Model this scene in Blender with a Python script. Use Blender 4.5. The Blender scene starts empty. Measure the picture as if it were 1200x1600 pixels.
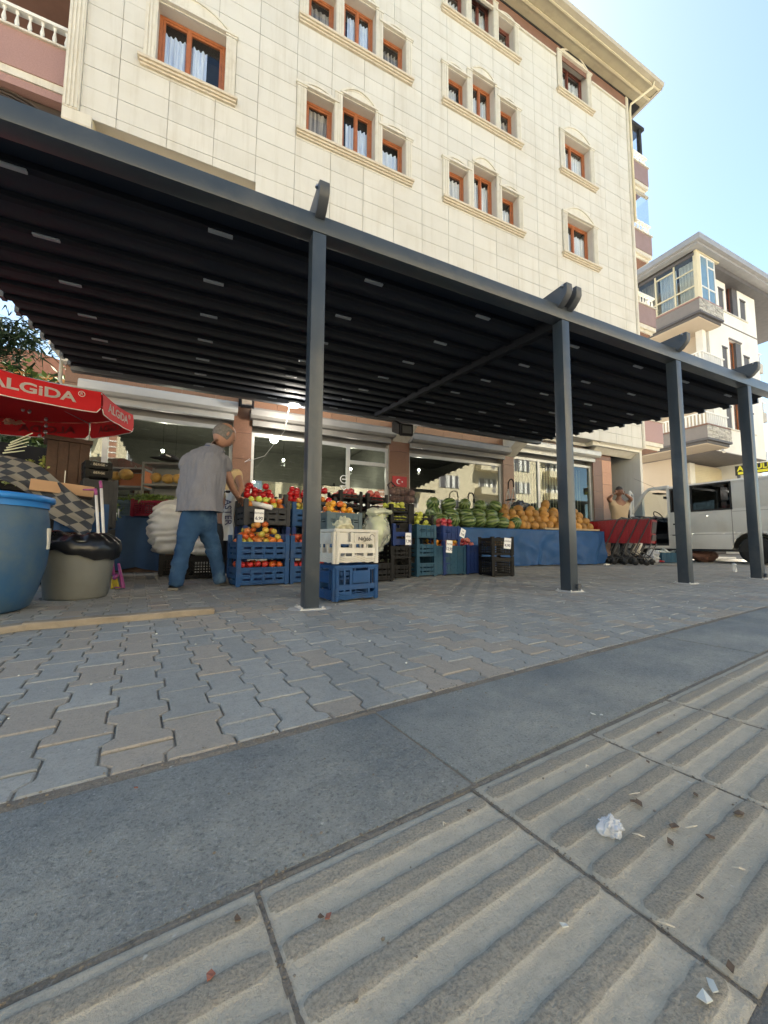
import bpy, bmesh, math, random
from mathutils import Vector, Matrix, noise
import numpy as np
rad = math.radians
rng = random.Random(7)
scn = bpy.context.scene
col = scn.collection
# ---------------------------------------------------------------- camera
F_PX = 600.16
PITCH, ROLL, YAW = rad(4.751), rad(.357), rad(25.038)
EYE = Vector((0, 0, .44))
_w = Vector((math.sin(YAW)*math.cos(PITCH), math.cos(YAW)*math.cos(PITCH), math.sin(PITCH)))
_r = Vector((math.cos(YAW), -math.sin(YAW), 0)); _u = _r.cross(_w)
_r, _u = math.cos(ROLL)*_r + math.sin(ROLL)*_u, -math.sin(ROLL)*_r + math.cos(ROLL)*_u
cam = bpy.data.cameras.new('camera'); camo = bpy.data.objects.new('camera', cam); col.objects.link(camo)
cam.sensor_fit = 'HORIZONTAL'; cam.sensor_width = 36; cam.lens = F_PX/1200*36
cam.clip_start = .02; cam.clip_end = 3000
camo.matrix_world = Matrix(((_r.x, _u.x, -_w.x, EYE.x), (_r.y, _u.y, -_w.y, EYE.y), (_r.z, _u.z, -_w.z, EYE.z), (0, 0, 0, 1)))
scn.camera = camo
# ---------------------------------------------------------------- light
SUN_EL, SUN_AZ = rad(51), rad(18)          # azimuth from +Y towards +X: the sun stands behind the building, to the right
world = bpy.data.worlds.new('World'); scn.world = world; world.use_nodes = True
wn = world.node_tree.nodes; wl = world.node_tree.links
sky = wn.new('ShaderNodeTexSky'); sky.sky_type = 'NISHITA'; sky.sun_disc = False
sky.sun_elevation = SUN_EL; sky.sun_rotation = SUN_AZ; sky.air_density = .7; sky.dust_density = .5; sky.ozone_density = 2.0
bg = wn['Background']; bg.inputs[1].default_value = .055
wb = wn.new('ShaderNodeMix'); wb.data_type = 'RGBA'; wb.blend_type = 'MULTIPLY'; wb.inputs[0].default_value = 1; wb.inputs[7].default_value = (1.05, 1.04, .86, 1)   # the phone's warm white balance
wl.new(sky.outputs[0], wb.inputs[6]); wl.new(wb.outputs[2], bg.inputs[0])
sun = bpy.data.lights.new('sun', 'SUN'); sun.energy = 5; sun.angle = rad(.5); sun.color = (1, .93, .80)
suno = bpy.data.objects.new('sun', sun); col.objects.link(suno)
_sd = Vector((math.sin(SUN_AZ)*math.cos(SUN_EL), math.cos(SUN_AZ)*math.cos(SUN_EL), math.sin(SUN_EL)))
suno.rotation_euler = _sd.to_track_quat('Z', 'Y').to_euler(); suno.location = _sd*60
scn.view_settings.view_transform = 'Standard'; scn.view_settings.look = 'None'
scn.view_settings.gamma = 1; scn.view_settings.use_curve_mapping = False
scn.view_settings.exposure = 3.0
# ---------------------------------------------------------------- helpers
def at(px, py, d):
    "the point d metres in front of the lens that the photograph shows at this pixel"
    return EYE + (_r*(px-600)/F_PX - _u*(py-800)/F_PX + _w)*d
def tag(o, label=None, cat=None, group=None, kind=None):
    if label: o['label'] = label
    if cat: o['category'] = cat
    if group: o['group'] = group
    if kind: o['kind'] = kind
    return o
def empty(name, loc=(0, 0, 0), rz=0, label=None, cat=None, group=None, parent=None):
    o = bpy.data.objects.new(name, None); col.objects.link(o)
    o.location = loc; o.rotation_euler = (0, 0, rz); o.empty_display_size = .1
    if parent: o.parent = parent
    return tag(o, label, cat, group)
def copy_tree(o, parent=None):
    c = o.copy(); col.objects.link(c)
    if parent: c.parent = parent
    for ch in list(o.children): copy_tree(ch, c)
    return c
class MB:
    def __init__(s): s.v = []; s.f = []; s.mi = []; s.m = 0
    def add(s, vs, fs):
        n = len(s.v); s.v += [tuple(p) for p in vs]
        for f in fs: s.f.append(tuple(i+n for i in f)); s.mi.append(s.m)
        return s
    def box(s, x0, x1, y0, y1, z0, z1):
        return s.add([(x0,y0,z0),(x1,y0,z0),(x1,y1,z0),(x0,y1,z0),(x0,y0,z1),(x1,y0,z1),(x1,y1,z1),(x0,y1,z1)],
                     [(0,3,2,1),(4,5,6,7),(0,1,5,4),(1,2,6,5),(2,3,7,6),(3,0,4,7)])
    def obox(s, c, ax, ay, az):
        c = Vector(c); ax = Vector(ax); ay = Vector(ay); az = Vector(az)
        vs = [c+ax*i+ay*j+az*k for k in (-1, 1) for i, j in ((-1,-1),(1,-1),(1,1),(-1,1))]
        return s.add(vs, [(0,3,2,1),(4,5,6,7),(0,1,5,4),(1,2,6,5),(2,3,7,6),(3,0,4,7)])
    def bar(s, a, b, w, h=None, up=(0, 0, 1)):
        a = Vector(a); b = Vector(b); h = h or w; d = (b-a); L = d.length
        if L < 1e-6: return s
        d /= L; up = Vector(up)
        if abs(d.dot(up)) > .99: up = Vector((0, 1, 0))
        r = d.cross(up).normalized(); u = r.cross(d)
        return s.obox((a+b)/2, d*L/2, r*w/2, u*h/2)
    def tube(s, pts, r, n=8, caps=True):
        pts = [Vector(p) for p in pts]; rs = r if isinstance(r, (list, tuple)) else [r]*len(pts)
        vs = []; prev = None
        for i, p in enumerate(pts):
            d = (pts[min(i+1, len(pts)-1)]-pts[max(i-1, 0)])
            d = d.normalized() if d.length > 1e-9 else Vector((0, 0, 1))
            if prev is None:
                a = Vector((0, 0, 1)) if abs(d.z) < .9 else Vector((1, 0, 0)); prev = d.cross(a).normalized()
            r_ = (prev - d*prev.dot(d)); r_ = r_.normalized() if r_.length > 1e-6 else d.orthogonal().normalized()
            prev = r_; u = d.cross(r_)
            vs += [p+(r_*math.cos(2*math.pi*k/n)+u*math.sin(2*math.pi*k/n))*rs[i] for k in range(n)]
        fs = [(i*n+k, i*n+(k+1) % n, (i+1)*n+(k+1) % n, (i+1)*n+k) for i in range(len(pts)-1) for k in range(n)]
        if caps: fs += [tuple(range(n))[::-1], tuple(range((len(pts)-1)*n, len(pts)*n))]
        return s.add(vs, fs)
    def lathe(s, prof, n=16, c=(0, 0, 0), caps=True, sx=1, sy=1):
        vs = [(c[0]+r*sx*math.cos(2*math.pi*k/n), c[1]+r*sy*math.sin(2*math.pi*k/n), c[2]+z) for r, z in prof for k in range(n)]
        fs = [(i*n+k, i*n+(k+1) % n, (i+1)*n+(k+1) % n, (i+1)*n+k) for i in range(len(prof)-1) for k in range(n)]
        if caps: fs += [tuple(range(n))[::-1], tuple(range((len(prof)-1)*n, len(prof)*n))]
        return s.add(vs, fs)
    def prism(s, poly, o, ax, ay, az):
        "extrude the 2-D poly (in axes ax, ay from origin o) by the vector az"
        o = Vector(o); ax = Vector(ax); ay = Vector(ay); az = Vector(az); n = len(poly)
        vs = [o+ax*x+ay*y for x, y in poly]; vs += [v+az for v in vs]
        return s.add(vs, [tuple(range(n))[::-1], tuple(range(n, 2*n))]+[(i, (i+1) % n, n+(i+1) % n, n+i) for i in range(n)])
    def grid(s, fn, nu, nv):
        vs = [fn(i/nu, j/nv) for j in range(nv+1) for i in range(nu+1)]; w = nu+1
        return s.add(vs, [(j*w+i, j*w+i+1, (j+1)*w+i+1, (j+1)*w+i) for j in range(nv) for i in range(nu)])
    def blob(s, c, rx, ry, rz, nu=10, nv=7, fn=None):
        c = Vector(c); vs = []
        for j in range(nv+1):
            t = math.pi*j/nv
            for i in range(nu):
                a = 2*math.pi*i/nu; d = Vector((math.sin(t)*math.cos(a), math.sin(t)*math.sin(a), math.cos(t)))
                k = fn(d) if fn else 1
                vs.append(c+Vector((d.x*rx, d.y*ry, d.z*rz))*k)
        fs = []
        for j in range(nv):
            for i in range(nu):
                a, b, c_, d_ = j*nu+i, j*nu+(i+1) % nu, (j+1)*nu+(i+1) % nu, (j+1)*nu+i
                fs.append((a, d_, c_, b) if 0 < j < nv-1 else ((a, d_, c_) if j == 0 else (a, d_, b)))
        return s.add(vs, fs)
    def xform(s, m, start=0):
        s.v[start:] = [tuple(m @ Vector(p)) for p in s.v[start:]]; return s
    def mesh(s, name, mats, smooth=False):
        me = bpy.data.meshes.new(name); me.from_pydata(s.v, [], s.f)
        for m in (mats if isinstance(mats, (list, tuple)) else [mats]): me.materials.append(m)
        if len(me.materials) > 1: me.polygons.foreach_set('material_index', s.mi)
        if smooth: me.polygons.foreach_set('use_smooth', [True]*len(me.polygons))
        me.update(); return me
    def build(s, name, mats, parent=None, smooth=False, loc=None, rot=None, bevel=0, angle=None, **kw):
        me = s.mesh(name, mats, smooth)
        return place(me, name, parent, loc, rot, bevel, angle, **kw)
def place(me, name, parent=None, loc=None, rot=None, bevel=0, angle=None, label=None, cat=None, group=None, kind=None):
    o = bpy.data.objects.new(name, me); col.objects.link(o)
    if parent: o.parent = parent
    if loc is not None: o.location = loc
    if rot is not None: o.rotation_euler = rot
    if bevel:
        b = bmesh.new(); b.from_mesh(me)
        bmesh.ops.bevel(b, geom=[e for e in b.edges if len(e.link_faces) == 2 and e.calc_face_angle(0) > .5], offset=bevel, segments=2, profile=.6, affect='EDGES')
        b.to_mesh(me); b.free()
    if angle is not None:
        b = bmesh.new(); b.from_mesh(me)
        for f in b.faces: f.smooth = True
        for e in b.edges:
            if len(e.link_faces) == 2 and e.calc_face_angle(0) > angle: e.smooth = False
        b.to_mesh(me); b.free()
    return tag(o, label, cat, group, kind)
def baked(o, name=None):
    "apply the modifiers of o"
    dg = bpy.context.evaluated_depsgraph_get(); dg.update()
    me = bpy.data.meshes.new_from_object(o.evaluated_get(dg)); o.modifiers.clear(); o.data = me
    return o
def skin(name, pts, edges, mat_, parent=None, root=0, sub=2, flat=None):
    "pts: (x, y, z, radius[, radius2])"
    me = bpy.data.meshes.new(name); me.from_pydata([p[:3] for p in pts], edges, []); me.materials.append(mat_)
    o = bpy.data.objects.new(name, me); col.objects.link(o)
    o.modifiers.new('skin', 'SKIN'); o.modifiers['skin'].use_smooth_shade = True
    for i, v in enumerate(me.skin_vertices[0].data):
        r = pts[i][3]; v.radius = (r, pts[i][4] if len(pts[i]) > 4 else r); v.use_root = (i == root)
    m = o.modifiers.new('sub', 'SUBSURF'); m.levels = sub; m.render_levels = sub
    baked(o)
    for p in o.data.polygons: p.use_smooth = True
    if not o.data.materials: o.data.materials.append(mat_)
    if parent: o.parent = parent
    return o
def displace(me, amp, scale, seed=0, axis=None):
    for v in me.vertices:
        n = noise.noise_vector(v.co*scale+Vector((seed*7.3, seed*3.1, seed)))
        v.co += (Vector(axis)*n.x if axis else n)*amp
def text_mesh(body, size, mat_, extrude=.002, offset=0, align='CENTER'):
    cu = bpy.data.curves.new('text', 'FONT'); cu.body = body; cu.size = size; cu.extrude = extrude; cu.offset = offset
    cu.align_x = align; cu.align_y = 'CENTER'; cu.resolution_u = 3
    o = bpy.data.objects.new('text', cu); col.objects.link(o)
    dg = bpy.context.evaluated_depsgraph_get(); dg.update()
    me = bpy.data.meshes.new_from_object(o.evaluated_get(dg)); bpy.data.objects.remove(o); me.materials.clear(); me.materials.append(mat_)
    return me
def lay(me, origin, ax, ay):
    "map a flat mesh's x, y, z axes onto ax, ay and their cross product"
    ax = Vector(ax).normalized(); ay = Vector(ay).normalized(); az = ax.cross(ay); o = Vector(origin)
    for v in me.vertices: v.co = o+ax*v.co.x+ay*v.co.y+az*v.co.z
    return me
# ---------------------------------------------------------------- materials
def rgb(c): return (c[0], c[1], c[2], 1)
def nt(name):
    m = bpy.data.materials.new(name); m.use_nodes = True; t = m.node_tree
    return m, t, t.nodes['Principled BSDF'], t.nodes.new, t.links.new
def M(name, c, c2=None, sc=4, rough=.6, bump=0, bsc=40, metal=0, rnd=0, spec=.5, dirt=None, dsc=1.2, damt=.5, det=6, coat=0, sss=0, isl=False, alpha=1, wave=None, dthr=.5, streak=None):
    """c to c2 mottled by noise; rnd varies each object's brightness; dirt is a second, larger blotchy colour"""
    m, t, b, N, L = nt(name)
    tc = N('ShaderNodeTexCoord'); oi = N('ShaderNodeObjectInfo')
    va = N('ShaderNodeVectorMath'); va.operation = 'ADD'; L(tc.outputs['Object'], va.inputs[0]); L(oi.outputs['Location'], va.inputs[1])
    P = va.outputs[0]
    col_ = None
    n1 = N('ShaderNodeTexNoise'); n1.inputs['Scale'].default_value = sc; n1.inputs['Detail'].default_value = det; n1.inputs['Roughness'].default_value = .6; L(P, n1.inputs['Vector'])
    r1 = N('ShaderNodeMapRange'); r1.inputs['From Min'].default_value = .32; r1.inputs['From Max'].default_value = .68; L(n1.outputs['Fac'], r1.inputs['Value'])
    mx = N('ShaderNodeMix'); mx.data_type = 'RGBA'; mx.inputs[6].default_value = rgb(c); mx.inputs[7].default_value = rgb(c2 or [x*.8 for x in c]); L(r1.outputs[0], mx.inputs[0])
    col_ = mx.outputs[2]
    if dirt:
        n2 = N('ShaderNodeTexNoise'); n2.inputs['Scale'].default_value = dsc; n2.inputs['Detail'].default_value = 8; n2.inputs['Roughness'].default_value = .65; L(P, n2.inputs['Vector'])
        r2 = N('ShaderNodeMapRange'); r2.inputs['From Min'].default_value = dthr; r2.inputs['From Max'].default_value = dthr+.22; r2.inputs['To Max'].default_value = damt; L(n2.outputs['Fac'], r2.inputs['Value'])
        m2 = N('ShaderNodeMix'); m2.data_type = 'RGBA'; L(col_, m2.inputs[6]); m2.inputs[7].default_value = rgb(dirt); L(r2.outputs[0], m2.inputs[0]); col_ = m2.outputs[2]
    if streak:
        mp = N('ShaderNodeMapping'); mp.inputs['Scale'].default_value = (5, 5, .28); L(P, mp.inputs[0]); n4 = N('ShaderNodeTexNoise'); n4.inputs['Scale'].default_value = 1.3; n4.inputs['Detail'].default_value = 7; n4.inputs['Roughness'].default_value = .7; L(mp.outputs[0], n4.inputs['Vector'])
        r4 = N('ShaderNodeMapRange'); r4.inputs['From Min'].default_value = .5; r4.inputs['From Max'].default_value = .75; r4.inputs['To Max'].default_value = streak[3]; L(n4.outputs['Fac'], r4.inputs['Value'])
        m4 = N('ShaderNodeMix'); m4.data_type = 'RGBA'; L(col_, m4.inputs[6]); m4.inputs[7].default_value = rgb(streak[:3]); L(r4.outputs[0], m4.inputs[0]); col_ = m4.outputs[2]
    if rnd:
        if isl: g = N('ShaderNodeNewGeometry'); src = g.outputs['Random Per Island']
        else: src = oi.outputs['Random']
        hs = N('ShaderNodeHueSaturation'); mr = N('ShaderNodeMapRange'); mr.inputs['To Min'].default_value = 1-rnd; mr.inputs['To Max'].default_value = 1+rnd; L(src, mr.inputs['Value'])
        L(mr.outputs[0], hs.inputs['Value']); L(col_, hs.inputs['Color'])
        col_ = hs.outputs[0]
    L(col_, b.inputs['Base Color'])
    rr = N('ShaderNodeMapRange'); rr.inputs['To Min'].default_value = max(.02, rough-.08); rr.inputs['To Max'].default_value = min(1, rough+.1); L(n1.outputs['Fac'], rr.inputs['Value']); L(rr.outputs[0], b.inputs['Roughness'])
    b.inputs['Metallic'].default_value = metal; b.inputs['Specular IOR Level'].default_value = spec; b.inputs['Coat Weight'].default_value = coat
    if sss: b.inputs['Subsurface Weight'].default_value = sss; b.inputs['Subsurface Scale'].default_value = .02
    if alpha < 1: b.inputs['Alpha'].default_value = alpha
    if bump:
        n3 = N('ShaderNodeTexNoise'); n3.inputs['Scale'].default_value = bsc; n3.inputs['Detail'].default_value = 5; L(P, n3.inputs['Vector'])
        h = n3.outputs['Fac']
        if wave:
            w = N('ShaderNodeTexWave'); w.inputs['Scale'].default_value = wave[0]; w.bands_direction = wave[1]; w.inputs['Distortion'].default_value = 1; L(tc.outputs['Object'], w.inputs['Vector'])
            a = N('ShaderNodeMath'); a.operation = 'ADD'; L(w.outputs['Fac'], a.inputs[0]); L(h, a.inputs[1]); h = a.outputs[0]
        bp = N('ShaderNodeBump'); bp.inputs['Strength'].default_value = min(1, bump); bp.inputs['Distance'].default_value = .01*max(1, bump); L(h, bp.inputs['Height']); L(bp.outputs[0], b.inputs['Normal'])
    return m
def glass_mat(name, tint=(.85, .9, .88), base=.05, rough=.0):
    m, t, b, N, L = nt(name); t.nodes.remove(b)
    tr = N('ShaderNodeBsdfTransparent'); tr.inputs[0].default_value = rgb(tint)
    gl = N('ShaderNodeBsdfGlossy'); gl.inputs['Roughness'].default_value = rough; gl.inputs[0].default_value = (.95, .97, 1, 1)
    fr = N('ShaderNodeLayerWeight'); fr.inputs[0].default_value = .5; pw = N('ShaderNodeMath'); pw.operation = 'POWER'; pw.inputs[1].default_value = 4.5; L(fr.outputs['Facing'], pw.inputs[0])
    mr = N('ShaderNodeMapRange'); mr.inputs['To Min'].default_value = base; mr.inputs['To Max'].default_value = 1; L(pw.outputs[0], mr.inputs['Value'])
    mx = N('ShaderNodeMixShader'); L(mr.outputs[0], mx.inputs[0]); L(tr.outputs[0], mx.inputs[1]); L(gl.outputs[0], mx.inputs[2])
    L(mx.outputs[0], t.nodes['Material Output'].inputs[0]); return m
def emit(name, c, s):
    m, t, b, N, L = nt(name); b.inputs['Base Color'].default_value = rgb(c); b.inputs['Emission Color'].default_value = rgb(c); b.inputs['Emission Strength'].default_value = s; return m
def facepick(m_, cols, isl):
    pass
# ---------------------------------------------------------------- ground materials
def stone_mat(name, c, c2, speck, speck_amt, rough=.85, vs=350, bump=.5, rnd=0, alt=None, altp=.3, isl=False, stain=(.09, .075, .06), stain_amt=.5, bigsc=1.7, hi=None):
    "concrete or granite: fine aggregate speckle, broad mottling and scattered stains; alt is a second kind of stone taken by some of the pieces"
    m, t, b, N, L = nt(name)
    g = N('ShaderNodeNewGeometry'); oi = N('ShaderNodeObjectInfo'); P = g.outputs['Position']
    src = g.outputs['Random Per Island'] if isl else oi.outputs['Random']
    def noi(s, d=6, r=.6):
        n = N('ShaderNodeTexNoise'); n.inputs['Scale'].default_value = s; n.inputs['Detail'].default_value = d; n.inputs['Roughness'].default_value = r; L(P, n.inputs['Vector']); return n.outputs['Fac']
    def ramp(v, a, b_, lo=0, hi=1):
        r = N('ShaderNodeMapRange'); r.inputs['From Min'].default_value = a; r.inputs['From Max'].default_value = b_; r.inputs['To Min'].default_value = lo; r.inputs['To Max'].default_value = hi; L(v, r.inputs['Value']); return r.outputs[0]
    def mix(f, a, b_):
        x = N('ShaderNodeMix'); x.data_type = 'RGBA'
        L(f, x.inputs[0])
        for k, q in ((6, a), (7, b_)):
            if isinstance(q, (tuple, list)): x.inputs[k].default_value = rgb(q)
            else: L(q, x.inputs[k])
        return x.outputs[2]
    big = noi(bigsc, 8, .65); mid = noi(26, 8, .7); fine = noi(vs, 3, .7)
    cc = mix(ramp(big, .35, .65), c, c2)
    fac_alt = None
    if alt:
        s = ramp(src, 1-altp-.01, 1-altp); fac_alt = s; cc = mix(s, cc, alt)
    if hi:
        tc = N('ShaderNodeTexCoord'); sx = N('ShaderNodeSeparateXYZ'); L(tc.outputs['Object'], sx.inputs[0]); zn = N('ShaderNodeMath'); zn.operation = 'MULTIPLY_ADD'; L(mid, zn.inputs[0]); zn.inputs[1].default_value = .0004; L(sx.outputs[2], zn.inputs[2])
        zf = ramp(zn.outputs[0], .0017, .0023); cc = mix(zf, cc, hi)
        hf = noi(vs, 2, .6); k1 = N('ShaderNodeMath'); k1.operation = 'MULTIPLY'; L(zf, k1.inputs[0]); L(ramp(hf, .52, .66), k1.inputs[1]); cc = mix(k1.outputs[0], cc, [x*.58 for x in hi])
        k2 = N('ShaderNodeMath'); k2.operation = 'MULTIPLY'; L(zf, k2.inputs[0]); L(ramp(hf, .46, .34), k2.inputs[1]); cc = mix(k2.outputs[0], cc, [min(1, x*1.3) for x in hi])
    cc = mix(ramp(mid, .4, .75, 0, .4), cc, [x*.55 for x in c])
    f2 = noi(vs*.42, 2, .6); cc = mix(ramp(f2, .55, .68, 0, speck_amt*.55), cc, [x*.45 for x in c2])
    cc = mix(ramp(fine, .56, .72, 0, speck_amt), cc, speck)
    cc = mix(ramp(fine, .44, .3, 0, speck_amt), cc, [x*.35 for x in c2])
    st = noi(5.3, 10, .75); cc = mix(ramp(st, .60, .74, 0, stain_amt), cc, stain)
    sp = noi(60, 2, .5); cc = mix(ramp(sp, .73, .78, 0, .7), cc, (.55, .53, .48))
    if rnd:
        hs = N('ShaderNodeHueSaturation'); L(ramp(src, 0, 1, 1-rnd, 1+rnd), hs.inputs['Value']); L(cc, hs.inputs['Color']); cc = hs.outputs[0]
    L(cc, b.inputs['Base Color']); L(ramp(mid, 0, 1, rough-.12, rough+.1), b.inputs['Roughness']); b.inputs['Specular IOR Level'].default_value = .35
    ad = N('ShaderNodeMath'); ad.operation = 'MULTIPLY_ADD'; L(mid, ad.inputs[0]); ad.inputs[1].default_value = 1.6; L(fine, ad.inputs[2])
    bp = N('ShaderNodeBump'); bp.inputs['Strength'].default_value = bump; bp.inputs['Distance'].default_value = .004; L(ad.outputs[0], bp.inputs['Height']); L(bp.outputs[0], b.inputs['Normal'])
    return m
m_paver = stone_mat('paver_concrete', (.345, .34, .31), (.285, .285, .265), (.38, .37, .35), .45, vs=190, rnd=.13, alt=(.31, .27, .22), altp=.24)
m_paver_s = stone_mat('paver_concrete_joined', (.345, .335, .305), (.285, .28, .26), (.36, .35, .33), .2, rnd=.12, alt=(.27, .24, .21), altp=.12, isl=True)
m_slab = stone_mat('slab_granite', (.32, .32, .285), (.18, .195, .195), (.40, .41, .40), .75, rough=.62, vs=230, bump=1, rnd=.06, stain_amt=.22, bigsc=3.2)
m_tile = stone_mat('tile_concrete', (.50, .445, .35), (.44, .40, .32), (.42, .39, .33), .3, vs=300, rnd=.05, stain_amt=.4, hi=(.315, .28, .22), bump=.8)
m_ridge = stone_mat('tile_ridge_worn', (.36, .325, .26), (.295, .27, .22), (.50, .46, .37), .85, vs=260, bump=1.0, stain_amt=.5)
m_soil = stone_mat('joint_soil', (.19, .17, .14), (.24, .215, .18), (.36, .33, .28), .6, vs=200, bump=1, stain_amt=.5)
m_yard = stone_mat('yard_concrete', (.22, .215, .205), (.19, .185, .175), (.3, .3, .29), .3, stain_amt=.4)
m_asph = stone_mat('asphalt', (.13, .127, .12), (.15, .145, .135), (.2, .2, .2), .4, stain_amt=.1)
m_mortar = stone_mat('edge_mortar', (.20, .165, .125), (.25, .22, .18), (.36, .33, .28), .7, vs=200, bump=1, stain=(.14, .08, .05), stain_amt=.6)
# ---------------------------------------------------------------- ground
TH = rad(7.304); UX = Vector((math.cos(TH), math.sin(TH), 0)); VX = Vector((-math.sin(TH), math.cos(TH), 0))
def uv(u, v, z=0): return UX*u+VX*v+Vector((0, 0, z))
PAV = Matrix.Rotation(TH, 4, 'Z')
b = MB(); b.grid(lambda i, j: (-700+1400*i, -700+1400*j, -.16), 8, 8)
b.build('ground', m_yard, kind='structure')
b = MB(); b.box(-60, 80, -14.0, -1.9, -.155, -.12); b.build('road', m_asph, kind='structure')
b = MB(); b.box(-60, 80, -22, -14.0, -.155, .0); b.build('far_pavement', m_yard, kind='structure')
b = MB(); b.box(-60, 80, 8.05, 60, -.155, -.03)
b.build('yard', m_yard, kind='structure')
b = MB(); b.box(-40, 80, -1.85, 9.5, -.155, -.007); b.xform(PAV)
b.build('soil_bed', m_soil, kind='structure')
pave = empty('pavement', label='grey concrete block pavement with a strip of dark slabs and ribbed guide tiles along the street', cat='pavement'); pave['kind'] = 'structure'
del pave['label']; del pave['category']
PP, PL = .117, .205
def hw(v):                                   # half width of an I-shaped block at v in -PL/2..PL/2
    a = abs(v); q = PL/4; k = .011
    lo, hi = PP/2-.0105, PP/2+.0105
    return lo if a < q-k else hi if a > q+k else lo+(hi-lo)*(a-q+k)/(2*k)
GAP = .0022
OUT = [v for v in (-PL/2+GAP, -PL/4-.011, -PL/4+.011, PL/4-.011, PL/4+.011, PL/2-GAP)]
def paver_outline(v0=-9, v1=9, g=GAP):
    vs = sorted(set([max(min(v, v1), v0) for v in OUT]))
    return [(hw(v)-g, v) for v in vs]+[(-hw(v)+g, v) for v in reversed(vs)]
def paver_into(b, cu, cv, v0=-9, v1=9, ch=.0035, dz=0, jit=0, tilt=(0, 0)):
    o = paver_outline(v0, v1)
    if len(o) < 4 or abs(o[0][1]-o[len(o)//2-1][1]) < .012: return
    n = len(o); cx = sum(p[0] for p in o)/n; cy = sum(p[1] for p in o)/n
    top = []
    for x, y in o:
        sx = ch if x > 0 else -ch; ylo = min(p[1] for p in o); yhi = max(p[1] for p in o)
        sy = ch if abs(y-yhi) < 1e-6 else -ch if abs(y-ylo) < 1e-6 else 0
        top.append((x-sx, y-sy))
    def z(x, y): return dz+tilt[0]*x+tilt[1]*y
    vs = [(cu+x, cv+y, z(x, y)) for x, y in top]+[(cu+x, cv+y, z(x, y)-ch) for x, y in o]+[(cu+x, cv+y, -.04) for x, y in o]
    h = n//2
    fs = [(i, i+1, n-2-i, n-1-i) for i in range(h-1)]
    fs += [(n+i, n+(i+1) % n, (i+1) % n, i) for i in range(n)]+[(2*n+i, 2*n+(i+1) % n, n+(i+1) % n, n+i) for i in range(n)]
    b.add(vs, fs)
V_EDGE = .925
whole = []; cut = []
for ci in range(-34, 128):
    cu = ci*PP+.02; off = 0 if ci % 2 else PL/2
    for r in range(-1, 44):
        cv = V_EDGE+.1+off+r*PL
        if cv+PL/2 < V_EDGE+.02: continue
        w = UX*cu+VX*cv
        if w.y > 8.34 or w.x > 14.2 or w.x < -4.4: continue
        d = (w-Vector((0, 0, 0))).dot(_w)
        (cut if cv-PL/2 < V_EDGE else whole).append((cu, cv, d, w))
def seen(w):
    v = w-EYE; d = v.dot(_w)
    if d < .2: return False
    x = 600+F_PX*v.dot(_r)/d; y = 800-F_PX*v.dot(_u)/d
    return -170 < x < 1260 and y < 1640
whole.sort(key=lambda q: (not seen(q[3]), q[3].length))
NCUT = len(cut)
near, rest = whole[:270], whole[270:]
pm = []
for k in range(4):
    b = MB(); paver_into(b, 0, 0, ch=.0024+.0005*k, dz=0, tilt=((k-1.5)*.005, (k % 2-.5)*.006)); pm.append(b.mesh('paver', m_paver))
for i, (cu, cv, d, w) in enumerate(near):
    o = place(pm[rng.randrange(4)], 'paver', pave, loc=(w.x, w.y, rng.uniform(-.0014, .0006)), rot=(0, 0, TH+rng.uniform(-.006, .006)))
cut = [q for q in cut if seen(q[3])][:70]
for cu, cv, d, w in cut:
    b = MB(); paver_into(b, 0, 0, v0=V_EDGE+rng.uniform(0, .008)-cv, dz=0)
    if b.v: place(b.mesh('paver', m_paver), 'paver', pave, loc=(w.x, w.y, rng.uniform(-.003, 0)), rot=(0, 0, TH))
b = MB()
for cu, cv, d, w in rest:
    paver_into(b, cu, cv, dz=rng.uniform(-.0025, .001), tilt=(rng.uniform(-.01, .01), rng.uniform(-.01, .01)))
b.xform(PAV); b.build('paver_field', m_paver_s, pave, kind='stuff')
# the dark slabs
for k in range(-5, 18):
    u0 = .545+(k-1)*.815
    L_ = .811; zz = rng.uniform(-.002, .001)
    b = MB(); b.box(0, L_, 0, .352, -.05, 0); o = b.build('slab', m_slab, pave, bevel=.004, angle=.6); o.location = uv(u0+.002, .545, zz); o.rotation_euler = (rng.uniform(-.002, .002), 0, TH)
    b = MB(); b.box(0, L_, 0, .5, -.05, 0); o = b.build('slab', m_slab, pave, bevel=.003, angle=.6); o.location = uv(u0+.25, -.395, -.004); o.rotation_euler = (0, 0, TH)
# ribbed guide tiles
TS = .381
def tile_h(x, y):
    "height on a tile; ribs run along x"
    k = y/TS*6-.5; c = round(k); c = min(5, max(0, c)); dy = abs(y-(c+.5)*TS/6)
    ex = .004; dx = max(0, ex+.014-x, x-(TS-ex-.014)); dd = math.hypot(dx, dy) if dx > 0 else dy
    t = (.0168-dd)/.0024
    t = max(0, min(1, t)); return .0034*t*t*(3-2*t), t
tms = []
for k in range(3):
    nx, ny = 56, 96; b = MB(); hs = []
    for j in range(ny+1):
        for i in range(nx+1):
            x = TS*i/nx; y = TS*j/ny; h, t = tile_h(x, y)
            nz = noise.noise(Vector((x*40+k*9, y*40, 0)))
            edge = min(x, y, TS-x, TS-y)
            h = h*(.9+.16*nz)+nz*.0004*(1+t)-max(0, .004-edge)*.6
            b.v.append((x, y, h)); hs.append(t)
    w_ = nx+1
    for j in range(ny):
        for i in range(nx):
            f = (j*w_+i, j*w_+i+1, (j+1)*w_+i+1, (j+1)*w_+i); b.f.append(f); b.mi.append(0)
    n0 = len(b.v)
    b.box(0, TS, 0, TS, -.05, -.0035)
    b.mi[-6:] = [0]*6
    me = b.mesh('guide_tile', m_tile, smooth=True); tms.append(me)
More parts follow.
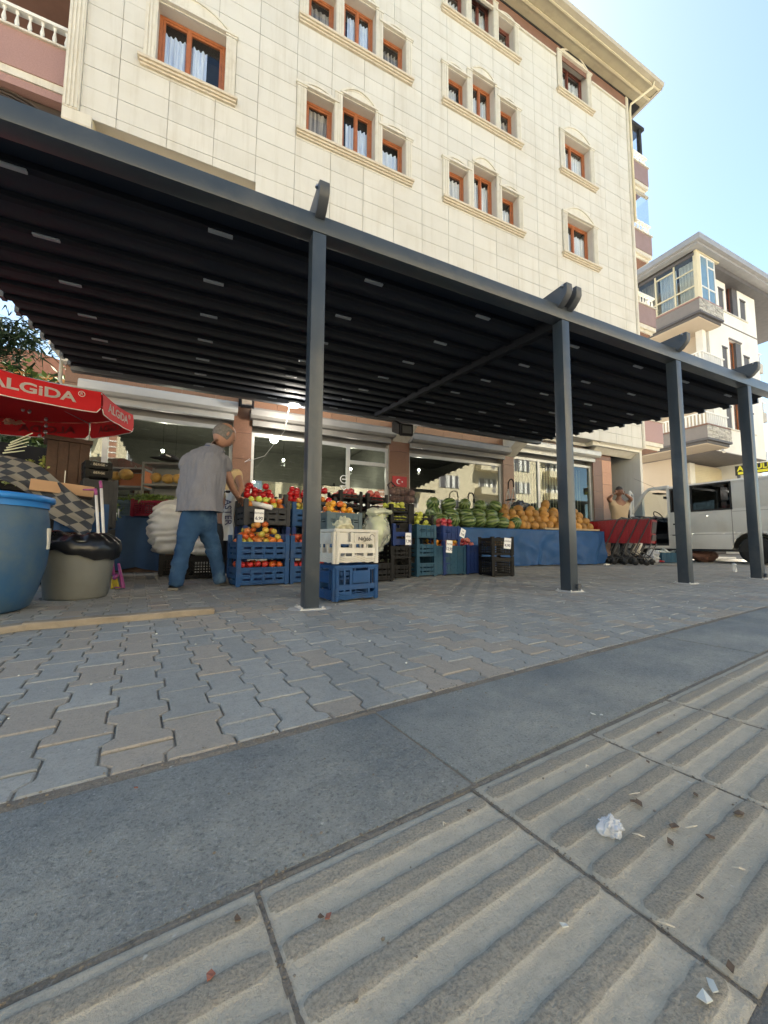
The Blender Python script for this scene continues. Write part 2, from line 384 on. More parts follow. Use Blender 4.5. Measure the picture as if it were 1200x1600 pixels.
for k in range(-6, 30):
    o = place(tms[k % 3], 'guide_tile', pave, loc=uv(.147+k*.385+.002, .152, rng.uniform(-.002, .0015)), rot=(rng.uniform(-.004, .004), rng.uniform(-.004, .004), TH))
# mortar strips
def strip(name, v0, v1, mat_, z, amp, seed):
    b = MB(); n = 420
    def fn(i, j):
        u = -3+17*i; v = v0+(v1-v0)*j; p = Vector((u*30, v*60, seed)); e = 1-abs(2*j-1)
        return uv(u, v+(noise.noise(Vector((u*9, seed, j*2)))*.006 if 0 < j < 1 else 0), z+noise.noise(p)*amp*e+amp*.3*e)
    b.grid(fn, n, 5); return b.build(name, mat_, pave, smooth=True)
strip('mortar_strip', .896, .93, m_mortar, -.004, .006, 3)
strip('dirt_strip', .105, .154, m_soil, -.004, .006, 5)
strip('mortar_strip', .532, .546, m_mortar, -.004, .004, 8)
b = MB(); R0_ = random.Random(2)
for k in range(-4, 12):
    for u0, v0, v1 in ((.147+k*.385, .15, .535), (.545+k*.815, .54, .9)):
        n = 40
        b.grid(lambda i, j: uv(u0-.004+.008*i, v0+(v1-v0)*j, -.0028+.0022*noise.noise(Vector((u0*9, j*30, i*2)))), 2, n)
b.build('joint_dirt', m_mortar, pave, kind='stuff')
# ---------------------------------------------------------------- the pergola
m_steel = M('charcoal_steel', (.028, .038, .050), (.036, .047, .060), sc=3, rough=.36, metal=.0, spec=.55, coat=.12, dirt=(.16, .15, .13), dsc=2.5, damt=.25)
m_steel_dark = M('charcoal_profile', (.045, .05, .058), (.055, .06, .07), sc=3, rough=.45, spec=.6); m_prof = M('dark_profile', (.014, .016, .021), (.018, .020, .025), sc=3, rough=.7, spec=.08)
m_canvas = M('charcoal_canvas', (.014, .018, .028), (.018, .023, .034), sc=2, rough=.75, bump=.1, bsc=20, spec=.3)
m_led = M('lamp_strip_plastic', (.26, .29, .32), (.23, .26, .29), rough=.4)
m_bolt = M('bolt_steel', (.5, .5, .5), (.4, .4, .4), rough=.3, metal=1)
m_plate = M('raw_base_plate', (.62, .62, .60), (.45, .44, .42), sc=20, rough=.45, metal=.3)
m_smear = M('white_mortar', (.52, .51, .49), (.36, .35, .33), sc=30, rough=.9, bump=.5, bsc=90)
def roof_z(y): return 2.695+.1*(y-2.57)
perg = empty('pergola', (0, 2.57, 0), label='charcoal steel pergola with folded dark canvas roof standing in front of the shops', cat='pergola')
PX0, PX1, PY0, PY1 = -1.99, 8.0, 2.57, 7.32
def pl(b): return b.xform(Matrix.Translation((0, -2.57, 0)))
for k, (x, dbl) in enumerate([(.672, 0), (3.20, 1), (5.15, 0), (6.86, 0)]):
    b = MB(); b.box(x-.05, x+.05, 2.572, 2.69, .006, 2.69); pl(b)
    p = b.build('post', m_steel, perg, bevel=.004, angle=.6)
    b = MB(); b.box(x-.085, x+.085, 2.54, 2.72, 0.001, .008)
    for sx in (-.07, .07):
        for sy in (2.555, 2.705): b.lathe([(.008, .008), (.008, .018), (.004, .02)], 6, (x+sx, sy, 0))
    pl(b).build('base_plate', m_plate, p)
    b = MB(); n = 28; b.add([(x, 2.62, .0035)]+[(x+(.15+.05*noise.noise(Vector((q, k*3, 1))))*math.cos(2*math.pi*q/n), 2.62+(.12+.04*noise.noise(Vector((q*1.3, k, 4))))*math.sin(2*math.pi*q/n), .0008) for q in range(n)], [(0, 1+q, 1+(q+1) % n) for q in range(n)]); pl(b).build('mortar_smear', m_smear, p)
    if k in (1, 3):
        b = MB(); b.tube([(x+.035, 2.572, .05), (x+.035, 2.545, .05)], [.026, .026], 12); b.tube([(x+.035, 2.5449, .05), (x+.035, 2.543, .05)], [.016, .016], 12)
        pl(b).build('drain_spout', m_steel_dark, p)
    # rail end: curved nose standing proud above the front beam, rail running back under the canvas
    for dx in ((-.075, .06) if dbl else (0,)):
        prof = [(0, .20), (.0, .36), (-.035, .375), (-.19, .30+.075), (-.235, .36), (-.25, .30), (-.235, .225), (-.17, .15), (-.08, .10), (.02, .10)]
        prof = [(.34, .096), (.34, .255), (-.10, .255), (-.12, .25), (-.12, .17), (-.105, .14), (-.05, .085), (-.001, .06), (-.001, .096)]
        b = MB(); b.prism(prof, (x+dx-.04 + (.0), 2.57, 2.69+.045), (0, 1, 0), (0, 0, 1), (.075, 0, 0)); pl(b)
        b.build('rail_end', m_steel_dark, perg, bevel=.006, angle=.5)
        b = MB(); b.tube([(x+dx-.041, 2.50, 2.98), (x+dx-.048, 2.50, 2.96)], .012, 8); pl(b).build('bolt', m_bolt, perg)
for x in (-1.93, .672, 3.20, 5.15, 6.86, 7.94):
    b = MB(); rz_ = .03 if x == 3.20 else .20
    b.bar((x, PY0+.13, roof_z(PY0)+rz_), (x, PY1, roof_z(PY1)+rz_), .07, .13); pl(b).build('rail', m_prof, perg)
b = MB(); b.box(-2.05, 9.2, 2.57, 2.70, 2.695, 2.83); pl(b).build('front_beam', m_steel, perg, bevel=.008, angle=.6)
b = MB(); b.box(PX0, PX1, PY1-.02, PY1+.10, roof_z(PY1)-.06, roof_z(PY1)+.16); pl(b).build('rear_beam', m_steel_dark, perg, bevel=.005, angle=.6)
# the canvas hangs in shallow folds between the cross profiles
NP = 13; pitch = .3625; y0 = 2.96
ys = [y0+pitch*k for k in range(NP)]
b = MB()
def canvas(i, j):
    x = PX0+.02+(PX1-PX0-.04)*i; t = j*(NP-1); k = t-math.floor(t); y = ys[0]-.0+(ys[-1]-ys[0])*j
    sag = -.030*math.sin(math.pi*k)*(1 if 0 < j < 1 else 0)
    return (x, y-2.57, roof_z(y)+.072+sag+.005*noise.noise(Vector((x*1.3, y*4, 0))))
b.grid(canvas, 40, (NP-1)*8); b.add([(PX0+.02, .13, roof_z(2.7)+.12), (PX1-.02, .13, roof_z(2.7)+.12), (PX1-.02, .39, roof_z(2.96)+.072), (PX0+.02, .39, roof_z(2.96)+.072)], [(0, 1, 2, 3)]); b.build('canvas', m_canvas, perg, smooth=True)
for y in ys:
    b = MB(); b.box(PX0, PX1, y-.018, y+.018, roof_z(y)+.03, roof_z(y)+.07); b.box(PX0, PX1, y-.028, y+.028, roof_z(y)+.018, roof_z(y)+.0298)
    pl(b).build('cross_profile', m_prof, perg)
    b = MB()
    for xx in (PX0-.03, PX1-.01): b.box(xx, xx+.04, y-.05, y+.05, roof_z(y)+.01, roof_z(y)+.12)
    pl(b).build('profile_end_cap', m_steel, perg)
for k in range(0, NP, 2):
    y = ys[k]+.0+pitch/2*0
    for lx in (-1.18, 0.02, 1.27, 2.48, 3.80, 5.0, 6.05, 7.2):
        lx += -.0175*k
        b = MB(); b.box(lx-.085, lx+.085, y-.016, y+.016, roof_z(y)+.002, roof_z(y)+.0178); pl(b).build('lamp_strip', m_led, perg, bevel=.004)
# ---------------------------------------------------------------- the apartment building over the shops
m_clad = M('cream_cladding', (.60, .583, .53), (.57, .553, .50), sc=1.5, rough=.5, rnd=.035, spec=.35, dirt=(.48, .44, .36), dsc=1.1, damt=.4, streak=(.40, .36, .28, .45), bump=.03, bsc=12)
m_joint = M('cladding_joint', (.30, .27, .22), rough=.9)
m_trim = M('cream_trim', (.64, .61, .53), (.60, .57, .48), streak=(.38, .33, .25, .5), sc=5, rough=.5, dirt=(.42, .35, .26), dsc=6, damt=.35)
m_sill = M('travertine_sill', (.60, .54, .43), (.52, .45, .34), sc=9, rough=.5, dirt=(.34, .24, .15), dsc=12, damt=.35)
m_reveal = M('reveal_plaster', (.56, .52, .46), (.52, .48, .42), rough=.8)
m_wood = M('orange_wood_frame', (.38, .13, .05), (.29, .095, .035), sc=12, rough=.4, spec=.5)
m_wood_dk = M('brown_wood_frame', (.17, .055, .035), (.12, .04, .03), sc=12, rough=.45)
m_wglass = glass_mat('window_glass', (.93, .95, .97), .03)
def curtain_mat(name, c, c2):
    m, t, b, N, L = nt(name); tc = N('ShaderNodeTexCoord'); w = N('ShaderNodeTexNoise'); mp = N('ShaderNodeMapping'); mp.inputs['Scale'].default_value = (16, 1, .6); L(tc.outputs['Object'], mp.inputs[0]); L(mp.outputs[0], w.inputs['Vector']); w.inputs['Scale'].default_value = 1.2; w.inputs['Detail'].default_value = 3
    r = N('ShaderNodeValToRGB'); r.color_ramp.elements[0].position = .38; r.color_ramp.elements[1].position = .62; r.color_ramp.elements[0].color = rgb(c2); r.color_ramp.elements[1].color = rgb(c); L(w.outputs[0], r.inputs[0]); L(r.outputs[0], b.inputs['Base Color']); b.inputs['Roughness'].default_value = .9
    b.inputs['Emission Strength'].default_value = 0
    return m
m_cur_b = curtain_mat('pale_blue_curtain', (.74, .80, .88), (.50, .58, .74)); m_cur_w = curtain_mat('white_curtain', (.84, .83, .80), (.58, .58, .56)); m_cur_d = curtain_mat('beige_curtain', (.48, .42, .35), (.16, .14, .12))
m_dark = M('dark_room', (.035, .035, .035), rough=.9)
m_brownband = M('brown_band', (.20, .105, .075), (.17, .09, .065), rough=.6)
m_eave = M('eave_paint', (.44, .39, .27), (.40, .35, .25), sc=2, rough=.7, dirt=(.26, .22, .16), dsc=3, damt=.4)
m_eavelt = M('eave_trim', (.62, .56, .40), (.58, .52, .37), sc=2, rough=.7)
m_black = M('black_gap', (.02, .02, .022), rough=.8)
m_rooftile = M('roof_tile', (.30, .13, .08), (.24, .10, .06), rough=.8, bump=1, bsc=6)
m_metal_g = M('gutter_metal', (.42, .38, .30), (.38, .34, .27), rough=.5)
m_pinkst = M('pink_granite', (.37, .22, .19), (.30, .175, .15), sc=60, rough=.4, det=3, spec=.5)
m_mauve = M('mauve_panel', (.27, .19, .185), (.24, .165, .16), sc=3, rough=.6)
m_white = M('white_paint', (.76, .75, .70), (.70, .68, .62), sc=6, rough=.5)
m_brownst = M('brown_stone', (.20, .10, .062), (.155, .078, .048), sc=45, rough=.35, det=3, spec=.5, rnd=.07)
FY = 7.9
bld = empty('apartment_building', (5.5, 8.2, 0), label='cream stone clad apartment block with orange framed windows above the row of shops', cat='building')
OB = Vector((5.5, 8.2, 0)); TB = Matrix.Translation(-OB)
def bl(b): return b.xform(TB)
FX0, FX1, FZ0, FZ1 = -2.30, 13.36, 3.72, 16.38
ZS = (9.58, 12.41, 15.24)                   # sill tops of the storeys in view
ROW = 2.83
def storey_openings(z):
    o = []
    o.append(('W', -1.22, 0.0, z, z+1.38))
    for x in (1.48, 5.33):
        s = 1 if x < 2 else .97
        o += [('a', x+.21*s, x+.87*s, z, z+1.09), ('b', x+1.06*s, x+1.90*s, z, z+1.40), ('a', x+2.09*s, x+2.75*s, z, z+1.09)]
    o.append(('b', 10.04, 11.27, z, z+1.35)); return o
openings = [q for z in ZS for q in storey_openings(z)]
def minus(rect, holes):
    "rect minus the holes, as a list of rects"
    out = [rect]
    for h in holes:
        nx = []
        for (a, b_, c, d) in out:
            ha, hb, hc, hd = max(a, h[0]), min(b_, h[1]), max(c, h[2]), min(d, h[3])
            if ha >= hb-1e-6 or hc >= hd-1e-6: nx.append((a, b_, c, d)); continue
            if c < hc: nx.append((a, b_, c, hc))
            if hd < d: nx.append((a, b_, hd, d))
            if a < ha: nx.append((a, ha, hc, hd))
            if hb < b_: nx.append((hb, b_, hc, hd))
        out = nx
    return [r for r in out if r[1]-r[0] > .003 and r[3]-r[2] > .003]
holes = [q[1:] for q in openings]
notch = (-2.12, .68, 0, 7.97)
# structural wall behind the cladding
b = MB()
xs = sorted(set([FX0-.2, FX1]+[h[0] for h in holes]+[h[1] for h in holes]+[.68, -2.12]))
for (x0, x1, z0, z1) in minus((FX0-.2, FX1, FZ0+.002, 16.9), holes+[notch, (-3, -2.12, 0, 7.98)]): b.box(x0, x1, FY+.026, FY+.34, z0, z1)
bl(b).build('wall', m_reveal, bld)
b = MB()
for (x0, x1, z0, z1) in minus((FX0, FX1, FZ0, FZ1), holes+[notch]): b.add([(x0, FY+.022, z0), (x1, FY+.022, z0), (x1, FY+.022, z1), (x0, FY+.022, z1)], [(0, 1, 2, 3)])
bl(b).build('joint_backing', m_joint, bld)
# the areas the window surrounds cover
surr = []
for z in ZS:
    surr.append((-1.42, .21, z-.14, z+1.38))
    for x in (1.48, 5.33):
        s = 1 if x < 2 else .97; surr.append((x, x+2.93*s, z-.14, z+1.09))
    surr.append((9.81, 11.47, z-.14, z+1.35))
cells = []
g = .0045
for r in range(-12, 20):
    z0 = 8.565+.41*r; z1 = z0+.41
    if z1 > FZ1: z1 = FZ1
    if z1 < FZ0+.1: continue
    z0 = max(z0, FZ0)
    xe = [FX0, -1.765]+[-.96+.81*k for k in range(0, 18)]; xe = [x for x in xe if x < FX1-.2]+[FX1]
    for a, c in zip(xe[:-1], xe[1:]):
        ps = minus((a+g, c-g, z0+g, z1-g), surr+holes+[notch])
        if not ps: continue
        cx, cz = (a+c)/2, (z0+z1)/2; vis = z1 > 7.72
        cells.append((0 if vis else 1, (Vector((cx, FY, cz))-EYE).length, ps))
cells.sort(key=lambda q: (q[0], q[1]))
b2 = MB()
for i, (vis, d, ps) in enumerate(cells):
    pr = rng.uniform(0, .003)
    if i < 300:
        b = MB(); cx = min(p[0] for p in ps); cz = min(p[2] for p in ps)
        for p in ps: b.box(p[0]-cx, p[1]-cx, -pr, .022, p[2]-cz, p[3]-cz)
        b.build('cladding_panel', m_clad, bld, loc=Vector((cx, FY, cz))-OB)
    else:
        for p in ps: b2.box(p[0], p[1], FY-pr, FY+.022, p[2], p[3])
bl(b2).build('cladding_field', m_clad, bld, kind='stuff')
# windows
def fluted(b, x0, x1, z0, z1, y=FY):
    b = MB(); n = 3; w = (x1-x0)
    b.box(x0, x1, y-.035, y+.03, z0, z1)
    for k in range(n):
        a = x0+w*(.12+k*.28); b.box(a, a+w*.17, y-.05, y-.0352, z0+.05, z1-.05)
    b.box(x0-.008, x1+.008, y-.055, y-.036, z0, z0+.045); b.box(x0-.008, x1+.008, y-.055, y-.036, z1-.04, z1)
    bl(b).build('window_pilaster', m_trim, bld)
def window(x0, x1, z0, z1, panes, cur, frame, drop=.0):
    zb = z0+.02; yf = FY+.20
    b = MB(); t = .062
    b.box(x0+.001, x1-.001, yf, yf+.06, zb, zb+t); b.box(x0+.001, x1-.001, yf, yf+.06, z1-t-.001, z1-.001)
    b.box(x0+.001, x0+t, yf, yf+.06, zb+t, z1-t-.001); b.box(x1-t, x1-.001, yf, yf+.06, zb+t, z1-t-.001)
    w = bl(b).build('window', frame, bld, bevel=.004, angle=.6)
    xs_ = [x0+t+(x1-x0-2*t)*k for k in panes]
    for a, c in zip(xs_[:-1], xs_[1:]):
        s = MB(); u = .045; aa, cc = a+.004, c-.004; za, zc = zb+t+.003, z1-t-.004
        s.box(aa, cc, yf+.012, yf+.05, za, za+u); s.box(aa, cc, yf+.012, yf+.05, zc-u, zc); s.box(aa, aa+u, yf+.012, yf+.05, za+u, zc-u); s.box(cc-u, cc, yf+.012, yf+.05, za+u, zc-u)
        bl(s).build('sash', frame, w)
        p = MB(); p.box(aa+u, cc-u, yf+.03, yf+.036, za+u, zc-u); bl(p).build('pane', m_wglass, w)
    if len(xs_) > 2:
        for a in xs_[1:-1]: m_ = MB(); m_.box(a-.03, a+.03, yf-.012, yf+.012, zb+t, z1-t-.001); bl(m_).build('mullion', frame, w)
    # gathered curtain behind the glass
    c_ = MB(); ph = rng.uniform(0, 6); top = z1-.10-drop-rng.choice((0, 0, .05, .12)); cw0, cw1 = rng.choice(((0, 1), (0, 1), (0, 1), (.0, .72), (.2, 1)))
    c_.grid(lambda i, j: (x0+.02+(x1-x0-.04)*(cw0+(cw1-cw0)*i), yf+.09+.022*math.sin(i*(x1-x0)*52+ph)+.012*math.sin(i*31+ph*2), zb+(top-zb)*j), max(24, int((x1-x0)*60)), 1)
    bl(c_).build('curtain', cur, w, smooth=True)
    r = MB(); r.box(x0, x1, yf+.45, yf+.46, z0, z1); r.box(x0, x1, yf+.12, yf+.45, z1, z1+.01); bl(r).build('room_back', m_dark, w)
def arch(b, x0, x1, z, rise, y=FY, dentil=False):
    "a thin raised segmental arch over an opening"
    n = 14; w = x1-x0
    def pt(t, r): return (x0+w*t, z+r*math.sin(math.pi*t)**.8)
    for k in range(n):
        a, c = k/n, (k+1)/n
        p0, p1 = pt(a, rise), pt(c, rise)
        b.bar((p0[0], y-.022, p0[1]), (p1[0], y-.022, p1[1]), .045, .028, up=(0, 1, 0))
    poly = [(x0, z)]+[pt(k/n, rise-.02) for k in range(1, n)]+[(x1, z)]
    b.prism(poly, (0, y-.012, 0), (1, 0, 0), (0, 0, 1), (0, .018, 0))
    if dentil:
        for k in range(2, 20):
            t = k/21; p = pt(t, rise-.06); b.box(p[0]-.012, p[0]+.012, y-.022, y-.0122, p[1]-.02, p[1]+.012)
for r_, z in enumerate(ZS):
    top = r_ == 2
    fr = m_wood_dk if top else m_wood
    for gx, s in ((1.48, 1), (5.33, .97)):
        f2 = m_wood_dk if (top and gx > 5) else m_wood
        tr = MB()
        for a, c, hh in ((0, .21, 1.11), (.87, 1.06, 1.42), (1.90, 2.09, 1.42), (2.75, 2.92, 1.11)): fluted(tr, gx+a*s, gx+c*s, z, z+hh)
        for a, c in ((-.03, .98), (1.98, 2.95)):
            tr = MB(); tr.box(gx+a*s, gx+c*s, FY-.07, FY+.02, z+1.112, z+1.165)
            arch(tr, gx+(a+.12)*s, gx+(c-.12)*s, z+1.166, .12, dentil=gx < 2); bl(tr).build('window_arch', m_trim, bld)
        tr = MB(); tr.box(gx+1.0*s, gx+1.96*s, FY-.072, FY+.02, z+1.422, z+1.47); arch(tr, gx+1.02*s, gx+1.94*s, z+1.471, .27, dentil=gx < 2)
        bl(tr).build('window_arch', m_trim, bld)
        sl = MB(); sl.box(gx-.02, gx+2.95*s, FY-.12, FY+.30, z-.06, z-.001); sl.box(gx-.0, gx+2.93*s, FY-.085, FY+.02, z-.105, z-.0602); sl.box(gx+.01, gx+2.92*s, FY-.05, FY+.02, z-.145, z-.1052)
        bl(sl).build('window_sill', m_sill, bld, bevel=.01)
        cs = [(m_cur_d if gx < 2 else m_cur_w), (m_cur_b if gx < 2 else m_cur_w), (m_cur_b if gx < 2 else m_cur_w)]
        window(gx+.21*s, gx+.87*s, z, z+1.09, (0, 1), cs[0] if r_ == 0 or gx > 5 else m_cur_d, f2)
        window(gx+1.06*s, gx+1.90*s, z, z+1.40, (0, .5, 1), cs[1], f2, drop=.1)
        window(gx+2.09*s, gx+2.75*s, z, z+1.09, (0, 1), cs[2] if r_ == 0 else m_cur_d, f2, drop=.15)
    for x0, x1, pn, cu, f2, hh in ((-1.22, 0., (0, .43, 1), m_cur_b, m_wood, 1.38), (10.04, 11.27, (0, .42, 1), m_cur_w, fr, 1.35)):
        tr = MB(); fluted(tr, x0-.2, x0, z, z+hh+.02); fluted(tr, x1, x1+.2, z, z+hh+.02)
        tr = MB(); tr.box(x0-.23, x1+.23, FY-.07, FY+.02, z+hh+.022, z+hh+.07); arch(tr, x0-.1, x1+.1, z+hh+.071, .34, dentil=False); bl(tr).build('window_arch', m_trim, bld)
        sl = MB(); sl.box(x0-.28, x1+.26, FY-.12, FY+.30, z-.06, z-.001); sl.box(x0-.25, x1+.23, FY-.085, FY+.02, z-.105, z-.0602); sl.box(x0-.24, x1+.22, FY-.05, FY+.02, z-.145, z-.1052)
        bl(sl).build('window_sill', m_sill, bld, bevel=.01)
        window(x0, x1, z, z+hh, pn, cu, f2, drop=.12)
# corner pilasters, top band, eave
b = MB(); b.box(-2.53, -2.30, FY-.06, FY+.03, 7.98, 16.9)
for k in range(4): b.box(-2.515+.055*k, -2.485+.055*k, FY-.075, FY-.0602, 8.0, 16.8)
b.prism([(0, 0), (0, .22), (.40, .22), (.40, -.30), (.33, -.30)], (-2.53, FY-.055, 7.975-.22), (0, 1, 0), (0, 0, 1), (.42, 0, 0))
bl(b).build('corner_pilaster', m_trim, bld)
b = MB(); b.box(13.36, 13.50, FY-.03, FY+.1, FZ0, 16.86); b.box(13.39, 13.42, FY-.045, FY-.0302, FZ0, 16.86)
bl(b).build('corner_pilaster', m_trim, bld)
b = MB(); b.box(FX0, FX1, FY-.004, FY+.022, 16.44, 16.86)
for r in surr[-4:]: pass
bl(b).build('brown_band', m_brownband, bld)
b = MB()
for x0, x1 in ((FX0, 9.78), (11.5, FX1)): b.box(x0, x1, FY-.04, FY+.024, 16.382, 16.438)
bl(b).build('string_course', m_trim, bld)
b = MB(); b.box(FX0-.3, 14.2, FY-.02, FY+.30, 16.862, 16.93); bl(b).build('eave_gap', m_black, bld)
b = MB(); b.box(FX0-.9, 14.25, FY-.30, FY+3, 16.932, 17.05); bl(b).build('eave', m_eave, bld)
b = MB(); b.box(FX0-.9, 14.28, FY-.62, FY-.302, 16.945, 17.0); b.box(13.95, 14.27, FY-.30, FY+3, 16.92, 16.9318); bl(b).build('soffit_panel', m_eave, bld)
b = MB()
b.box(FX0-.9, 14.3, FY-.335, FY-.275, 16.90, 16.9318); b.box(FX0-.9, 14.3, FY-.66, FY-.6202, 16.90, 17.05); bl(b).build('soffit_batten', m_eavelt, bld)
b = MB(); b.prism([(0, 0), (-.12, .02), (-.15, .12), (-.12, .13), (0, .04)], (FX0-.9, FY-.661, 16.93), (0, 1, 0), (0, 0, 1), (14.36-FX0+.9, 0, 0))
b.prism([(0, 0), (.12, .02), (.15, .12), (.12, .13), (0, .04)], (14.301, FY-.7, 16.93), (1, 0, 0), (0, 0, 1), (0, 8, 0)); bl(b).build('gutter', m_metal_g, bld)
b = MB(); b.tube([(13.9, FY-.72, 16.98), (13.9, FY-.66, 16.80), (13.52, FY-.10, 16.55), (13.52, FY-.06, 16.3), (13.52, FY-.06, 12)], .04, 8); bl(b).build('downpipe', m_eavelt, bld, smooth=True)
b = MB()
b.add([(-3.2, FY-.7, 17.06), (14.4, FY-.7, 17.06), (14.4, FY+12, 17.06), (-3.2, FY+12, 17.06), (2, FY+5.5, 19.4), (9.5, FY+5.5, 19.4)], [(0, 1, 5, 4), (1, 2, 5), (2, 3, 4, 5), (3, 0, 4), (0, 3, 2, 1)])
bl(b).build('roof', m_rooftile, bld)
# sides and back of the block
b = MB(); b.box(13.36, 13.48, FY+.101, FY+11, 0, 16.86); b.box(-2.5, -2.38, FY+.10, FY+11, 3.75, 16.86); b.box(-2.5, 13.48, FY+11.001, FY+11.2, 0, 16.86); b.box(-2.38, 13.36, 8.245, FY+11, 3.60, 3.70); b.box(-2.38, 13.36, 10.2, 10.3, 3.72, 16.8)
bl(b).build('side_wall', m_clad, bld)
# recessed strip at lower left: yellowish plaster over a dark opening
b = MB(); b.box(-2.12, .68, 8.14, 8.24, 7.72, 8.0); b.box(-2.12, -2.10, FY+.03, 8.139, 7.72, 7.968); bl(b).build('lintel', m_eavelt, bld)
b = MB(); b.box(-2.12, .68, 8.22, 8.26, 3.75, 7.7198); bl(b).build('opening_dark_sheet', m_black, bld)  # black sheet: the dark depth of the opening is put into its colour
for xx in (-.55, -.38): b = MB(); b.tube([(xx, 8.13, 7.76), (xx, 8.10, 7.74), (xx, 8.10, 7.70)], .012, 6); bl(b).build('bracket', m_bolt, bld)
# side balconies: right (mauve) and left (pink granite)
def baluster_mesh(h=.36, r=.035):
    b = MB(); b.lathe([(r*.9, 0), (r*.9, h*.1), (r*.45, h*.14), (r, h*.42), (r*.55, h*.7), (r*.4, h*.84), (r*.85, h*.9), (r*.85, h)], 8); return b.mesh('baluster', m_white, smooth=True)
bal_me = baluster_mesh()
def balcony(x0, x1, y0, y1, z0, z1, m_, rail=.42, soff=True, under=m_trim):
    b = MB(); b.box(x0, x1, y0, y0+.12, z0, z1); b.box(x1-.12 if x1 > 5 else x0, x1 if x1 > 5 else x0+.12, y0+.12, y1, z0, z1)
    o = bl(b).build('balcony', m_, bld, bevel=.006)
    b = MB(); b.box(x0-.03, x1+.03, y0-.04, y0+.15, z1+.001, z1+.04)
    b.box(x1-.15 if x1 > 5 else x0-.04, x1+.04 if x1 > 5 else x0+.15, y0+.151, y1, z1+.001, z1+.04); bl(b).build('coping', m_trim, o)
    b = MB(); b.box(x0, x1, y0+.02, y1, z0-.14, z0-.001); b.box(x0, x1-.08 if x1 > 5 else x1, y0+.10, y1, z0-.24, z0-.1402); bl(b).build('slab', under, o)
    b = MB(); b.box(x0, x1-.15 if x1 > 5 else x1, y0+.15, y1, z0-.28, z0-.2402); bl(b).build('soffit', m_brownband, o)
    if rail:
        zt = z1+.04; n = int((x1-x0)/.17)
        for k in range(n):
            q = place(bal_me, 'baluster', o, loc=Vector((x0+.1+(x1-x0-.2)*k/max(1, n-1), y0+.055, zt))-OB)
        for k in range(int((y1-y0)/.2)):
            q = place(bal_me, 'baluster', o, loc=Vector(((x1-.055 if x1 > 5 else x0+.055), y0+.2+.2*k, zt))-OB)
        b = MB(); b.box(x0, x1, y0+.0, y0+.11, zt+.361, zt+rail); b.box((x1-.11) if x1 > 5 else x0, x1 if x1 > 5 else x0+.11, y0+.1102, y1, zt+.361, zt+rail); bl(b).build('handrail', m_white, o)
    return o
for z, gl in ((14.20, 1), (11.38, 2), (8.50, 0)):
    o = balcony(13.49, 14.95, 8.12, 10.2, z, z+.72, m_mauve)
    if gl == 2:
        b = MB(); b.box(14.90, 14.905, 8.16, 10.1, z+1.2, z+2.3); b.box(14.2, 14.9, 8.15, 8.155, z+1.2, z+2.3); bl(b).build('glazing', m_wglass, o)
        b = MB(); b.box(13.6, 14.9, 8.12, 8.2, z+2.3, z+2.38); bl(b).build('glazing_rail', m_metal_g, o)
    if gl == 1:
        b = MB()
        for xx in (13.9, 14.6): b.box(xx, xx+.12, 8.16, 8.28, z+1.15, z+2.4)
        b.box(13.5, 14.85, 8.12, 8.9, z+2.3, z+2.42); b.box(14.62, 14.74, 9.2, 9.3, z+1.15, z+2.4); bl(b).build('glazing_frame', m_black, o)
        b = MB(); b.box(14.02, 14.6, 8.21, 8.215, z+1.15, z+2.3); bl(b).build('glazing', m_wglass, o)
balcony(13.52, 15.0, 8.12, 10.2, 4.12, 4.88, m_pinkst, rail=0)
for z in (8.60, 11.43): balcony(-4.3, -2.54, 8.12, 10.4, z, z+.70, m_pinkst)
b = MB(); b.box(-4.3, -2.54, 10.2, 10.3, 8.4, 17); bl(b).build('balcony_back_wall', m_brownband, bld)
b = MB()
for k in range(5):
    a0 = .3*k; b.tube([(-3.55+math.cos(math.pi*t/10)*(.75-.12*k), 8.30, 7.9+math.sin(math.pi*t/10)*(.38-.06*k)) for t in range(11)], .02, 5)
b.box(-4.3, -2.54, 8.34, 8.4, 7.3, 8.3)
bl(b).build('arched_relief', M('dark_relief', (.045, .032, .026), (.06, .045, .035), rough=.6), bld)
b = MB(); b.box(-4.3, -2.54, 8.16, 8.33, 8.30, 8.45); bl(b).build('ledge', m_pinkst, bld)
b = MB(); b.box(-2.9, -2.72, 9.0, 9.12, 9.9, 10.25); bl(b).build('satellite_dish', m_white, bld, bevel=.05)
# ---- ground floor
GY = 8.4
def stone(name, x0, x1, y0, y1, z0, z1, m_=m_brownst, px=.62, pz=.62):
    "stone-faced wall: separate slabs with open joints"
    nx = max(1, round((x1-x0)/px)); nz = max(1, round((z1-z0)/pz))
    for i in range(nx):
        for j in range(nz):
            a = x0+(x1-x0)*i/nx; c = z0+(z1-z0)*j/nz; b = MB(); b.box(a+.003, a+(x1-x0)/nx-.003, y0-rng.uniform(0, .003), y1, c+.003, c+(z1-z0)/nz-.003); bl(b).build('stone_panel', m_, bld)
b = MB(); b.box(-2.36, 12.42, GY+.03, GY+.25, 3.25, 3.60)
for x0, x1 in ((-2.36, -2.04), (.46, .83), (4.06, 4.62), (7.68, 8.09), (11.5, 12.42)): b.box(x0, x1, GY+.03, GY+.25, -.02, 3.2498)
bl(b).build('ground_floor_wall', m_joint, bld)
stone('fascia', -2.36, 12.42, GY, GY+.028, 3.29, 3.60, px=.62)
for x0, x1 in ((-2.36, -2.04), (.46, .83), (4.06, 4.62), (7.68, 8.09), (11.5, 11.95)): stone('pier', x0, x1, GY-.005, GY+.028, 0, 3.285, pz=.55)
m_orst = M('salmon_stone', (.52, .28, .17), (.45, .23, .14), sc=30, rough=.4, det=3)
stone('pier', 11.95, 12.42, GY-.005, GY+.028, 0, 3.285, m_=m_orst, pz=.42)
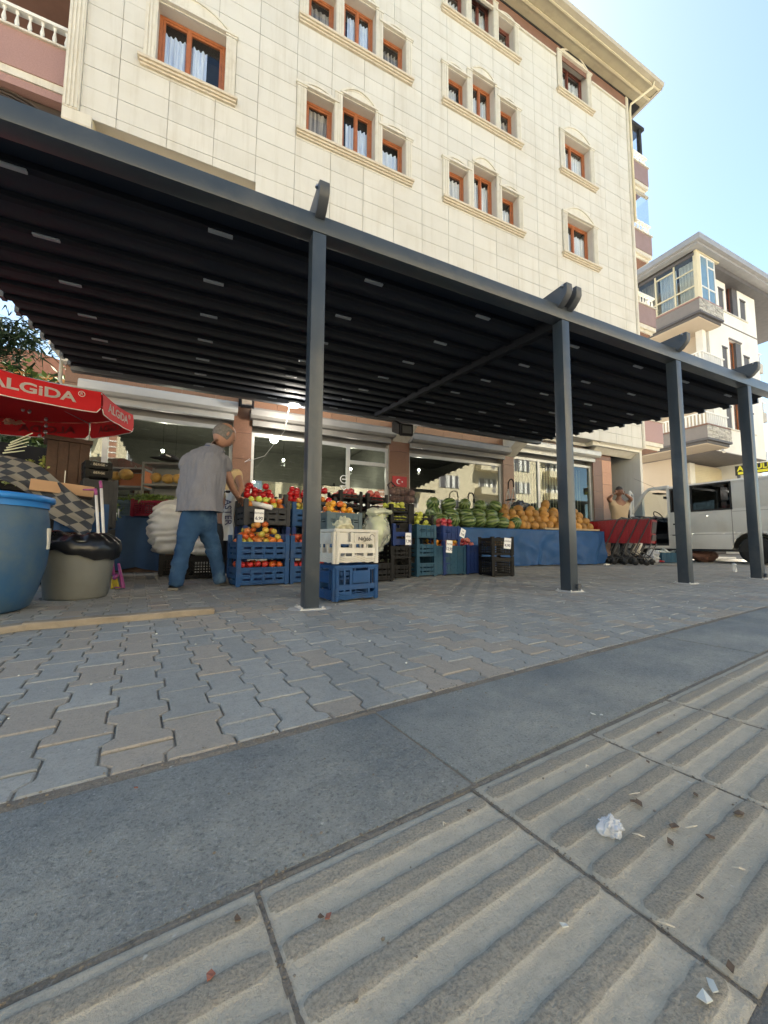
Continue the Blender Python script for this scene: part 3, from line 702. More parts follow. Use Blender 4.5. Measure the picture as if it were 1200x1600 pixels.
b = MB(); b.box(.68, 13.40, 8.242, GY+.6, 3.72, 3.74); b.box(11.0, 13.48, FY+.1, GY+.9, 3.60, 3.7198); bl(b).build('soffit', m_trim, bld)
b = MB(); b.prism([(0, 0), (.42, 0), (.42, -.28), (.36, -.28)], (11.3, FY+.03, 3.72), (0, 1, 0), (0, 0, 1), (2.16, 0, 0)); bl(b).build('cornice', m_trim, bld)
b = MB(); b.tube([(-2.43, GY+.03, 3.8), (-2.43, GY+.03, 3.3), (-2.38, GY-.03, 3.2), (-1.95, GY-.03, 3.2)], .03, 8); bl(b).build('drain_pipe', m_metal_g, bld, smooth=True)
# shopfronts
m_alu = M('aluminium', (.55, .55, .53), (.48, .48, .46), sc=5, rough=.35, metal=.3)
m_aluw = M('shutter_white', (.50, .50, .48), (.45, .45, .43), sc=3, rough=.45)
m_alud = M('shutter_grey', (.25, .24, .22), (.21, .20, .185), sc=3, rough=.45)
m_sglass = glass_mat('shop_glass', (.74, .78, .75), .075)
m_room = M('shop_wall', (.20, .20, .17), (.16, .16, .14), rough=.8); m_floor = M('shop_floor', (.25, .24, .22), rough=.4)
def shop(x0, x1, zt, mullions, sh=m_alud, tr=None, depth=3.2):
    s = empty('shopfront', (0, 0, 0), parent=bld)
    b = MB(); b.prism([(0, 0), (-.22, 0), (-.28, .05), (-.28, .17), (-.24, .22), (0, .22)], (x0-.06, GY-.006, zt), (0, 1, 0), (0, 0, 1), (x1-x0+.12, 0, 0)); bl(b).build('shutter_box', sh, s, bevel=.01)
    b = MB(); b.box(x0, x1, GY-.10, GY-.02, zt-.12, zt-.001)
    for k in range(1, 3): b.box(x0, x1, GY-.105, GY-.1, zt-.12+.04*k-.003, zt-.12+.04*k)
    bl(b).build('shutter_curtain', sh, s)
    b = MB(); f = .06
    b.box(x0, x1, GY+.08, GY+.15, zt-.30, zt-.22); b.box(x0, x0+f, GY+.08, GY+.15, 0, zt-.3002); b.box(x1-f, x1, GY+.08, GY+.15, 0, zt-.3002); b.box(x0+f, x1-f, GY+.08, GY+.15, 0, .1)
    for m_ in mullions: b.box(m_-.045, m_+.045, GY+.075, GY+.155, .1, zt-.3002)
    if tr: b.box(tr[0], tr[1], GY+.076, GY+.154, tr[2], tr[2]+.09)
    bl(b).build('shop_frame', m_alu, s, bevel=.004)
    xs_ = [x0+f]+list(mullions)+[x1-f]
    for a, c in zip(xs_[:-1], xs_[1:]):
        b = MB(); b.box(a+.046 if a != x0+f else a, c-.046 if c != x1-f else c, GY+.11, GY+.118, .1, zt-.30); bl(b).build('pane', m_sglass, s)
    b = MB(); b.box(x0, x1, GY+.26, GY+.27, zt-.221, 3.3); b.box(x0, x1, GY+.02, GY+.259, zt-.05, 3.24); bl(b).build('transom_wall', m_alud, s)
    return s
shop(-2.04, .46, 3.08, (-1.72,), m_aluw)
shop(.83, 4.06, 3.02, (2.05, 3.02), m_alud, tr=(3.07, 4.0, 2.33))
shop(4.62, 7.68, 2.98, ())
shop(8.09, 11.5, 3.27, (9.15, 10.4), m_alu)
b = MB()
b.box(-2.3, 11.9, 12.6, 12.7, -.02, 3.6); b.box(-2.35, -2.25, GY+.25, 12.6, 0, 3.6); b.box(11.85, 11.95, GY+.25, 12.6, 0, 3.6); b.box(-2.3, 11.9, GY+.28, 12.6, 3.35, 3.40)
b.box(4.3, 4.4, GY+.25, 12.6, 0, 3.3); b.box(7.85, 7.95, GY+.25, 12.6, 0, 3.3)
bl(b).build('shop_interior', m_room, bld)
b = MB(); b.box(-2.3, 11.9, GY+.26, 12.6, -.018, .0); bl(b).build('shop_floor', m_floor, bld)
# blinds behind the right-hand glass
m_blind = M('vertical_blind', (.66, .62, .50), (.60, .56, .44), rough=.8)
for k in range(26):
    x = 8.25+.125*k; b = MB(); b.obox((x, GY+.42, 1.6), (.05, .03, 0), (.002, -.002, 0), (0, 0, 1.35)); bl(b).build('blind_slat', m_blind, bld)
# entrance canopy brackets
for x in (4.35, 7.9):
    b = MB(); b.prism([(0, 0), (-.6, .35), (-.6, .5), (0, .5)], (x-.22, GY-.007, 2.98), (0, 1, 0), (0, 0, 1), (.44, 0, 0)); bl(b).build('console', m_trim, bld, bevel=.01)
# ---------------------------------------------------------------- the neighbouring block on the right
m_plast = M('pale_plaster', (.78, .77, .73), (.74, .73, .69), sc=1.2, rough=.85, dirt=(.52, .47, .38), dsc=.9, damt=.25)
m_beige = M('beige_plaster', (.56, .47, .37), (.53, .44, .34), sc=1.2, rough=.85)
m_greyb = M('grey_band', (.20, .18, .175), (.18, .165, .16), sc=4, rough=.7)
m_dkpan = M('dark_panel', (.10, .095, .10), (.085, .08, .085), rough=.6)
m_roofg = M('grey_sheet_roof', (.34, .34, .35), (.30, .30, .31), sc=2, rough=.5, metal=.2)
m_bglass = glass_mat('bay_glass', (.85, .88, .88), .04)
m_blue = M('blue_film', (.16, .27, .36), (.13, .23, .32), rough=.12, spec=.9)
m_split = M('split_stone', (.50, .48, .44), (.36, .35, .33), sc=25, rough=.9, bump=1, bsc=60, rnd=.25)
m_pvc = M('white_pvc', (.80, .79, .76), (.76, .75, .72), rough=.35)
nb = empty('neighbour_building', (25, 12, 0), label='cream neighbouring apartment block with glazed corner bay and stone clad balconies', cat='building')
NT = Matrix.Translation((-25, -12, 0))
def nl(b): return b.xform(NT)
CX, CY = 22.5, 9.83
wins = []
for z in (12.70, 9.52, 6.40):
    wins += [(23.67, 24.16, z, z+1.15, 0), (24.40, 25.62, z-.02, z+1.68, 1), (25.84, 26.42, z+.02, z+1.12, 0)]
b = MB()
for x0, x1, z0, z1 in minus((CX, 27.5, 5.1, 14.25), [w[:4] for w in wins]): b.box(x0, x1, CY, CY+.3, z0, z1)
b.box(CX-.002, CX+.3, CY+.302, 26, 5.1, 14.25); b.box(27.2, 27.5, CY+.302, 26, 0, 14.25)
nl(b).build('wall', m_plast, nb)
b = MB(); b.box(CX+.05, 27.4, 11.85, 12.05, 0, 5.0); b.box(CX-.05, CX+.049, 11.85, 26, 0, 5.06); nl(b).build('ground_floor_wall', m_beige, nb)
b = MB(); b.box(CX-.06, 27.5, CY, 26, 5.061, 5.099); nl(b).build('soffit', m_greyb, nb)
for z in (11.9, 8.75): b = MB(); b.box(CX+.0, 27.52, CY-.02, CY-.001, z, z+.06); nl(b).build('string_line', m_greyb, nb)
for x0, x1, z0, z1, big in wins:
    f = MB(); t = .06
    if big:
        x1f = x0+.72
        f.box(x0, x0+t, CY+.13, CY+.19, z0, z1); f.box(x1f-t, x1f, CY+.13, CY+.19, z0, z1); f.box(x0+t, x1f-t, CY+.13, CY+.19, z0, z0+t); f.box(x0+t, x1f-t, CY+.13, CY+.19, z1-t, z1); f.box(x0+.33, x0+.39, CY+.13, CY+.19, z0+t, z1-t)
        w = nl(f).build('window', m_wood_dk if z0 > 12 else m_wood, nb)
        p = MB(); p.box(x0+t, x1f-t, CY+.16, CY+.165, z0+t, z1-t); nl(p).build('pane', m_bglass, w)
        p = MB(); p.box(x1f+.001, x1, CY+.02, CY+.22, z0, z1); nl(p).build('dark_infill', m_dkpan, w)  # dark block beside the frame: the opening's dark reveal put in as colour
        p = MB(); p.box(x0, x1f, CY+.28, CY+.29, z0, z1); nl(p).build('curtain', m_cur_w, w)
        p = MB(); p.box(x0-.03, x1+.03, CY-.05, CY+.1, z1+.002, z1+.07); nl(p).build('lintel', m_greyb, w)
        p = MB(); p.box(x0-.8, x1+.9, CY-.05, CY+.1, z0-.07, z0-.002); nl(p).build('sill', m_trim, w)
    else:
        f.box(x0, x1, CY+.03, CY+.2, z0, z1); f.box(x0-.03, x1+.03, CY-.02, CY+.0295, z1-.05, z1+.03)
        nl(f).build('dark_infill', m_dkpan, nb)
b = MB()
b.box(18.5, 21.9, 9.3, 9.4, 0, 0)
b = MB()   # roof with deep eaves
b.add([(20.1, 8.9, 14.9), (34, 8.9, 14.9), (34, 27, 14.9), (20.1, 27, 14.9), (25, 15, 17.4), (31, 20, 17.4)], [(0, 1, 5, 4), (1, 2, 5), (2, 3, 4, 5), (3, 0, 4)])
nl(b).build('roof', m_roofg, nb)
b = MB(); b.box(20.1, 34, 8.9, 27, 14.62, 14.899); b.box(20.25, 34, 9.05, 27, 14.50, 14.6198); nl(b).build('eave', m_roofg, nb)
b = MB(); b.box(20.6, 34, 9.4, 27, 14.26, 14.4998); nl(b).build('soffit', m_dkpan, nb)
# balconies wrapping the corner; the top one is glazed in
def nbalc(z, glazed):
    g = empty('corner_balcony', (0, 0, 0), parent=nb)
    X0, X1, Y0, Y1 = 20.6, 22.62, 9.3, 13.3
    b = MB(); b.box(X0, X0+.12, Y0, Y1, z+.12, z+.72); nl(b).build('parapet', m_greyb, g)
    # split-stone courses on the front
    for r in range(7):
        u = X0
        while u < X1-.02:
            L_ = rng.uniform(.14, .34); e = min(X1, u+L_); b = MB(); b.box(u+.004, e-.004, Y0-.03-rng.uniform(0, .03), Y0+.10, z+.12+r*.084+.004, z+.12+(r+1)*.084-.004); nl(b).build('stone', m_split, g); u = e
    b = MB(); b.box(X0-.06, X1, Y0-.06, Y1, z+.02, z+.118); b.box(X0+.06, X1-.02, Y0+.06, Y1, z-.10, z+.0198); nl(b).build('slab', m_dkpan, g)
    b = MB(); b.box(X0+.10, X1-.04, Y0+.10, Y1, z-.14, z-.1002); nl(b).build('soffit', m_beige, g)
    b = MB(); b.box(X0-.04, X0+.15, Y0-.04, Y1, z+.722, z+.78); b.box(X0+.151, X1, Y0-.04, Y0+.12, z+.722, z+.78); nl(b).build('coping', m_brownband if not glazed else m_pinkst, g)
    z1 = z+.79
    if glazed:
        H_ = 14.42; b = MB(); f = .07
        ys_ = [Y0, 10.25, 11.12, 12.0, 12.9]
        for y in ys_: b.box(X0+.02, X0+.09, y, y+(.16 if y == Y0 else f), z1, H_)
        for za in (z1, z1+.62, H_-.10): b.box(X0+.021, X0+.089, Y0+.16, Y1, za, za+f)
        b.box(X0+.021, X0+.089, Y0+.16, 10.25, z1+1.45, z1+1.5); b.box(X0+.015, X0+.095, 10.32, 11.12, H_-.42, H_-.36)
        b.box(X0, X1, Y0-.02, Y0+.25, H_+.001, H_+.06); b.box(X0, X0+.25, Y0+.251, Y1, H_+.001, H_+.06)
        b.box(X0+.09, X0+.32, Y0, Y0+.10, z1, H_)
        nl(b).build('bay_frame', m_eavelt, g)
        b = MB()
        for x in (X0+.34, X0+.98, X1-.42): b.box(x, x+.06, Y0+.02, Y0+.09, z1, H_)
        for za in (z1, z1+.66, H_-.07): b.box(X0+.40, X1-.42, Y0+.021, Y0+.089, za, za+.06)
        b.box(X0+1.04, X1-.42, Y0+.021, Y0+.089, H_-.5, H_-.44); nl(b).build('bay_frame', m_pvc, g)
        b = MB(); b.box(X0+.40, X1-.42, Y0+.05, Y0+.056, z1+.06, H_-.07); nl(b).build('blue_pane', m_blue, g)
        for a, c in zip(ys_[:-1], ys_[1:]):
            b = MB(); b.box(X0+.05, X0+.056, a+.07, c, z1+.06, H_-.1); nl(b).build('pane', m_bglass, g)
            b = MB(); b.grid(lambda i, j: (X0+.40+.03*math.sin(i*40), a+.1+(c-a)*.9*i, z1+.0+(H_-z1-.15)*j), 24, 1); nl(b).build('curtain', [m_cur_w, m_cur_b, m_cur_d, m_cur_w][ys_.index(a) % 4], g, smooth=True)
        b = MB(); b.box(X1-.5, X1-.4, Y0+.3, Y1, z1, H_); nl(b).build('inner_wall', m_beige, g)
    else:
        b = MB(); n = 26
        for k in range(n): y = Y0+.1+(Y1-Y0-.2)*k/n; b.box(X0+.03, X0+.09, y, y+.05, z1, z1+.52)
        for k in range(10): x = X0+.15+(X1-X0-.3)*k/10; b.box(x, x+.04, Y0+.03, Y0+.08, z1, z1+.52)
        b.box(X0+.02, X0+.10, Y0, Y1, z1+.521, z1+.58); b.box(X0+.101, X1, Y0+.02, Y0+.09, z1+.521, z1+.58); nl(b).build('railing', m_pvc, g)
nbalc(11.33, True); nbalc(8.15, False); nbalc(5.25, False)
b = MB(); b.box(CX-.03, CX-.003, CY+.3, 13.3, 5.1, 14.25); nl(b).build('balcony_back_wall', m_beige, nb)
b = MB(); b.box(22.05, 22.35, 9.9, 10.2, 8.2, 14.2); nl(b).build('pillar', m_plast, nb)
# shop at street level, right
b = MB(); b.box(24.4, 29.5, 11.74, 11.84, 3.9, 4.9)
for k in range(9): b.box(24.4, 29.5, 11.72, 11.7398, 3.95+.1*k, 4.0+.1*k)
nl(b).build('roller_shutter', m_eavelt, nb)
b = MB(); b.box(24.4, 29.5, 11.76, 11.84, 0, 3.88); nl(b).build('shop_window', m_dkpan, nb)
b = MB(); b.box(23.9, 24.39, 11.70, 11.84, 0, 4.98); nl(b).build('pier', m_white, nb)
b = MB(); b.tube([(21.9, 9.35, 4.95), (21.7, 9.2, 4.8)], [.05, .06], 10); nl(b).build('security_camera', m_white, nb)
# further wing with balconies at the right edge
b = MB(); b.box(27.8, 34, 12.4, 26, 0, 14.25); nl(b).build('rear_wing', m_plast, nb)
for z in (11.1, 8.0, 4.95):
    b = MB(); b.box(27.62, 31, 10.9, 12.3, z, z+.10); b.box(27.62, 31, 10.9, 11.0, z+.101, z+.6); nl(b).build('wing_balcony', m_split, nb)
    b = MB()
    for k in range(16): b.box(27.7+.2*k, 27.75+.2*k, 10.93, 10.97, z+.6, z+1.2)
    b.box(27.65, 31, 10.92, 10.98, z+1.2, z+1.25); nl(b).build('railing', m_pvc, nb)
    b = MB(); b.box(28.4, 29.6, 12.33, 12.395, z+.2, z+2.3); nl(b).build('balcony_door', m_wood, nb)
# sign behind the van
m_signb = M('sign_black', (.015, .015, .012), rough=.4); m_signy = M('sign_yellow', (.62, .58, .03), rough=.5)
sg = empty('shop_sign', (17.5, 7.1, 0), label='black sign board with yellow lettering showing above the roof of the van', cat='sign')
b = MB(); b.box(-.04, .04, -3.4, .02, 3.00, 3.34); b.build('board', m_signb, sg)
b = MB(); b.box(-.046, -.0402, -3.3, -.06, 3.02, 3.11); b.build('yellow_band', m_signy, sg)
for s, yy in (('A', -.13), ('ULUN', -.90)):
    me = lay(text_mesh(s, .25, m_signy, .003, .008), (-.045, yy, 3.225), (0, -1, 0), (0, 0, 1)); place(me, 'lettering', sg)
b = MB()
for y in (-3.2, -.1): b.box(-.03, .03, y, y+.08, 0, 2.999)
b.build('support', m_steel_dark, sg)
# ---------------------------------------------------------------- across the street (seen in the shop glass, and lighting the facade)
m_opp = M('sunlit_plaster', (.60, .52, .36), (.56, .49, .34), sc=.8, rough=.85); m_oppb = M('red_brick_panel', (.34, .15, .09), (.30, .13, .08), rough=.8)
def opp(name, x0, x1, y, h, lab, mt):
    o = empty(name, ((x0+x1)/2, y, 0), label=lab, cat='building'); T = Matrix.Translation((-(x0+x1)/2, -y, 0))
    b = MB(); b.box(x0, x1, y-10, y, -.1, h); b.xform(T).build('wall', mt, o)
    b = MB(); b.box(x0-.5, x1+.5, y-10.5, y+.7, h+.001, h+.35); b.xform(T).build('roof', m_eave, o)
    n = int((x1-x0)/5.2)
    for k in range(n):
        cx = x0+(x1-x0)*(k+.5)/n
        for f in range(int(h/2.95)):
            z = .9+2.95*f+.3
            if f == 0: z = .5
            if k % 2 == 0:
                b = MB(); b.box(cx-1.9, cx+1.9, y+.001, y+1.2, z-.6, z+.25) if f else b.box(cx-2, cx+2, y+.001, y+.05, .1, .3); b.xform(T).build('balcony', mt, o)
                b = MB(); b.obox((cx, y+1.21 if f else y+.07, z-.15), (.18, 0, .18), (0, .01, 0), (-.18, 0, .18)); b.xform(T).build('diamond_relief', m_greyb, o)
            b = MB(); b.box(cx-1.4, cx+1.4, y+.002, y+.06, z, z+1.5); w = b.xform(T).build('window', m_dkpan, o)
            b = MB()
            for q in (-1.4, -.5, .4, 1.3): b.box(cx+q, cx+q+.1, y+.061, y+.09, z, z+1.5)
            for q in (-.3, .45): b.box(cx+q, cx+q+.35, y+.061, y+.07, z+.05, z+1.45)
            b.xform(T).build('frame', m_white, w)
        if k % 3 == 1:
            b = MB(); b.box(cx+2.2, cx+3.1, y+.003, y+.08, 0, h-.2); b.xform(T).build('brick_panel', m_oppb, o)
            for q in range(int(h/.55)): b = MB(); b.box(cx+2.2, cx+3.1, y+.081, y+.1, .5*q, .5*q+.09); b.xform(T).build('white_band', m_white, o)
    return o
opp('opposite_building', 6, 46, -20.5, 17, 'sunlit cream apartment block across the street reflected in the shop glass', m_opp)
opp('opposite_building', -34, 3, -22.0, 15, 'lower cream apartment block across the street to the left', m_opp)
# ---------------------------------------------------------------- far left: house and trees
fh = empty('distant_house', (-13.5, 40, -4.2), rz=rad(12), label='distant house with orange timber eaves, white balcony railing and a chimney', cat='house')
m_timber = M('orange_timber', (.42, .19, .06), (.36, .16, .05), sc=4, rough=.6)
b = MB(); b.box(-9, 6, -4, 6, 0, 14.6); b.build('wall', m_plast, fh)
b = MB(); b.prism([(-10.5, 0), (7.2, 0), (6.5, .25), (1, 1.5), (-9.8, .25)], (0, -6.2, 16.6), (1, 0, 0), (0, 0, 1), (0, 13, 0)); b.build('roof', m_rooftile, fh)
b = MB(); b.box(-10, 7, -5.8, 7, 16.35, 16.59); b.box(-9, 6.2, -3.9, 6, 14.7, 16.34); b.build('timber_fascia', m_timber, fh)
b = MB(); b.box(-10, 6.8, -5.6, -4.01, 13.6, 13.9); b.build('balcony_slab', m_greyb, fh)
b = MB()
for k in range(60): b.box(-10+.28*k, -9.88+.28*k, -5.55, -5.45, 13.9, 15.0)
b.box(-10, 6.8, -5.6, -5.4, 15.001, 15.12); b.build('railing', m_white, fh)
b = MB(); b.box(.3, 1.7, -.6, .8, 17.5, 19.3); b.box(.1, 1.9, -.8, 1.0, 19.301, 19.5); b.build('chimney', m_orst, fh)
b = MB(); b.box(2.2, 2.4, -5.7, -5.61, 14, 16.3); b.build('post', m_eavelt, fh)
m_bark = M('bark', (.11, .08, .055), (.07, .05, .035), sc=12, rough=.95, bump=2, bsc=12)
m_leafg = M('leaf_green', (.085, .115, .03), (.05, .085, .02), sc=3, rough=.7, spec=.1, rnd=.35, isl=True); m_needle = M('pine_needle', (.025, .04, .022), (.035, .055, .03), sc=3, rough=.8, spec=.05, rnd=.3, isl=True)
def tree(name, x, y, h, r, n, mt, lab, kind='leaf', zc=.62, seed=1, leaf=.16):
    R_ = random.Random(seed); t = empty(name, (x, y, 0), label=lab, cat='tree')
    b = MB(); pts = [(0, 0, -.1), (.1, .05, h*.3), (-.05, .1, h*.6), (.05, 0, h*.93)]; b.tube(pts, [r*.085, r*.07, r*.045, r*.012], 9)
    tips = []
    for k in range(22):
        z0 = h*R_.uniform(.25, .9); a = R_.uniform(0, 6.28); L_ = r*R_.uniform(.6, 1.05)*(1-.55*abs(z0/h-.55)) if kind == 'leaf' else r*(1.12-z0/h)*R_.uniform(.8, 1.1)
        up = R_.uniform(.2, .7)*L_ if kind == 'leaf' else R_.uniform(-.1, .12)*L_
        p = [(0, 0, z0)]+[(math.cos(a)*L_*q+R_.uniform(-.1, .1), math.sin(a)*L_*q+R_.uniform(-.1, .1), z0+up*q**1.3) for q in (.35, .7, 1)]
        b.tube(p, [r*.03, r*.02, r*.012, r*.004], 5); tips.append(p)
    b.build('trunk', m_bark, t, smooth=True)
    b = MB()
    for k in range(n):
        p = R_.choice(tips); q = R_.random()**.6*3; i = min(2, int(q)); f = q-i; c = Vector(p[i]).lerp(Vector(p[i+1]), f)
        sp = r*(.20 if kind == 'leaf' else .10)
        c += Vector((R_.gauss(0, sp), R_.gauss(0, sp), R_.gauss(0, sp*.8)))
        d = Vector((R_.gauss(0, 1), R_.gauss(0, 1), R_.gauss(0, .8))).normalized(); e = d.cross(Vector((R_.gauss(0, 1), R_.gauss(0, 1), R_.gauss(0, 1)))).normalized()
        if kind == 'leaf': s = leaf*R_.uniform(.6, 1.3); b.add([c-d*s, c-e*s*.5, c+d*s, c+e*s*.5], [(0, 1, 2, 3)])
        else:
            s = leaf*R_.uniform(.7, 1.5); e *= .07
            for q2 in range(3):
                d2 = (d+Vector((R_.gauss(0, .4), R_.gauss(0, .4), R_.gauss(0, .3)))).normalized(); b.add([c-e*s, c+e*s, c+d2*s], [(0, 1, 2)])
    b.build('crown', mt, t, kind=None); return t
tree('pine_tree', -8.7, 17.5, 14.5, 4.3, 8000, m_needle, 'dark pine tree reaching in at the left edge below the pergola roof', 'pine', seed=4, leaf=.40)
tree('garden_tree', -6.9, 25, 9.6, 2.5, 5000, m_leafg, 'sunlit green garden tree between the umbrella and the shop corner', seed=9, leaf=.2)
tree('garden_tree', -9.4, 24, 8.6, 2.8, 5000, m_leafg, 'green garden tree in front of the distant house, left of the other one', seed=12, leaf=.2)
b = MB(); b.box(-40, -4.6, 12.0, 12.25, -.1, 2.4); b.build('garden_wall', m_greyb, None, label='low grey garden wall behind the vegetable stand on the left', cat='wall')
# ---------------------------------------------------------------- goods: crates
def plastic(name, c, c2=None, rough=.5, dirt=(.10, .09, .08), damt=.3): return M(name, c, c2 or [x*.85 for x in c], sc=6, rough=rough, dirt=dirt, dsc=5, damt=damt, rnd=.06, spec=.16)
m_cblue = plastic('crate_blue', (.022, .075, .20)); m_cteal = plastic('crate_teal', (.03, .085, .14)); m_cnavy = plastic('crate_navy', (.02, .045, .17))
m_cblack = plastic('crate_black', (.012, .012, .013), dirt=(.03, .028, .026)); m_cgrey = plastic('crate_dark_grey', (.045, .048, .056)); m_cbgrey = plastic('crate_blue_grey', (.11, .16, .19))
m_cwhite = plastic('crate_white', (.66, .64, .58), (.58, .55, .48), dirt=(.34, .28, .2), damt=.45); m_cgreen = plastic('crate_pale_green', (.50, .60, .46)); m_cred = plastic('crate_red', (.17, .01, .03))
def panel(w, z0, z1, th, holes_, y=0):
    b = MB()
    for (a, c, e, f) in minus((-w/2, w/2, z0, z1), holes_): b.box(a, c, y-th/2, y+th/2, e, f)
    return b
def crate_parts(w, d, h, style):
    "meshes for (front and back panel, side panel, corner post, floor)"
    hs, hd = [], []
    z0, z1, ph = .02, h*.72, h*1.0
    if style == 'fruit':
        for W_, L_ in ((w, hs), (d, hd)):
            n = 4 if W_ == w else 2
            for r in (.36, .66):
                for k in range(n):
                    c = -W_/2+.05+(W_-.10)*(k+.5)/n; L_.append((c-(W_-.1)/n*.36, c+(W_-.1)/n*.36, h*.72*r-.010, h*.72*r+.010))
    elif style == 'mesh':
        z1 = h*.93
        for W_, L_ in ((w, hs), (d, hd)):
            n = int(W_/.034)
            for r in range(int((z1-.07)/.034)):
                for k in range(n):
                    c = -W_/2+.02+(W_-.04)*(k+.5)/n; zz = .045+.034*r; L_.append((c-.011, c+.011, zz, zz+.022))
    elif style == 'low':
        z1 = h*.62
        for W_, L_ in ((w, hs), (d, hd)): L_.append((-W_/2+.06, W_/2-.06, h*.30, h*.42))
    elif style == 'tall':
        z1 = h*.97
    elif style == 'box':
        z1 = h*.95
        for W_, L_ in ((w, hs), (d, hd)):
            L_ += [(-W_/2+.05, -.02, h*.52, h*.56), (.02, W_/2-.05, h*.52, h*.56), (-W_/2+.05, -.02, h*.62, h*.66), (.02, W_/2-.05, h*.62, h*.66)]
    return z0, z1, hs, hd
_cache = {}
def crate(name, loc, rz, w, d, h, mt, style, label, group=None, parts_as=True):
    key = (w, d, h, style, mt.name)
    t = empty(name, loc, rz, label, 'crate', group)
    if key not in _cache:
        z0, z1, hs, hd = crate_parts(w, d, h, style); th = .007; ms = []
        f = panel(w-.03, z0, z1, th, hs)
        if style in ('fruit', 'box', 'tall'):
            f.box(-w/2+.01, w/2-.01, -th/2-.010, -th/2-.0002, z1-.018, z1); f.box(-w/2+.01, w/2-.01, -th/2-.010, -th/2-.0002, z0, z0+.014)
            for k in range(-1, 2): f.box(k*w*.24-.004, k*w*.24+.004, -th/2-.006, -th/2-.0002, z0+.0142, z1-.0182)
        if style == 'tall':
            for k in range(9):
                for r in range(8):
                    if (k+r) % 2: f.box(-w*.38+k*w*.084, -w*.38+(k+.7)*w*.084, -th/2-.004, -th/2-.0003, z0+.04+r*(z1-.1)/8, z0+.06+r*(z1-.1)/8)
        s = panel(d-.03, z0, z1, th, hd)
        if style == 'tall':
            for k in range(7): s.box(-d*.4+k*d*.125, -d*.4+k*d*.125+.012, -th/2-.012, -th/2-.0002, z0, z1)
        s.box(-d/2+.02, d/2-.02, -th/2-.009, -th/2-.0002, z1-.018, z1)
        p = MB(); ph = h*.995 if style != 'low' else h*.98
        p.prism([(0, 0), (.045, 0), (.045, .012), (.012, .012), (.012, .045), (0, .045)], (0, 0, .012), (1, 0, 0), (0, 1, 0), (0, 0, ph-.012)); p.box(.008, .040, .008, .040, .0, .0118)
        fl = MB(); fl.box(-w/2+.015, w/2-.015, -d/2+.015, d/2-.015, .012, .022)
        _cache[key] = [b.mesh(n, mt) for n, b in (('front_panel', f), ('side_panel', s), ('corner_post', p), ('floor', fl))]
    f, s, p, fl = _cache[key]
    place(f, 'front_panel', t, (0, -d/2+.012, 0)); place(f, 'back_panel', t, (0, d/2-.012, 0), (0, 0, math.pi))
    place(s, 'side_panel', t, (-w/2+.012, 0, 0), (0, 0, -math.pi/2)); place(s, 'side_panel', t, (w/2-.012, 0, 0), (0, 0, math.pi/2))
    for k, (x, y) in enumerate(((-1, -1), (1, -1), (1, 1), (-1, 1))): place(p, 'corner_post', t, (x*w/2, y*d/2, 0), (0, 0, k*math.pi/2))
    place(fl, 'floor', t)
    return t
# ---- fruit
def fruit_mat(name, c, c2, c3=None, sc=3, rough=.3, rnd=.14, stripes=None):
    return M(name, c, c2, sc=sc, rough=rough, rnd=rnd, spec=.5, dirt=c3, dsc=2.2, damt=.9, dthr=.48, sss=0)
FR = {}
def fruit_mesh(kind, r, mt, squash=.86, stem=True, lob=0):
    b = MB(); b.m = 0
    def fn(d):
        k = 1-.16*max(0, d.z-.86)/.14-.07*max(0, -d.z-.9)/.1
        if lob: k *= 1+.07*math.cos(lob*math.atan2(d.y, d.x))*(1-d.z*d.z)
        return k
    b.blob((0, 0, 0), r, r, r*squash, 12, 8, fn)
    if stem: b.m = 1; b.tube([(0, 0, r*squash*.80), (r*.05, 0, r*squash*1.05)], [r*.05, r*.07], 5)
    return b.mesh(kind, [mt, m_stem], smooth=True)
m_stem = M('stem', (.10, .09, .03), rough=.8)
def redf(n, c, c2, c3=None): return fruit_mat(n, c, c2, c3)
FR['tomato'] = fruit_mesh('tomato', .040, redf('tomato_skin', (.50, .05, .02), (.55, .12, .02), (.62, .34, .04)), .84)
FR['green_tomato'] = fruit_mesh('tomato', .036, redf('tomato_unripe', (.55, .38, .05), (.42, .42, .08), (.6, .2, .03)), .86)
FR['red_apple'] = fruit_mesh('apple', .036, redf('apple_red', (.42, .03, .03), (.35, .02, .02), (.50, .22, .05)), .9)
FR['mixed_apple'] = fruit_mesh('apple', .037, redf('apple_mixed', (.52, .28, .06), (.48, .10, .04), (.45, .45, .09)), .9)
FR['yellow_apple'] = fruit_mesh('apple', .038, redf('apple_yellow', (.50, .52, .08), (.42, .48, .08), (.6, .5, .12)), .92)
FR['orange'] = fruit_mesh('orange', .038, redf('orange_skin', (.70, .34, .03), (.66, .28, .02), (.62, .42, .05)), .95)
FR['persimmon'] = fruit_mesh('persimmon', .042, redf('persimmon_skin', (.60, .17, .03), (.56, .12, .03), (.6, .26, .05)), .8)
FR['pomegranate'] = fruit_mesh('pomegranate', .046, redf('pomegranate_skin', (.42, .04, .05), (.36, .03, .05), (.60, .30, .20)), .92)
FR['red_pepper'] = fruit_mesh('pepper', .040, redf('pepper_skin', (.48, .012, .015), (.40, .01, .015)), 1.05, lob=4)
FR['plum'] = fruit_mesh('plum', .026, redf('plum_skin', (.12, .02, .04), (.16, .03, .04)), 1.0)
FR['potato'] = fruit_mesh('potato', .036, redf('potato_skin', (.34, .22, .12), (.28, .18, .10)), .7, stem=False)
KN = {'tomato': 'red tomato', 'green_tomato': 'half ripe tomato', 'red_apple': 'red apple', 'mixed_apple': 'red and yellow apple', 'yellow_apple': 'yellow green apple', 'orange': 'orange', 'persimmon': 'deep orange persimmon', 'pomegranate': 'pinkish red pomegranate', 'red_pepper': 'glossy red pepper', 'plum': 'dark plum', 'potato': 'brown potato'}
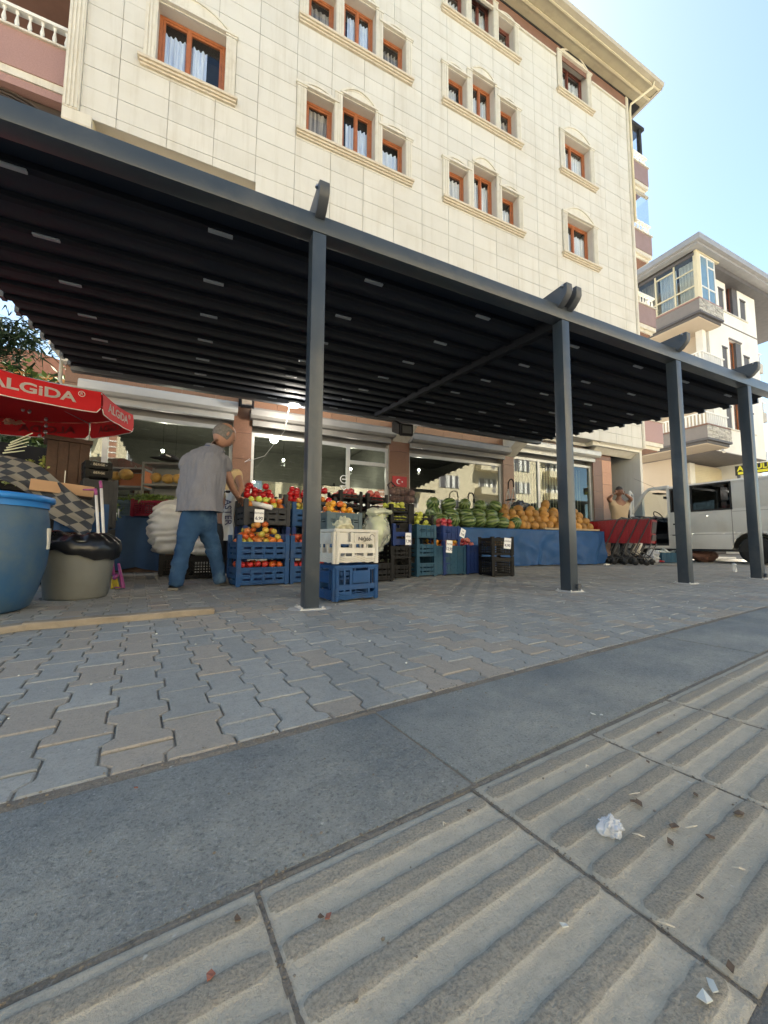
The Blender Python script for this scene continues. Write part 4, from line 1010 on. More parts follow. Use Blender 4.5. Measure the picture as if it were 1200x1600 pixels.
KC = {'green_tomato': 'tomato', 'red_apple': 'apple', 'mixed_apple': 'apple', 'yellow_apple': 'apple', 'red_pepper': 'pepper'}
def phrase(lab):
    ks = [lab.find(q) for q in (' in the ', ' on the ', ' behind the ', ' directly ', ' right of ')]; ks = [k for k in ks if k > 0]
    return lab[min(ks)+1:]
def fill(T, w, d, z, kinds, lab, cat, group, r=.038, layers=2, heap=.0, n=None, wts=None):
    "heap fruit in a crate: T is the crate's Empty"
    M_ = Matrix.Translation(T.location) @ Matrix.Rotation(T.rotation_euler.z, 4, 'Z')
    for L_ in range(layers):
        ww, dd = w-.07-L_*r*1.2, d-.07-L_*r*1.0
        nx, ny = max(1, int(ww/(2*r*.97))), max(1, int(dd/(2*r*.97)))
        for i in range(nx):
            for j in range(ny):
                if L_ and rng.random() < .25+.2*(L_ > 1): continue
                x = -ww/2+ww*(i+.5)/nx+rng.uniform(-.006, .006); y = -dd/2+dd*(j+.5)/ny+rng.uniform(-.006, .006)
                zz = z+L_*r*1.35+rng.uniform(-.008, .008)+heap*(1-(2*x/w)**2)*(1-(2*y/d)**2)
                k = rng.choices(kinds, wts)[0]; me = FR[k]
                o = place(me, me.name.split('.')[0], None, M_ @ Vector((x, y, zz)), (rng.uniform(-.9, .9), rng.uniform(-.9, .9), rng.uniform(0, 6.3)), label=None, cat=KC.get(k, k), group=group)
                pos = ('front ' if j < ny/2 else 'rear ')+('left' if i < nx/3 else 'right' if i >= 2*nx/3 else 'middle'); pos = ('top ' if L_ else '')+pos
                q = KN[k]+', '+pos+', '+phrase(lab); o['label'] = q if len(q.split()) <= 16 else KN[k]+', '+pos.replace('front ', '').replace('rear ', '')+', '+phrase(lab); o['group'] = (KN[k]+('es' if KN[k].endswith('o') else 's'))+' '+phrase(lab)
                if len(o['label'].split()) > 16: o['label'] = KN[k]+' '+phrase(lab)
                o.scale = [rng.uniform(.88, 1.1)]*3
def stand(pxc, pyb, d, w, dp, h, mt, style, rz, label, group=None, base=None):
    "a crate whose front lower edge centre is at that place; d is its distance"
    p = at(pxc, pyb, d) if base is None else Vector(base)
    c = p+Vector((-math.sin(rz), math.cos(rz), 0))*dp/2
    if c.z < .03: c.z = .001
    return crate('crate', c, rz, w, dp, h, mt, style, label, group)
R10 = rad(11)
cA = stand(402, 915, 3.88, .55, .37, .265, m_cblue, 'fruit', R10, 'blue crate of apples on the ground, under the tomato crate left of the front post', base=(.575, 4.17, 0))
cB = crate('crate', cA.location+Vector((0, 0, .262)), R10, .55, .37, .265, m_cblue, 'fruit', 'blue fruit crate heaped with tomatoes, stacked on the apple crate left of the front post')
dx = Vector((math.cos(R10), math.sin(R10), 0))*.565
cA2 = crate('crate', cA.location+dx, R10, .55, .37, .265, m_cblue, 'fruit', 'blue crate on the ground half hidden behind the front post')
cB2 = crate('crate', cB.location+dx, R10, .55, .37, .265, m_cblue, 'fruit', 'blue crate of red tomatoes stacked half hidden behind the front post')
fill(cA, .55, .37, .215, ['red_apple', 'tomato'], 'red apple lying in the lowest blue crate left of the front post', 'apple', 'apples in the lowest blue crate', r=.036, layers=1)
fill(cB, .55, .37, .17, ['tomato', 'green_tomato', 'mixed_apple'], 'ripening tomato heaped in the upper blue crate left of the front post', 'tomato', 'tomatoes in the upper blue crate', r=.040, layers=4, heap=.05, wts=[5, 3, 2])
fill(cA2, .55, .37, .205, ['red_apple'], 'red apple in the ground crate behind the front post', 'apple', 'apples behind the post', r=.036, layers=1)
fill(cB2, .55, .37, .18, ['tomato', 'red_apple'], 'red tomato in the upper crate behind the front post', 'tomato', 'tomatoes behind the post', r=.039, layers=2, heap=.02)
nrm = Vector((-math.sin(R10), math.cos(R10), 0))
# second and third steps of the stand
B0 = Vector((.60, 4.56, 0))
def under(c0, rz, w, d, ztop, mt, lab):
    n = max(1, round(ztop/.27)); 
    for k in range(n): crate('crate', (c0.x, c0.y, .001+ztop*k/n), rz, w, d, ztop/n, mt, 'fruit', lab+(' lower' if k == 0 else ' upper' if k == n-1 else ' middle')+' of the pile', None)
def tier(c0, z, h, mt, style, lab, w=.52, d=.36, rz=R10, sup=m_cblue, suplab=None):
    if suplab: under(c0, rz, w, d, z-.002, sup, suplab)
    return crate('crate', (c0.x, c0.y, z), rz, w, d, h, mt, style, lab)
c5 = tier(B0+Vector((.0, .02, 0)), .63, .29, m_cgrey, 'fruit', 'dark grey crate with a price card on the second step left of the post', suplab='navy crate under the grey one,', sup=m_cnavy)
fill(c5, .52, .36, .22, ['tomato', 'tomato', 'yellow_apple', 'red_apple'], 'tomato or apple in the dark grey crate with the price card', 'fruit', 'fruit in the dark grey crate', r=.041, layers=2, heap=.03)
c6 = tier(B0+dx*.97+Vector((0, .02, 0)), .63, .29, m_cblue, 'fruit', 'blue crate of mixed apples on the second step, cut by the front post', suplab='navy support crate behind the post,', sup=m_cnavy)
fill(c6, .52, .36, .20, ['mixed_apple', 'green_tomato', 'yellow_apple'], 'mixed apple in the blue crate on the second step', 'apple', 'apples on the second step', r=.041, layers=3, heap=.02)
C0 = Vector((.58, 5.0, 0))
c7 = tier(C0, .84, .22, m_cgrey, 'low', 'grey crate of glossy red peppers on the third step left of the post', suplab='blue support crate under the left red peppers,')
fill(c7, .52, .36, .11, ['red_pepper'], 'glossy red pepper in the grey crate left of the post', 'pepper', 'red peppers left of the post', r=.042, layers=4, heap=.03)
c8 = tier(C0+dx*.97, .84, .22, m_cgrey, 'low', 'grey crate of glossy red peppers on the third step, behind the post', suplab='blue support crate under the red peppers behind the post,')
fill(c8, .52, .36, .11, ['red_pepper'], 'glossy red pepper in the crate behind the post', 'pepper', 'red peppers behind the post', r=.042, layers=4, heap=.03)
# right of the post
c9 = stand(539, 834, 4.35, .46, .34, .25, m_cbgrey, 'box', R10, 'blue grey slatted crate of oranges behind the white bottle crate')
under(c9.location.copy(), R10, .46, .34, c9.location.z-.002, m_cblue, 'blue support crate under the oranges,')
fill(c9, .46, .34, .215, ['orange', 'persimmon', 'orange'], 'orange in the blue grey slatted crate', 'orange', 'oranges in the slatted crate', r=.040, layers=3, heap=.02)
c10 = stand(508, 800, 4.75, .34, .32, .2, m_cgrey, 'low', R10, 'grey crate of red peppers directly right of the front post')
under(c10.location.copy(), R10, .34, .32, c10.location.z-.002, m_cblue, 'blue support crate under the peppers right of the post,')
fill(c10, .34, .34, .13, ['red_pepper', 'tomato'], 'red pepper heaped directly right of the front post', 'pepper', 'peppers right of the post', r=.04, layers=3, heap=.04)
def shelfpair(px, pyb, d, w, labs, kinds, flab, fcat, n=2, h=.12, r=.04, rz=R10):
    p0 = None
    for k in range(n):
        c = stand(px, pyb, d, w, .34, h, m_cblack, 'low', rz, labs[k]) if k == 0 else crate('crate', p0.location+Vector((0, 0, k*h*1.02)), rz, w, .34, h, m_cblack, 'low', labs[k])
        if k == 0: p0 = c; under(c.location.copy(), rz, w, .34, c.location.z-.002, m_cblack, 'black crate under the '+flab+',')
        fill(c, w, .34, h*.5, [kinds[k]], flab+(' in the top tray' if k == n-1 else ' in the lower tray'), fcat, flab+'s in the '+('top' if k == n-1 else 'lower')+' tray', r=r if k == n-1 else .03, layers=2 if k == n-1 else 1, heap=.02 if k == n-1 else 0)
shelfpair(549, 796, 4.9, .34, ['black tray of plums behind the oranges', 'black tray of red pomegranates above the plums'], ['plum', 'pomegranate'], 'dark red fruit behind the oranges', 'fruit')
shelfpair(590, 800, 5.1, .34, ['black tray behind the cabbage sack', 'black tray of pomegranates beside the shop pier'], ['plum', 'pomegranate'], 'dark red fruit behind the cabbage sack', 'fruit')
shelfpair(627, 817, 5.0, .34, ['lower black tray of green apples right of the cabbage sack', 'upper black tray of green apples right of the cabbage sack'], ['yellow_apple', 'yellow_apple'], 'green apple right of the cabbage sack', 'apple', r=.037)
c14 = stand(629, 853, 4.95, .31, .30, .29, m_cnavy, 'low', R10, 'bright navy crate with tomatoes and a price card on the black woven basket')
fill(c14, .31, .30, .08, ['tomato', 'red_apple'], 'tomato in the bright navy crate with the price card', 'tomato', 'tomatoes in the navy crate', r=.036, layers=2)
c15 = stand(667, 842, 5.3, .36, .34, .20, m_cteal, 'box', R10, 'teal crate of yellow apples left of the pomegranates')
under(c15.location.copy(), R10, .36, .34, c15.location.z-.002, m_cteal, 'teal support crate under the yellow apples,')
fill(c15, .36, .34, .165, ['yellow_apple'], 'yellow apple in the teal crate', 'apple', 'yellow apples in the teal crate', r=.041, layers=3, heap=.02)
c15b = stand(664, 818, 5.75, .36, .3, .14, m_cblack, 'low', R10, 'black tray of yellow apples in front of the watermelons')
under(c15b.location.copy(), R10, .36, .3, c15b.location.z-.002, m_cblack, 'black support crate in front of the watermelons,')
fill(c15b, .36, .3, .09, ['yellow_apple'], 'yellow apple in the black tray before the watermelons', 'apple', 'yellow apples in the black tray', r=.04, layers=2)
c18 = crate('crate', (3.20, 4.83, .001), rad(3), .56, .44, .43, m_cteal, 'tall', 'tall teal crate topped with persimmons and a price card', None)
fill(c18, .56, .44, .41, ['persimmon', 'orange'], 'orange persimmon lying on the tall teal crate', 'persimmon', 'persimmons on the tall teal crate', r=.045, layers=2, heap=.02)
c18b = crate('crate', (2.93, 5.28, .001), rad(3), .50, .36, .40, m_cteal, 'tall', 'tall teal crate standing behind and left of the other one', None)
c16 = stand(706, 845, 5.55, .34, .32, .22, m_cnavy, 'box', R10, 'navy crate of pomegranates between apples and watermelons')
fill(c16, .34, .32, .20, ['pomegranate', 'pomegranate', 'red_apple'], 'red pomegranate in the navy crate before the watermelons', 'pomegranate', 'pomegranates in the navy crate', r=.047, layers=3, heap=.03)
under(c16.location.copy(), R10, .34, .32, c16.location.z-.002, m_cnavy, 'navy support crate under the pomegranates,')
c20 = crate('crate', (3.66, 4.86, .001), rad(5), .30, .40, .44, m_cnavy, 'tall', 'narrow navy crate between the teal crate and the black crates', None)
fill(c20, .30, .30, .44, ['pomegranate'], 'pink pomegranate on the narrow navy crate', 'pomegranate', 'pomegranates on the narrow navy crate', r=.047, layers=3)
c21 = crate('crate', (3.80, 4.34, .001), rad(-12), .34, .40, .28, m_cblack, 'mesh', 'black lattice crate on the ground right of the navy crate, lower of two', None)
c22 = crate('crate', (3.80, 4.34, .282), rad(-12), .34, .40, .27, m_cblack, 'mesh', 'black lattice crate of potatoes with price card, upper of two', None)
fill(c22, .34, .40, .16, ['potato'], 'potato in the upper black lattice crate', 'potato', 'potatoes in the lattice crate', r=.036, layers=2)
# woven basket of black strips set on the slant
wb = empty('woven_basket', (2.56, 4.86, 0), rad(14), 'tall black basket of slanting strips under the navy crate', 'basket')
b = MB(); b.box(-.16, .16, -.15, .15, .01, .02); b.build('floor', m_cblack, wb)
for side in range(4):
    b = MB(); n = 13
    for k in range(-9, n):
        x0 = -.17+.034*k; x1 = x0+.30
        z0, z1 = .02, .40
        a = max(x0, -.17); c = min(x1, .17)
        if c <= a+.01: continue
        f = lambda x: z0+(z1-z0)*(x-x0)/(x1-x0)
        b.bar((a, -.165, f(a)), (c, -.165, f(c)), .006, .013, up=(0, 1, 0))
    b.box(-.175, .175, -.172, -.158, .39, .415); b.box(-.175, .175, -.172, -.158, .005, .03)
    for k in range(6): b.bar((-.17+.068*k, -.158, .02), (-.17+.068*k, -.158, .4), .005, .005)
    b.xform(Matrix.Rotation(side*math.pi/2, 4, 'Z')); b.build('side_panel', m_cblack, wb)
# bottle crates
def bottle_crate(loc, rz, mt, label, wdiv, h=.275):
    t = empty('bottle_crate', loc, rz, label, 'crate'); w, d = .40, .36
    for k, (W_, y) in enumerate(((w, d), (d, w), (w, d), (d, w))):
        holes_ = []
        if wdiv:   # white: solid upper part, openings below
            holes_ += [(-W_*.38, -W_*.12, h*.24, h*.58), (-W_*.06, W_*.15, h*.24, h*.58), (W_*.21, W_*.38, h*.24, h*.58), (-W_*.22, -W_*.16, h*.64, h*.9), (-W_*.12, W_*.3, h*.91, h*.945)]
        else:
            holes_ += [(-W_*.40, -W_*.30, h*.28, h*.86), (-W_*.26, -W_*.16, h*.28, h*.86), (-W_*.12, W_*.27, h*.20, h*.50), (W_*.31, W_*.41, h*.22, h*.86), (-W_*.1, W_*.26, h*.84, h*.92)]
        b = panel(W_-.01, .02, h, .012, holes_, y=-y/2+.006)
        for q in range(3):   # wavy ribs along the foot
            pts = [(-W_/2+W_*i/16, -y/2-.004, .03+.016*q+.012*math.cos(4*math.pi*i/16)) for i in range(17)]
            b.tube(pts, .0035, 5)
        b.box(-W_/2, W_/2, -y/2-.006, -y/2-.0002, h-.022, h-.002)
        for x in (-W_*.45, W_*.45): b.tube([(x, -y/2+.002, .01), (x, -y/2+.002, h-.025)], .016, 8)
        if wdiv: b.box(-W_*.08, W_*.36, -y/2-.006, -y/2-.0002, h*.62, h*.90)
        else: b.box(-W_*.10, W_*.30, -y/2-.007, -y/2-.0002, h*.52, h*.80)
        b.xform(Matrix.Rotation(k*math.pi/2, 4, 'Z')); b.build('side_panel', mt, t)
    b = MB()
    for i in range(5): x = -w/2+w*i/4; b.box(x-.004, x+.004, -d/2+.015, d/2-.015, .02, .09)
    for i in range(4): y = -d/2+d*i/3; b.box(-w/2+.015, w/2-.015, y-.004, y+.004, .0902, .13)
    b.build('floor_grid', mt, t); return t
bc1 = bottle_crate((1.045, 2.985, .001), rad(13), m_cblue, 'dark blue plastic bottle crate on the ground beside the front post', False)
bc2 = bottle_crate((1.045, 2.985, .278), rad(13), m_cwhite, 'dirty white plastic bottle crate stacked on the blue bottle crate', True)
me = text_mesh('Niğde', .045, m_cgrey, .001); lay(me, (.06, -.19, .20), (1, 0, 0), (0, 0, 1)); place(me, 'lettering', bc2)
b = MB(); b.tube([(.135+.022*math.cos(a), -.1895, .215+.022*math.sin(a)) for a in [.2+i*.35 for i in range(14)]], .002, 4); b.build('emblem', m_cgrey, bc2)
# crumpled bag peeking out of the white crate
def crumple(name, c, rx, ry, rz_, mt, amp, sc, seed, label, cat, nu=40, nv=26, zcut=None, tip=0, **kw):
    b = MB(); b.blob((0, 0, 0), rx, ry, rz_, nu, nv); me = b.mesh(name, mt, smooth=True)
    for v in me.vertices:
        p = v.co.copy(); n = noise.noise_vector(p*sc+Vector((seed, 0, 0))); rd = abs(noise.noise(p*sc*2.3+Vector((0, seed, 0))))
        v.co += n*amp+p.normalized()*(rd-.2)*amp*1.6
        if tip: v.co.x *= 1-tip*max(0, p.z/rz_); v.co.y *= 1-tip*max(0, p.z/rz_)
        if zcut is not None: v.co.z = max(v.co.z, zcut)
    return place(me, name, None, c, label=label, cat=cat, **kw)
def film_mat(name, c, alpha, rough=.15):
    m, t, b, N, L = nt(name); tr = N('ShaderNodeBsdfTransparent'); mx = N('ShaderNodeMixShader'); mx.inputs[0].default_value = alpha
    b.inputs['Base Color'].default_value = rgb(c); b.inputs['Roughness'].default_value = rough; b.inputs['Specular IOR Level'].default_value = .9
    L(tr.outputs[0], mx.inputs[1]); L(b.outputs[0], mx.inputs[2]); L(mx.outputs[0], t.nodes['Material Output'].inputs[0]); return m
m_film = film_mat('clear_film', (.75, .78, .80), .42); m_filmy = film_mat('yellowish_film', (.66, .62, .42), .85, .25)
crumple('plastic_bag', (1.03, 3.0, .585), .085, .07, .07, m_filmy, .03, 14, 3, 'pale yellowish bag poking out of the white bottle crate', 'bag', tip=.5)
# ring-pattern crate leaning
lr = empty('flat_crate', (2.18, 4.72, .0), rad(8), 'pale green egg tray like crate standing on edge behind the bottle crates', 'crate')
b = MB(); W_, H_ = .30, .42
b.box(-W_/2, W_/2, -.02, .16, .0, .012); b.box(-W_/2, W_/2, -.02, .16, H_-.012, H_); b.box(-W_/2, -W_/2+.012, -.02, .16, .0122, H_-.0122); b.box(W_/2-.012, W_/2, -.02, .16, .0122, H_-.0122); b.build('frame', m_cgreen, lr)
b = MB()
for i in range(3):
    for j in range(5):
        cx, cz = -W_/2+.055+.095*i, .05+.08*j
        b.tube([(cx+.026*math.cos(a), -.012, cz+.026*math.sin(a)) for a in [k*math.pi/6 for k in range(13)]], .0055, 5)
        b.bar((cx-.045, -.012, cz), (cx+.045, -.012, cz), .006); b.bar((cx, -.012, cz-.04), (cx, -.012, cz+.04), .006)
b.build('ring_grid', m_cgreen, lr)
b = MB(); b.box(-W_/2+.013, W_/2-.013, .02, .03, .013, H_-.013); b.build('backing', m_cblack, lr)
# cabbages in a net-like clear sack
m_cab = M('cabbage_leaf', (.46, .54, .18), (.60, .64, .34), sc=6, rough=.5, dirt=(.74, .76, .55), dsc=5, damt=.8)
cb0 = at(588, 826, 4.6)
for k in range(7):
    p = cb0+Vector((rng.uniform(-.06, .06), rng.uniform(-.03, .06), -.16+.055*k)); o = crumple('cabbage', p, .085, .08, .07, m_cab, .014, 12, k, 'pale green cabbage in the clear sack behind the white bottle crate', 'cabbage', nu=18, nv=12, group='cabbages in the clear sack')
crumple('clear_sack', cb0+Vector((0, 0, -.02)), .165, .12, .26, film_mat('sack_film', (.74, .76, .68), .35), .03, 8, 5, 'clear plastic sack full of cabbages behind the white bottle crate', 'sack')
crumple('folded_cloth', cb0+Vector((.02, -.03, .20)), .15, .10, .05, M('cream_film', (.62, .62, .52), (.5, .52, .36), rough=.35), .03, 9, 15, 'white folded plastic lying on top of the cabbage sack', 'plastic')
crate('crate', (cb0.x, cb0.y+.05, .001), R10, .34, .34, .30, m_cblack, 'fruit', 'black crate on the ground that carries the cabbage sack')
# net bag of beetroot
nb0 = at(628, 775, 5.35)
m_beet = M('beet_skin', (.14, .085, .075), (.09, .05, .05), sc=8, rough=.8, dirt=(.25, .2, .17), dsc=9, damt=.6)
for k in range(10):
    b = MB(); b.blob((0, 0, 0), .055, .05, .05, 10, 7); place(b.mesh('beetroot', m_beet, True), 'beetroot', None, nb0+Vector((-.14+.07*(k % 5)+rng.uniform(-.01, .01), rng.uniform(-.03, .03), -.045+.09*(k//5))), label='brown beetroot in the net bag beside the shop pier', cat='beetroot', group='beetroots in the net bag')
nbag = MB()
for s in range(9):
    t = s/8; pts = []
    for k in range(15):
        u = k/14*2*math.pi; pts.append(nb0+Vector((.20*math.cos(u), .08*math.sin(u)+.0, (t-.5)*.2+.02*math.sin(3*u+s))))
    nbag.tube(pts, .003, 4, False)
for k in range(16):
    u = k/16*2*math.pi; nbag.tube([nb0+Vector((.19*math.cos(u)*(1-.25*abs(t-.5)*2), .08*math.sin(u), (t-.5)*.25)) for t in (0, .25, .5, .75, 1)], .003, 4, False)
nbag.tube([nb0+Vector((-.19, 0, .08)), nb0+Vector((-.22, 0, .14)), nb0+Vector((-.17, 0, .19)), nb0+Vector((-.10, 0, .13))], .012, 6)
nbag.build('net_bag', M('net_dark', (.05, .03, .03), rough=.6), label='dark net bag holding beetroot beside the shop pier', cat='net bag')
tb = MB(); tb.box(nb0.x-.16, nb0.x+.2, nb0.y+.0, nb0.y+.2, .0, nb0.z-.10); tb.build('display_box', m_cblack, label='black display box standing under the beetroot net bag', cat='box', bevel=.01)
# watermelons and melons on a tarpaulin-draped table
m_wm = None
def melon_mat():
    m, t, b, N, L = nt('watermelon_rind'); tc = N('ShaderNodeTexCoord'); sp = N('ShaderNodeSeparateXYZ'); L(tc.outputs['Object'], sp.inputs[0])
    at2 = N('ShaderNodeMath'); at2.operation = 'ARCTAN2'; L(sp.outputs[1], at2.inputs[0]); L(sp.outputs[2], at2.inputs[1])
    ns = N('ShaderNodeTexNoise'); ns.inputs['Scale'].default_value = 16; L(tc.outputs['Object'], ns.inputs['Vector'])
    ad = N('ShaderNodeMath'); ad.operation = 'MULTIPLY_ADD'; L(at2.outputs[0], ad.inputs[0]); ad.inputs[1].default_value = 10; m3 = N('ShaderNodeMath'); m3.operation = 'MULTIPLY'; m3.inputs[1].default_value = 3.2; L(ns.outputs[0], m3.inputs[0]); L(m3.outputs[0], ad.inputs[2])
    sn = N('ShaderNodeMath'); sn.operation = 'SINE'; L(ad.outputs[0], sn.inputs[0])
    r = N('ShaderNodeValToRGB'); r.color_ramp.elements[0].position = .30; r.color_ramp.elements[1].position = .75; r.color_ramp.elements[0].color = (.035, .075, .02, 1); r.color_ramp.elements[1].color = (.17, .23, .08, 1); mr = N('ShaderNodeMapRange'); mr.inputs['From Min'].default_value = -1; L(sn.outputs[0], mr.inputs['Value']); L(mr.outputs[0], r.inputs[0]); L(r.outputs[0], b.inputs['Base Color']); b.inputs['Roughness'].default_value = .3
    return m
wmm = melon_mat(); b = MB(); b.blob((0, 0, 0), .165, .13, .13, 18, 12); me_w = b.mesh('watermelon', wmm, True)
m_mel = M('melon_rind', (.48, .25, .06), (.30, .15, .04), sc=14, rough=.6, rnd=.32, dirt=(.56, .36, .10), dsc=7, damt=.6, bump=.5, bsc=90); b = MB(); b.blob((0, 0, 0), .115, .095, .095, 16, 10); me_m = b.mesh('melon', m_mel, True)
tx0, tx1, ty0, ty1, tz = 4.05, 8.42, 6.02, 7.3, .76
tbl = empty('display_table', ((tx0+tx1)/2, (ty0+ty1)/2, 0), label='low timber table that carries the watermelons and melons', cat='table')
b = MB(); b.box(-(tx1-tx0)/2, (tx1-tx0)/2, -.62, .64, tz-.04, tz-.008); b.build('top', M('raw_board', (.34, .24, .14), (.28, .19, .11), rough=.8), tbl)
for x in (-2.1, -.7, .7, 2.1):
    for y in (-.5, .5): b = MB(); b.box(x-.03, x+.03, y-.03, y+.03, 0, tz-.041); b.build('leg', m_bark, tbl)
m_tarp = M('blue_tarpaulin', (.022, .07, .19), (.03, .09, .24), sc=3, rough=.42, dirt=(.06, .11, .20), dsc=9, damt=.3, spec=.12)
b = MB()
def tarp(i, j):
    x = tx0-.02+(tx1-tx0+.10)*i; w_ = noise.noise(Vector((x*2.4, 3, j*2)))
    if j < .3: y = ty0+.25-.27*(j/.3); z = tz-.005+.01
    else:
        q = (j-.3)/.7; fold = .065*q*math.sin(x*7+4*w_+q*3)+.03*q*math.sin(x*17+q*9)*w_+.05*q*noise.noise(Vector((x*3-q*4, q*2, 5))); y = ty0-.03-fold-.03*q; z = tz*(1-q*(1+.0*w_))+.015+.03*q*noise.noise(Vector((x*3, 1, 1)))
        z = max(z, .01+.06*max(0, noise.noise(Vector((x*1.8, 9, 2)))) if q > .9 else z)
    return (x, y, z)
b.grid(tarp, 150, 26)
b.grid(lambda i, j: (tx1+.085+.03*math.sin(i*14)*j, ty0-.04+1.2*i, tz+.005-(tz-.02)*j), 24, 8)
b.build('blue_tarpaulin', m_tarp, smooth=True, label='crumpled blue tarpaulin hanging over the front of the melon table', cat='tarpaulin')
b = MB(); b.box(-.02, .02, 0, 0.001, 0, 0)
for x, z in ((7.1, .30), (7.35, .34)): pass
b = MB(); b.box(6.6, 8.35, ty0-.04, ty0+.02, tz+.012, tz+.05); b.build('edge_batten', M('raw_board_edge', (.42, .32, .2), rough=.8), label='thin timber batten along the front edge of the melon table', cat='batten', bevel=.004)
def melons(me, name, x0, x1, rows, r, lab, group, seed):
    R_ = random.Random(seed)
    for lv, (n, y, z) in enumerate(rows):
        for k in range(n):
            x = x0+(x1-x0)*(k+.5+(.25 if lv % 2 else -.1))/n+R_.uniform(-.03, .03)
            place(me, name, None, (x, y+R_.uniform(-.03, .03), z+R_.uniform(-.015, .015)), (R_.uniform(-.5, .5), R_.uniform(-.5, .5), R_.uniform(0, 3.1)), label=lab.replace(name, name+', '+('lowest', 'lowest rear', 'second', 'third', 'fourth', 'top')[lv]+' row '+('left' if k < n/3 else 'right' if k >= 2*n/3 else 'middle')+',', 1), cat=name, group=group)
melons(me_w, 'watermelon', 4.0, 6.1, [(7, 6.2, .90), (7, 6.45, .90), (6, 6.45, 1.05), (6, 6.75, 1.10), (5, 6.65, 1.27)], .13, 'green striped watermelon piled at the left of the melon table', 'watermelons at the left of the table', 3)
melons(me_w, 'watermelon', 5.9, 7.6, [(5, 7.0, 1.24), (4, 7.05, 1.08)], .13, 'green striped watermelon in the back row above the melons', 'watermelons behind the melons', 5)
melons(me_m, 'melon', 5.75, 8.35, [(12, 6.15, .86), (12, 6.35, .86), (12, 6.28, .99), (11, 6.5, 1.0), (11, 6.42, 1.13), (7, 6.55, 1.24)], .1, 'brownish orange melon in the pile above the blue tarpaulin', 'melons above the tarpaulin', 8)
place(me_m, 'melon', None, (7.25, 6.55, 1.37), (.3, .9, 1), label='single elongated orange melon lying on top of the melon pile', cat='melon').scale = (1.25, 1, 1)
crumple('black_bag', (6.9, 7.0, 1.35), .22, .15, .13, M('black_film', (.03, .035, .05), rough=.3, coat=.4), .05, 7, 9, 'dark bag lying behind the melons near the ladder', 'bag')
# price cards
m_card = M('white_card', (.80, .80, .80), (.76, .76, .77), rough=.6); m_ink = M('ink', (.05, .05, .12), rough=.6)
def card(px, py, d, w, h, s1, s2, lab, tilt=0, rz=R10):
    p = at(px, py, d); t = empty('price_card', p, rz, lab, 'price card'); t.rotation_euler = (0, tilt, rz)
    b = MB(); b.box(-w/2, w/2, -.0015, .0015, -h/2, h/2); b.build('sheet', m_card, t)
    me = lay(text_mesh(s1, h*.24, m_ink, .0004), (0, -.002, h*.22), (1, 0, 0), (0, 0, 1)); place(me, 'lettering', t)
    me = lay(text_mesh(s2, h*.34, m_ink, .0004, .001), (0, -.002, -h*.2), (1, 0, 0), (0, 0, 1)); place(me, 'lettering', t)
card(405, 806, 4.12, .10, .14, 'domates', '6,90', 'white price card on the dark grey crate', .02)
card(638, 842, 4.93, .095, .155, 'elma', '7,90', 'white price card hanging on the bright navy crate')
card(702, 854, 5.30, .115, .17, 'hurma', '12,90', 'white price card hanging over the tall teal crate', .1)
card(723, 833, 5.38, .10, .12, 'nar', '7,90', 'tilted white price card among the pomegranates', .35)
card(793, 849, 5.05, .10, .14, 'patates', '4,90', 'white price card on the upper black lattice crate', .1, rad(-12))
b = MB(); b.tube([at(393, 786, 4.25), at(425, 793, 4.2)], [.03, .028], 10); b.build('paper_roll', m_card, label='white rolled paper lying across the dark grey crate', cat='paper roll', smooth=True)
# ladders
def ladder(c, rz, h, w, lab):
    t = empty('step_ladder', c, rz, lab, 'ladder')
    for s in (-1, 1):
        b = MB(); b.tube([(s*w/2, -.28, 0), (s*w*.38, 0, h)], .014, 8); b.build('stile', m_alu, t, smooth=True)
        b = MB(); b.tube([(s*w/2, .28, 0), (s*w*.38, .02, h-.05)], .011, 8); b.build('rear_leg', m_alu, t, smooth=True)
    b = MB(); b.tube([(-w*.38, 0, h), (-w*.34, .0, h+.16), (-w*.15, 0, h+.22), (w*.15, 0, h+.22), (w*.34, 0, h+.16), (w*.38, 0, h)], .016, 8); b.build('hoop', m_cblack, t, smooth=True)
    for k in range(1, 5):
        z = h*k/5; q = 1-k/5; b = MB(); b.box(-w*.45, w*.45, -.28*q-.04, -.28*q+.04, z-.012, z+.012); b.build('tread', m_alu, t)
    b = MB(); b.box(-w*.36, w*.36, -.09, .09, h-.30, h-.28); b.build('platform', m_cblack, t)
lp = at(800, 850, 9.5); ladder((lp.x, lp.y, 0), rad(70), 1.85, .42, 'aluminium step ladder standing behind the melons by the pier')
lp = at(737, 850, 8.6); ladder((lp.x, lp.y, 0), rad(20), 1.38, .34, 'dark hooped step ladder standing behind the watermelons')
# ---------------------------------------------------------------- left corner: barrel, bin, brooms, umbrella, shelves
m_barrel = M('barrel_blue', (.025, .09, .20), (.035, .10, .19), sc=2.5, rough=.5, dirt=(.10, .14, .16), dsc=2.6, damt=.85, dthr=.40, bump=.1, bsc=30)
bp = G0 = None
def gnd(px, py):
    d = _r*(px-600)/F_PX-_u*(py-800)/F_PX+_w; t = -EYE.z/d.z; return EYE+d*t
br = empty('barrel', (-1.36, 3.28, 0), label='large faded blue plastic barrel at the left edge', cat='barrel')
b = MB(); b.lathe([(.30, 0), (.335, .02), (.37, .12), (.405, .28), (.415, .42), (.405, .58), (.39, .66), (.385, .70)], 40); b.build('body', m_barrel, br, smooth=True)
b = MB(); b.lathe([(.385, .695), (.425, .70), (.43, .715), (.425, .735), (.405, .74), (.40, .73), (.40, .66)], 40, caps=False); b.build('rim', M('barrel_rim_blue', (.03, .22, .60), (.03, .2, .55), rough=.4), br, smooth=True)
a0 = rad(2)
